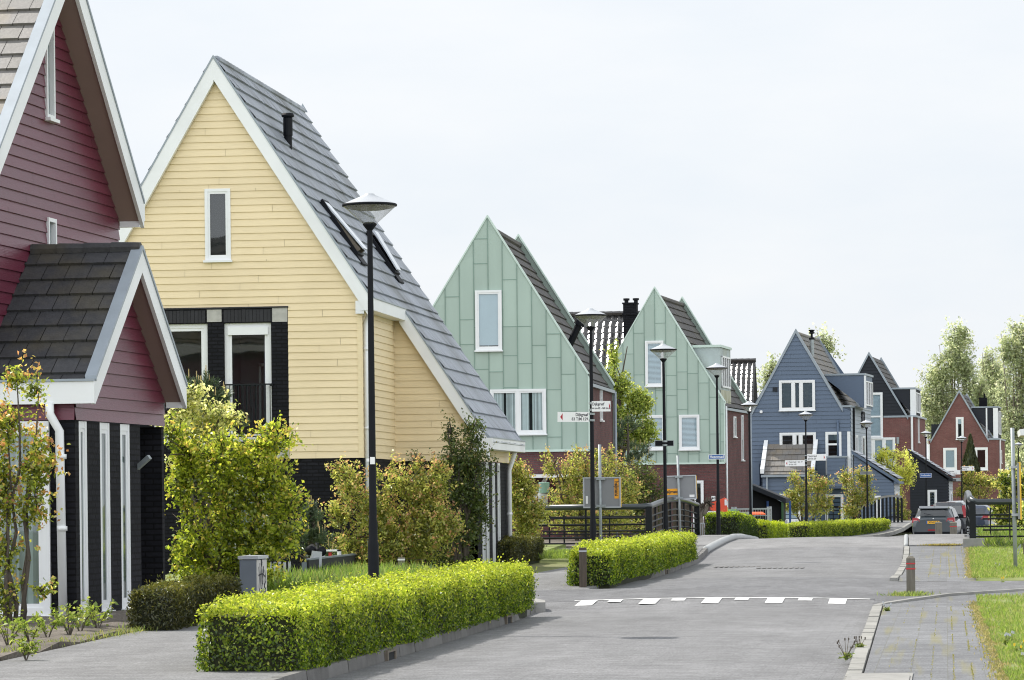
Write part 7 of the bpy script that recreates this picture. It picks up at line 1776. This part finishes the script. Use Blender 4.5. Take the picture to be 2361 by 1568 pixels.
# willows far behind and trees behind the blue house
def willow(label, Y, blobs, seed, nt, bx, name='willow_tree'):
    bs = [bl(x, y, Y, a, b) for x, y, a, b in blobs]
    h = thing(name, label, 'tree', (0, 0, 0), 0, 'tall pale trees behind the houses')
    crown(h, 'crown', bs, int(nt * .62), 15, 1.15, .27, 'willow', seed, up=.55, tips=.4, rin=.15, asp=.5, droop=.35)
    r = random.Random(seed); m = MB(); b0 = atY(bx, 1150, Y); top = max(b[2] + b[5] * .6 for b in bs)
    m.tube([(b0.x, Y, -.5), (b0.x + .3, Y, 4), (b0.x + .1, Y, top * .55)], [.5, .4, .22], 8)
    for b in bs:
        for k in range(4):
            st = Vector((b0.x + r.uniform(-.4, .4), Y, r.uniform(2.5, top * .5))); en = Vector((b[0] + r.uniform(-.6, .6) * b[3], b[1] + r.uniform(-.6, .6) * b[4], b[2] + r.uniform(.2, .95) * b[5]))
            mid = st.lerp(en, .5) + Vector(((en.x - st.x) * .2, 0, -.6)); m.tube([st, mid, en], [.13, .07, .02], 6)
    m.build('trunk', M['bark_pale'], h, smooth=True); return h
willow('tall pale green willow left of the others, above the red brick house', 335, [(2212, 790, 30, 44), (2185, 840, 34, 55), (2232, 850, 32, 66), (2158, 895, 30, 50), (2200, 920, 56, 66), (2250, 930, 34, 70), (2140, 930, 20, 44), (2150, 975, 30, 40)], 41, 1700, 2205)
willow('tall willow second from the right above the black dormer', 345, [(2278, 845, 24, 46), (2295, 890, 36, 70), (2268, 940, 40, 66), (2305, 1000, 46, 76)], 42, 1250, 2285)
willow('tallest pale willow at the right edge of the picture', 330, [(2348, 775, 26, 40), (2325, 825, 30, 60), (2360, 850, 34, 84), (2338, 925, 44, 84), (2350, 1030, 44, 80), (2395, 860, 44, 110)], 43, 1700, 2345)
willow('low far willow crown between the dark gabled house and the brick house', 372, [(2150, 960, 22, 40), (2170, 990, 26, 40)], 44, 320, 2160)
willow('thin pale tree crown peeping over the ridge of the blue house', 262, [(1893, 785, 18, 24), (1910, 800, 14, 24), (1884, 800, 10, 16)], 45, 80, 1895, 'pale_tree')
willow('thin pale tree crown at the left slope of the blue house', 262, [(1768, 868, 14, 20), (1782, 850, 12, 22), (1764, 890, 9, 16)], 46, 80, 1770, 'pale_tree')
willow('pale trees far right beside the last lamp', 300, [(2345, 1060, 20, 30), (2352, 1110, 20, 30)], 47, 260, 2350)

# ---------------------------------------------------------------- hedges
def hedge(label, path, width, height, z, seed, dens=2600, leaf=.034, pal='privet', wob=.05, group='clipped privet hedges along the road', core=True, name='hedge'):
    """leafy clipped hedge following a path (x,y); leaf shell over a dark inside"""
    g = np.random.default_rng(seed)
    h = thing(name, label, 'hedge', (0, 0, 0), 0, group)
    P_ = np.array(path, float); seg = np.linalg.norm(np.diff(P_, axis=0), axis=1); L_ = seg.sum(); cum = np.concatenate([[0], np.cumsum(seg)])
    zf = np.array([z(y) for x, y in path])
    def at(s):
        s = np.clip(s, 0, L_); x = np.interp(s, cum, P_[:, 0]); y = np.interp(s, cum, P_[:, 1]); zz = np.interp(s, cum, zf)
        e = .3; dx = np.interp(np.clip(s + e, 0, L_), cum, P_[:, 0]) - np.interp(np.clip(s - e, 0, L_), cum, P_[:, 0]); dy = np.interp(np.clip(s + e, 0, L_), cum, P_[:, 1]) - np.interp(np.clip(s - e, 0, L_), cum, P_[:, 1])
        n = np.hypot(dx, dy) + 1e-9; return x, y, zz, dx / n, dy / n
    wv = width / 2
    areas = np.array([L_ * width, L_ * height, L_ * height, width * height, width * height]); N_ = int(areas.sum() * dens)
    face = g.choice(5, N_, p=areas / areas.sum()); u = g.random(N_); v = g.random(N_)
    s = np.where(face < 3, u * L_, np.where(face == 3, 0, L_)); lat = np.select([face == 0, face == 1, face == 2], [(v * 2 - 1) * wv, wv, -wv], (u * 2 - 1) * wv)
    zz = np.where(face == 0, height, v * height)
    nl = np.select([face == 1, face == 2], [1., -1.], 0.); nz = np.where(face == 0, 1., 0.); ns = np.select([face == 3, face == 4], [-1., 1.], 0.)
    # rounded edges, lumps, and leaves at different depths
    rnd_ = .10; over = np.maximum(0, np.abs(lat) - (wv - rnd_)); oz = np.maximum(0, zz - (height - rnd_)); k = np.hypot(over, oz); sc_ = np.where(k > rnd_, rnd_ / (k + 1e-9), 1)
    lat = np.sign(lat) * (np.minimum(np.abs(lat), wv - rnd_) + over * sc_); zz = np.minimum(zz, height - rnd_) + oz * sc_
    lump = wob * (np.sin(s * 5.1 + lat * 7 + seed) * .5 + np.sin(s * 2.3 + zz * 9) * .5 + np.sin(s * 13.7 + lat * 11 + zz * 17) * .35)
    dep = -np.abs(g.normal(0, .05, N_)) + lump * 1.0 + (g.random(N_) < .05) * g.uniform(0, .09, N_)
    lat = lat + nl * dep; zz = zz + nz * dep * 1.1; so_ = ns * dep
    x, y, zb, dx, dy = at(s)
    px_, py_ = dy, -dx
    C = np.stack([x + px_ * lat + dx * so_, y + py_ * lat + dy * so_, zb + np.maximum(zz, .02)], 1) + g.normal(0, .012, (N_, 3))
    out = np.stack([px_ * nl + dx * ns, py_ * nl + dy * ns, nz + .15], 1)
    Nn = unit(out + g.normal(size=(N_, 3)) * .75); D = unit(np.cross(Nn, g.normal(size=(N_, 3))) + np.array([0, 0, .35]))
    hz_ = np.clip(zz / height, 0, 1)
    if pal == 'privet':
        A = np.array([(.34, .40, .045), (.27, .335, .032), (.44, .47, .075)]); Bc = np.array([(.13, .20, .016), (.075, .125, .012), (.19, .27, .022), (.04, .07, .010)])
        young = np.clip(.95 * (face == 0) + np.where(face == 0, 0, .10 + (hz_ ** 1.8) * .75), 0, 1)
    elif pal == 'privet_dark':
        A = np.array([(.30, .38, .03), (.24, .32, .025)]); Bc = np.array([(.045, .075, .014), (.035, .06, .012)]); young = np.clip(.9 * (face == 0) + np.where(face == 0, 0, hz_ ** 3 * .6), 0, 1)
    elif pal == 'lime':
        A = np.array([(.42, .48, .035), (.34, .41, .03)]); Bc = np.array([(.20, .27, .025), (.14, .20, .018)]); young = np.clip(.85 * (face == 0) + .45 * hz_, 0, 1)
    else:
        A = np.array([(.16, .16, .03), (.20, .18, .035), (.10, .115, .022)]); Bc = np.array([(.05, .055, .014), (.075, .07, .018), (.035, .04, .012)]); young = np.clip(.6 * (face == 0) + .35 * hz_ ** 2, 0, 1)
    ym = g.random(N_) < young  # pale tops: new growth, plus light from above put into the colour
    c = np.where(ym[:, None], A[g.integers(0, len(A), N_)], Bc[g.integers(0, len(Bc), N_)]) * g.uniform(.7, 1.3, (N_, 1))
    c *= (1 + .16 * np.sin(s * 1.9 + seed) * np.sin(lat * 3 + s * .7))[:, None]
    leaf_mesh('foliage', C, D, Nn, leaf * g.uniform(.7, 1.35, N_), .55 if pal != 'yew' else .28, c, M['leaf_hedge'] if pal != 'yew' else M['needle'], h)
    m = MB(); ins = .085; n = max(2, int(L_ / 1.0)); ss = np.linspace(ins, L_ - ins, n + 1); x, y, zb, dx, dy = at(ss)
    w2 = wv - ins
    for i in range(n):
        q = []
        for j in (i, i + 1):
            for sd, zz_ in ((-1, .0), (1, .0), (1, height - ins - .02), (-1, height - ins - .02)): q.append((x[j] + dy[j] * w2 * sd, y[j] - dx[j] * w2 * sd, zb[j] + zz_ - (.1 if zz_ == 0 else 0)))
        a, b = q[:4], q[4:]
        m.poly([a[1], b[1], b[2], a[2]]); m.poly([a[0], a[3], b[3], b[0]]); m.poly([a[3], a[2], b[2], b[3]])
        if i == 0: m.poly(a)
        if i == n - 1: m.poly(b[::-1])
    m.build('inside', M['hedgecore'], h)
    return h
zl_ = lambda y: gz(y) + LZ
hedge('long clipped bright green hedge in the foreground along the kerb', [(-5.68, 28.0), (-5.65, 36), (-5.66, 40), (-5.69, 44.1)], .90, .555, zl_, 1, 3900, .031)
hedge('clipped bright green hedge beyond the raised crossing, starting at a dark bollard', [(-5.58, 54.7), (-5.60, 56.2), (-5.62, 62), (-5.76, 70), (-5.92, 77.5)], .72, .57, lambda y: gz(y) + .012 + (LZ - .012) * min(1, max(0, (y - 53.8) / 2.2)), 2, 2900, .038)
hedge('short dark green hedge end on the bridge slope, left of the lime hedge', [(-6.55, 102.5), (-6.5, 107), (-6.5, 111.0)], 1.0, .66, zl_, 3, 1300, .055, 'privet_dark')
hedge('short lime green hedge right of the dark hedge end, below the wire cage', [(-6.5, 118), (-6.45, 122), (-6.35, 128.5)], 1.05, .76, lambda y: gz(y) + .0, 4, 1100, .058, 'lime')
hedge('long low hedge curving beside the road near the footbridge', [(-5.75, 136.5), (-5.1, 143), (-4.1, 150), (-2.95, 157)], .9, .70, lambda y: gz(y) + .02, 5, 1000, .06, 'privet')
hedge('low dark yew hedge on the left sidewalk beside the red porch', [(-8.64, 37.2), (-8.85, 40), (-9.03, 42.7)], .52, .46, lambda y: .12, 6, 4200, .045, 'yew', group='low yew hedges', wob=.035)
hedge('low dark yew hedge at the corner below the yellow house lean-to', [(-10.05, 76.5), (-10.0, 78.5), (-9.95, 81.5)], 1.0, .52, lambda y: .10, 7, 2200, .055, 'yew', group='low yew hedges', wob=.07)

# ---------------------------------------------------------------- small plants, grass, weeds
def blades(name, n, fx, hmin, hmax, wd, cols, seed, kind='stuff', lean=.5):
    g = np.random.default_rng(seed); p = fx(g, n); n = len(p)
    D = unit(np.stack([g.normal(0, lean, n), g.normal(0, lean, n), np.ones(n)], 1)); S = g.uniform(hmin, hmax, n)
    c = np.array(cols)[g.integers(0, len(cols), n)] * g.uniform(.7, 1.3, (n, 1))
    o = leaf_mesh(name, p + D * S[:, None] * .48, D, unit(np.stack([g.normal(size=n), g.normal(size=n), .2 + 0 * S], 1)), S, wd, c, M['grassblade'])
    if kind: o['kind'] = kind
    return o
gz_v = np.vectorize(gz)
gcol = [(.19, .27, .045), (.14, .21, .033), (.24, .31, .06), (.30, .30, .11)]
def lawnpos(y0, y1, edge, wid):
    def f(g, n):
        y = y0 + (y1 - y0) * g.random(n) ** 1.25; e = np.interp(y, [a for a, b in SWR], [b for a, b in SWR]) + edge
        d = g.random(n) ** 1.9 * wid; x = e + d
        keep = (np.sin(x * 9.1 + y * 1.7) + np.sin(x * 4 - y * 2.9) + g.normal(0, .8, n) > -1.15 + 1.5 * (d < .12))
        x, y = x[keep], y[keep]; return np.stack([x, y, gz_v(y) + .048], 1)
    return f
a = blades('lawn_grass', 70000, lawnpos(27, 48.0, -.02, 3.2), .03, .075, .16, gcol, 1)
b = blades('lawn_grass', 52000, lawnpos(58.0, 87, -.04, 4.2), .03, .09, .18, gcol, 2)
c = blades('lawn_grass', 9000, lawnpos(86, 104, .25, 3.0), .08, .34, .10, gcol + [(.10, .15, .03)], 3)
# seedy moss strips and tufts at the sidewalk edge
def strip(x0, sd, y0, y1):
    return lambda g, n: (lambda y: np.stack([np.interp(y, [a for a, b in SWR], [b for a, b in SWR]) + x0 + g.normal(0, sd, n), y, gz_v(y) + .052], 1))(y0 + (y1 - y0) * g.random(n))
blades('edge_moss', 5000, strip(-.06, .05, 27, 47), .012, .035, .5, [(.30, .26, .09), (.22, .22, .06), (.36, .30, .13)], 4)
blades('edge_moss', 5000, strip(-.05, .06, 58, 87), .012, .04, .5, [(.30, .26, .09), (.22, .22, .06), (.36, .30, .13)], 5)
blades('edge_moss', 900, lambda g, n: np.stack([-.98 + g.normal(0, .22, n) + .9, 87.4 + g.normal(0, .12, n), gz(87.4) + .07 + 0 * g.random(n)], 1), .02, .06, .5, [(.36, .30, .10), (.28, .25, .08)], 6)
# moss growing in the joints of the sidewalk
def joints(g, n):
    xs_ = np.array([-.49, -.31, -.13, .05, .20, .33]); k = g.choice(6, n, p=[.04, .06, .10, .22, .32, .26]); y = 27 + 19.6 * g.random(n); x = xs_[k] + g.normal(0, .004, n)
    keep = np.sin(y * 1.3 + k * 2.1) + np.sin(y * .6 + k) > -.6; return np.stack([x, y, .058 + 0 * y], 1)[keep]
blades('joint_moss', 2600, joints, .006, .014, .7, [(.24, .22, .06), (.30, .27, .08), (.18, .18, .05)], 7)
def joints2(g, n):
    xs_ = np.array([-.31, -.13, .05, .20, .36]); k = g.choice(5, n, p=[.08, .14, .24, .30, .24]); y = 58.2 + 29 * g.random(n); return np.stack([xs_[k] + g.normal(0, .006, n), y, gz_v(y) + .058], 1)
blades('joint_moss', 1500, joints2, .006, .016, .7, [(.26, .23, .07), (.32, .28, .09)], 8)
# grass behind the long hedge and by the canal
blades('tall_grass', 9000, lambda g, n: np.stack([-10.9 + 1.9 * g.random(n), 50.5 + 11 * g.random(n), .11 + 0 * g.random(n)], 1), .12, .42, .07, [(.14, .22, .035), (.18, .27, .045), (.10, .16, .03), (.26, .28, .08)], 9)
blades('canal_grass', 9000, lambda g, n: np.stack([-10.6 + 2.6 * g.random(n), 80.5 + 7.5 * g.random(n), .12 + 0 * g.random(n)], 1), .06, .22, .10, [(.20, .28, .05), (.26, .33, .07), (.14, .2, .035)], 10)
blades('verge_grass', 3000, lambda g, n: np.stack([-8.76 + g.normal(0, .10, n), 27 + 19 * g.random(n), .12 + 0 * g.random(n)], 1), .02, .09, .14, [(.20, .24, .05), (.28, .28, .08), (.14, .18, .04)], 11)
blades('verge_grass', 900, lambda g, n: np.stack([-8.95 + .3 * g.random(n), 37 + 9 * g.random(n), .12 + 0 * g.random(n)], 1), .03, .12, .14, [(.14, .20, .04), (.2, .25, .05)], 12)
# tuft round the bollard and round the sign post
def tuft(label, x, y, z, n, rx, ry, hmin, hmax, seed, cols=gcol):
    g = np.random.default_rng(seed); p = np.stack([x + g.normal(0, rx, n), y + g.normal(0, ry, n), z + 0 * g.random(n)], 1)
    D = unit(np.stack([g.normal(0, .6, n), g.normal(0, .6, n), np.ones(n)], 1)); S = g.uniform(hmin, hmax, n)
    c = np.array(cols)[g.integers(0, len(cols), n)] * g.uniform(.6, 1.3, (n, 1))
    return tag(leaf_mesh('grass_tuft', p + D * S[:, None] * .45, D, unit(g.normal(size=(n, 3))), S, .14, c, M['grassblade']), label, 'grass tuft')
tuft('grass tuft growing round the foot of the red banded bollard', -.52, 49.7, .085, 700, .15, .22, .03, .10, 1)
tuft('grass tuft round the foot of the slim post on the right lawn', atY(2331, 1320, 66).x, 66, .06, 500, .16, .25, .04, .16, 2)
def weed(name, label, x, y, z, n, hgt, seed, dry=False, flower=None):
    r = random.Random(seed); g = np.random.default_rng(seed); h = thing(name, label, 'weed', (x, y, z))
    m = MB(); tips = []
    for i in range(n):
        a = r.uniform(0, 2 * PI); l = hgt * r.uniform(.5, 1); e = Vector((math.cos(a) * l * .5, math.sin(a) * l * .5, l)); m.tube([(0, 0, 0), e * .5 + Vector((0, 0, .05 * hgt)), e], [.004, .003, .002], 4); tips.append(e)
    m.build('stem', M['bark_pale'] if dry else plain('weed_stem', (.14, .16, .05), .8), h)
    nl = 70; P_ = np.array([tuple(tips[r.randrange(n)] * r.uniform(.0, .35 if not dry else .3) + Vector((r.gauss(0, hgt * .12), r.gauss(0, hgt * .12), .01))) for _ in range(nl)])
    leaf_mesh('leaves', P_, unit(g.normal(size=(nl, 3)) + np.array([0, 0, .3])), unit(g.normal(size=(nl, 3)) + np.array([0, 0, 1])), g.uniform(.03, .06, nl), .3, np.array([(.14, .20, .04), (.22, .26, .06)])[g.integers(0, 2, nl)], M['leaf'], h)
    m = MB()
    for e in tips: m.tube([e - Vector((0, 0, .012)), e + Vector((0, 0, .012))], .006 if dry else .009, 6)
    m.build('seed_head', M['bark'] if dry else (flower or M['lampcap']), h)
p = atZ(1950, 1522, .04); weed('dry_weed', 'dry brown weed with seed heads leaning over the right kerb near the bottom', p.x, p.y, .04, 9, .20, 5, True)
p = atZ(1982, 1493, .06); weed('dry_weed', 'small dry brown weed on the right kerb, behind the larger dry weed', p.x, p.y, .05, 7, .12, 6, True)
p = atZ(2045, 1408, .06); weed('dandelion', 'yellowish dandelion plant on the kerb before the red banded bollard', p.x, p.y, .05, 7, .13, 7)
yel = plain('dandelion_yellow', (.75, .5, .02), .7)
for i, (px, py, fl) in enumerate(((2318, 1483, 0), (2330, 1478, 0), (2352, 1520, 0), (2347, 1502, 1), (2310, 1345, 1), (2300, 1310, 0))):
    p = atZ(px, py, .07); lbs = ['white dandelion clock at the lawn edge, left of a pair', 'white dandelion clock at the lawn edge, right of a pair', 'white dandelion clock nearest the bottom right corner', 'yellow dandelion flower nearest the bottom right corner', 'yellow dandelion flower on the far lawn near the sign post', 'white dandelion clock on the far lawn before the railing']
    weed('dandelion', lbs[i], p.x, p.y, .05, 3, .12, 20 + i, False, yel if fl else None)
# young shrubs in the flower bed
for i, (px, py, n, sz, lb) in enumerate(((20, 1490, 9, .55, 'leafy young plant at the far left of the flower bed'), (70, 1480, 9, .50, 'leafy young plant second from the left in the bed'), (110, 1468, 8, .48, 'leafy young plant in the bed below the curtained window'), (160, 1462, 10, .62, 'leafy young plant in the bed at the foot of the downpipe'), (185, 1455, 8, .50, 'leafy young plant in the bed just right of the downpipe'), (225, 1450, 9, .60, 'leafy young plant at the right end of the bed with bare twigs'), (60, 1515, 7, .34, 'low leafy plant at the front edge of the bed'), (5, 1440, 8, .55, 'leafy young plant half hidden behind the juneberry'))):
    p = atZ(px, py, .15); r = random.Random(60 + i); g = np.random.default_rng(60 + i); h = thing('young_shrub', lb, 'young plant', (p.x, p.y, .14), 0, 'young plants in the flower bed')
    m = MB(); P_, D_ = [], []
    for k in range(n):
        a = r.uniform(0, 2 * PI); l = sz * .62 * r.uniform(.5, 1); e = Vector((math.cos(a) * l * .55, math.sin(a) * l * .5, l * .85)); m.tube([(0, 0, -.03), e * .5 + Vector((0, 0, .08 * l)), e], [.006, .004, .002], 5)
        for j in range(13):
            t = r.uniform(.35, 1.0) if j > 5 else r.uniform(.85, 1.05); P_.append(tuple(e * t + Vector((r.gauss(0, .03), r.gauss(0, .03), r.gauss(0, .02))))); D_.append((r.gauss(0, 1), r.gauss(0, 1), r.gauss(.5, .5)))
    nn = len(P_); leaf_mesh('leaves', np.array(P_), unit(np.array(D_)), unit(g.normal(size=(nn, 3)) + np.array([0, 0, 1.])), g.uniform(.04, .08, nn), .5, np.array([(.22, .28, .05), (.30, .34, .08), (.13, .19, .03)])[g.integers(0, 3, nn)] * g.uniform(.8, 1.2, (nn, 1)), M['leaf'], h)
    m.build('twigs', M['bark'], h)
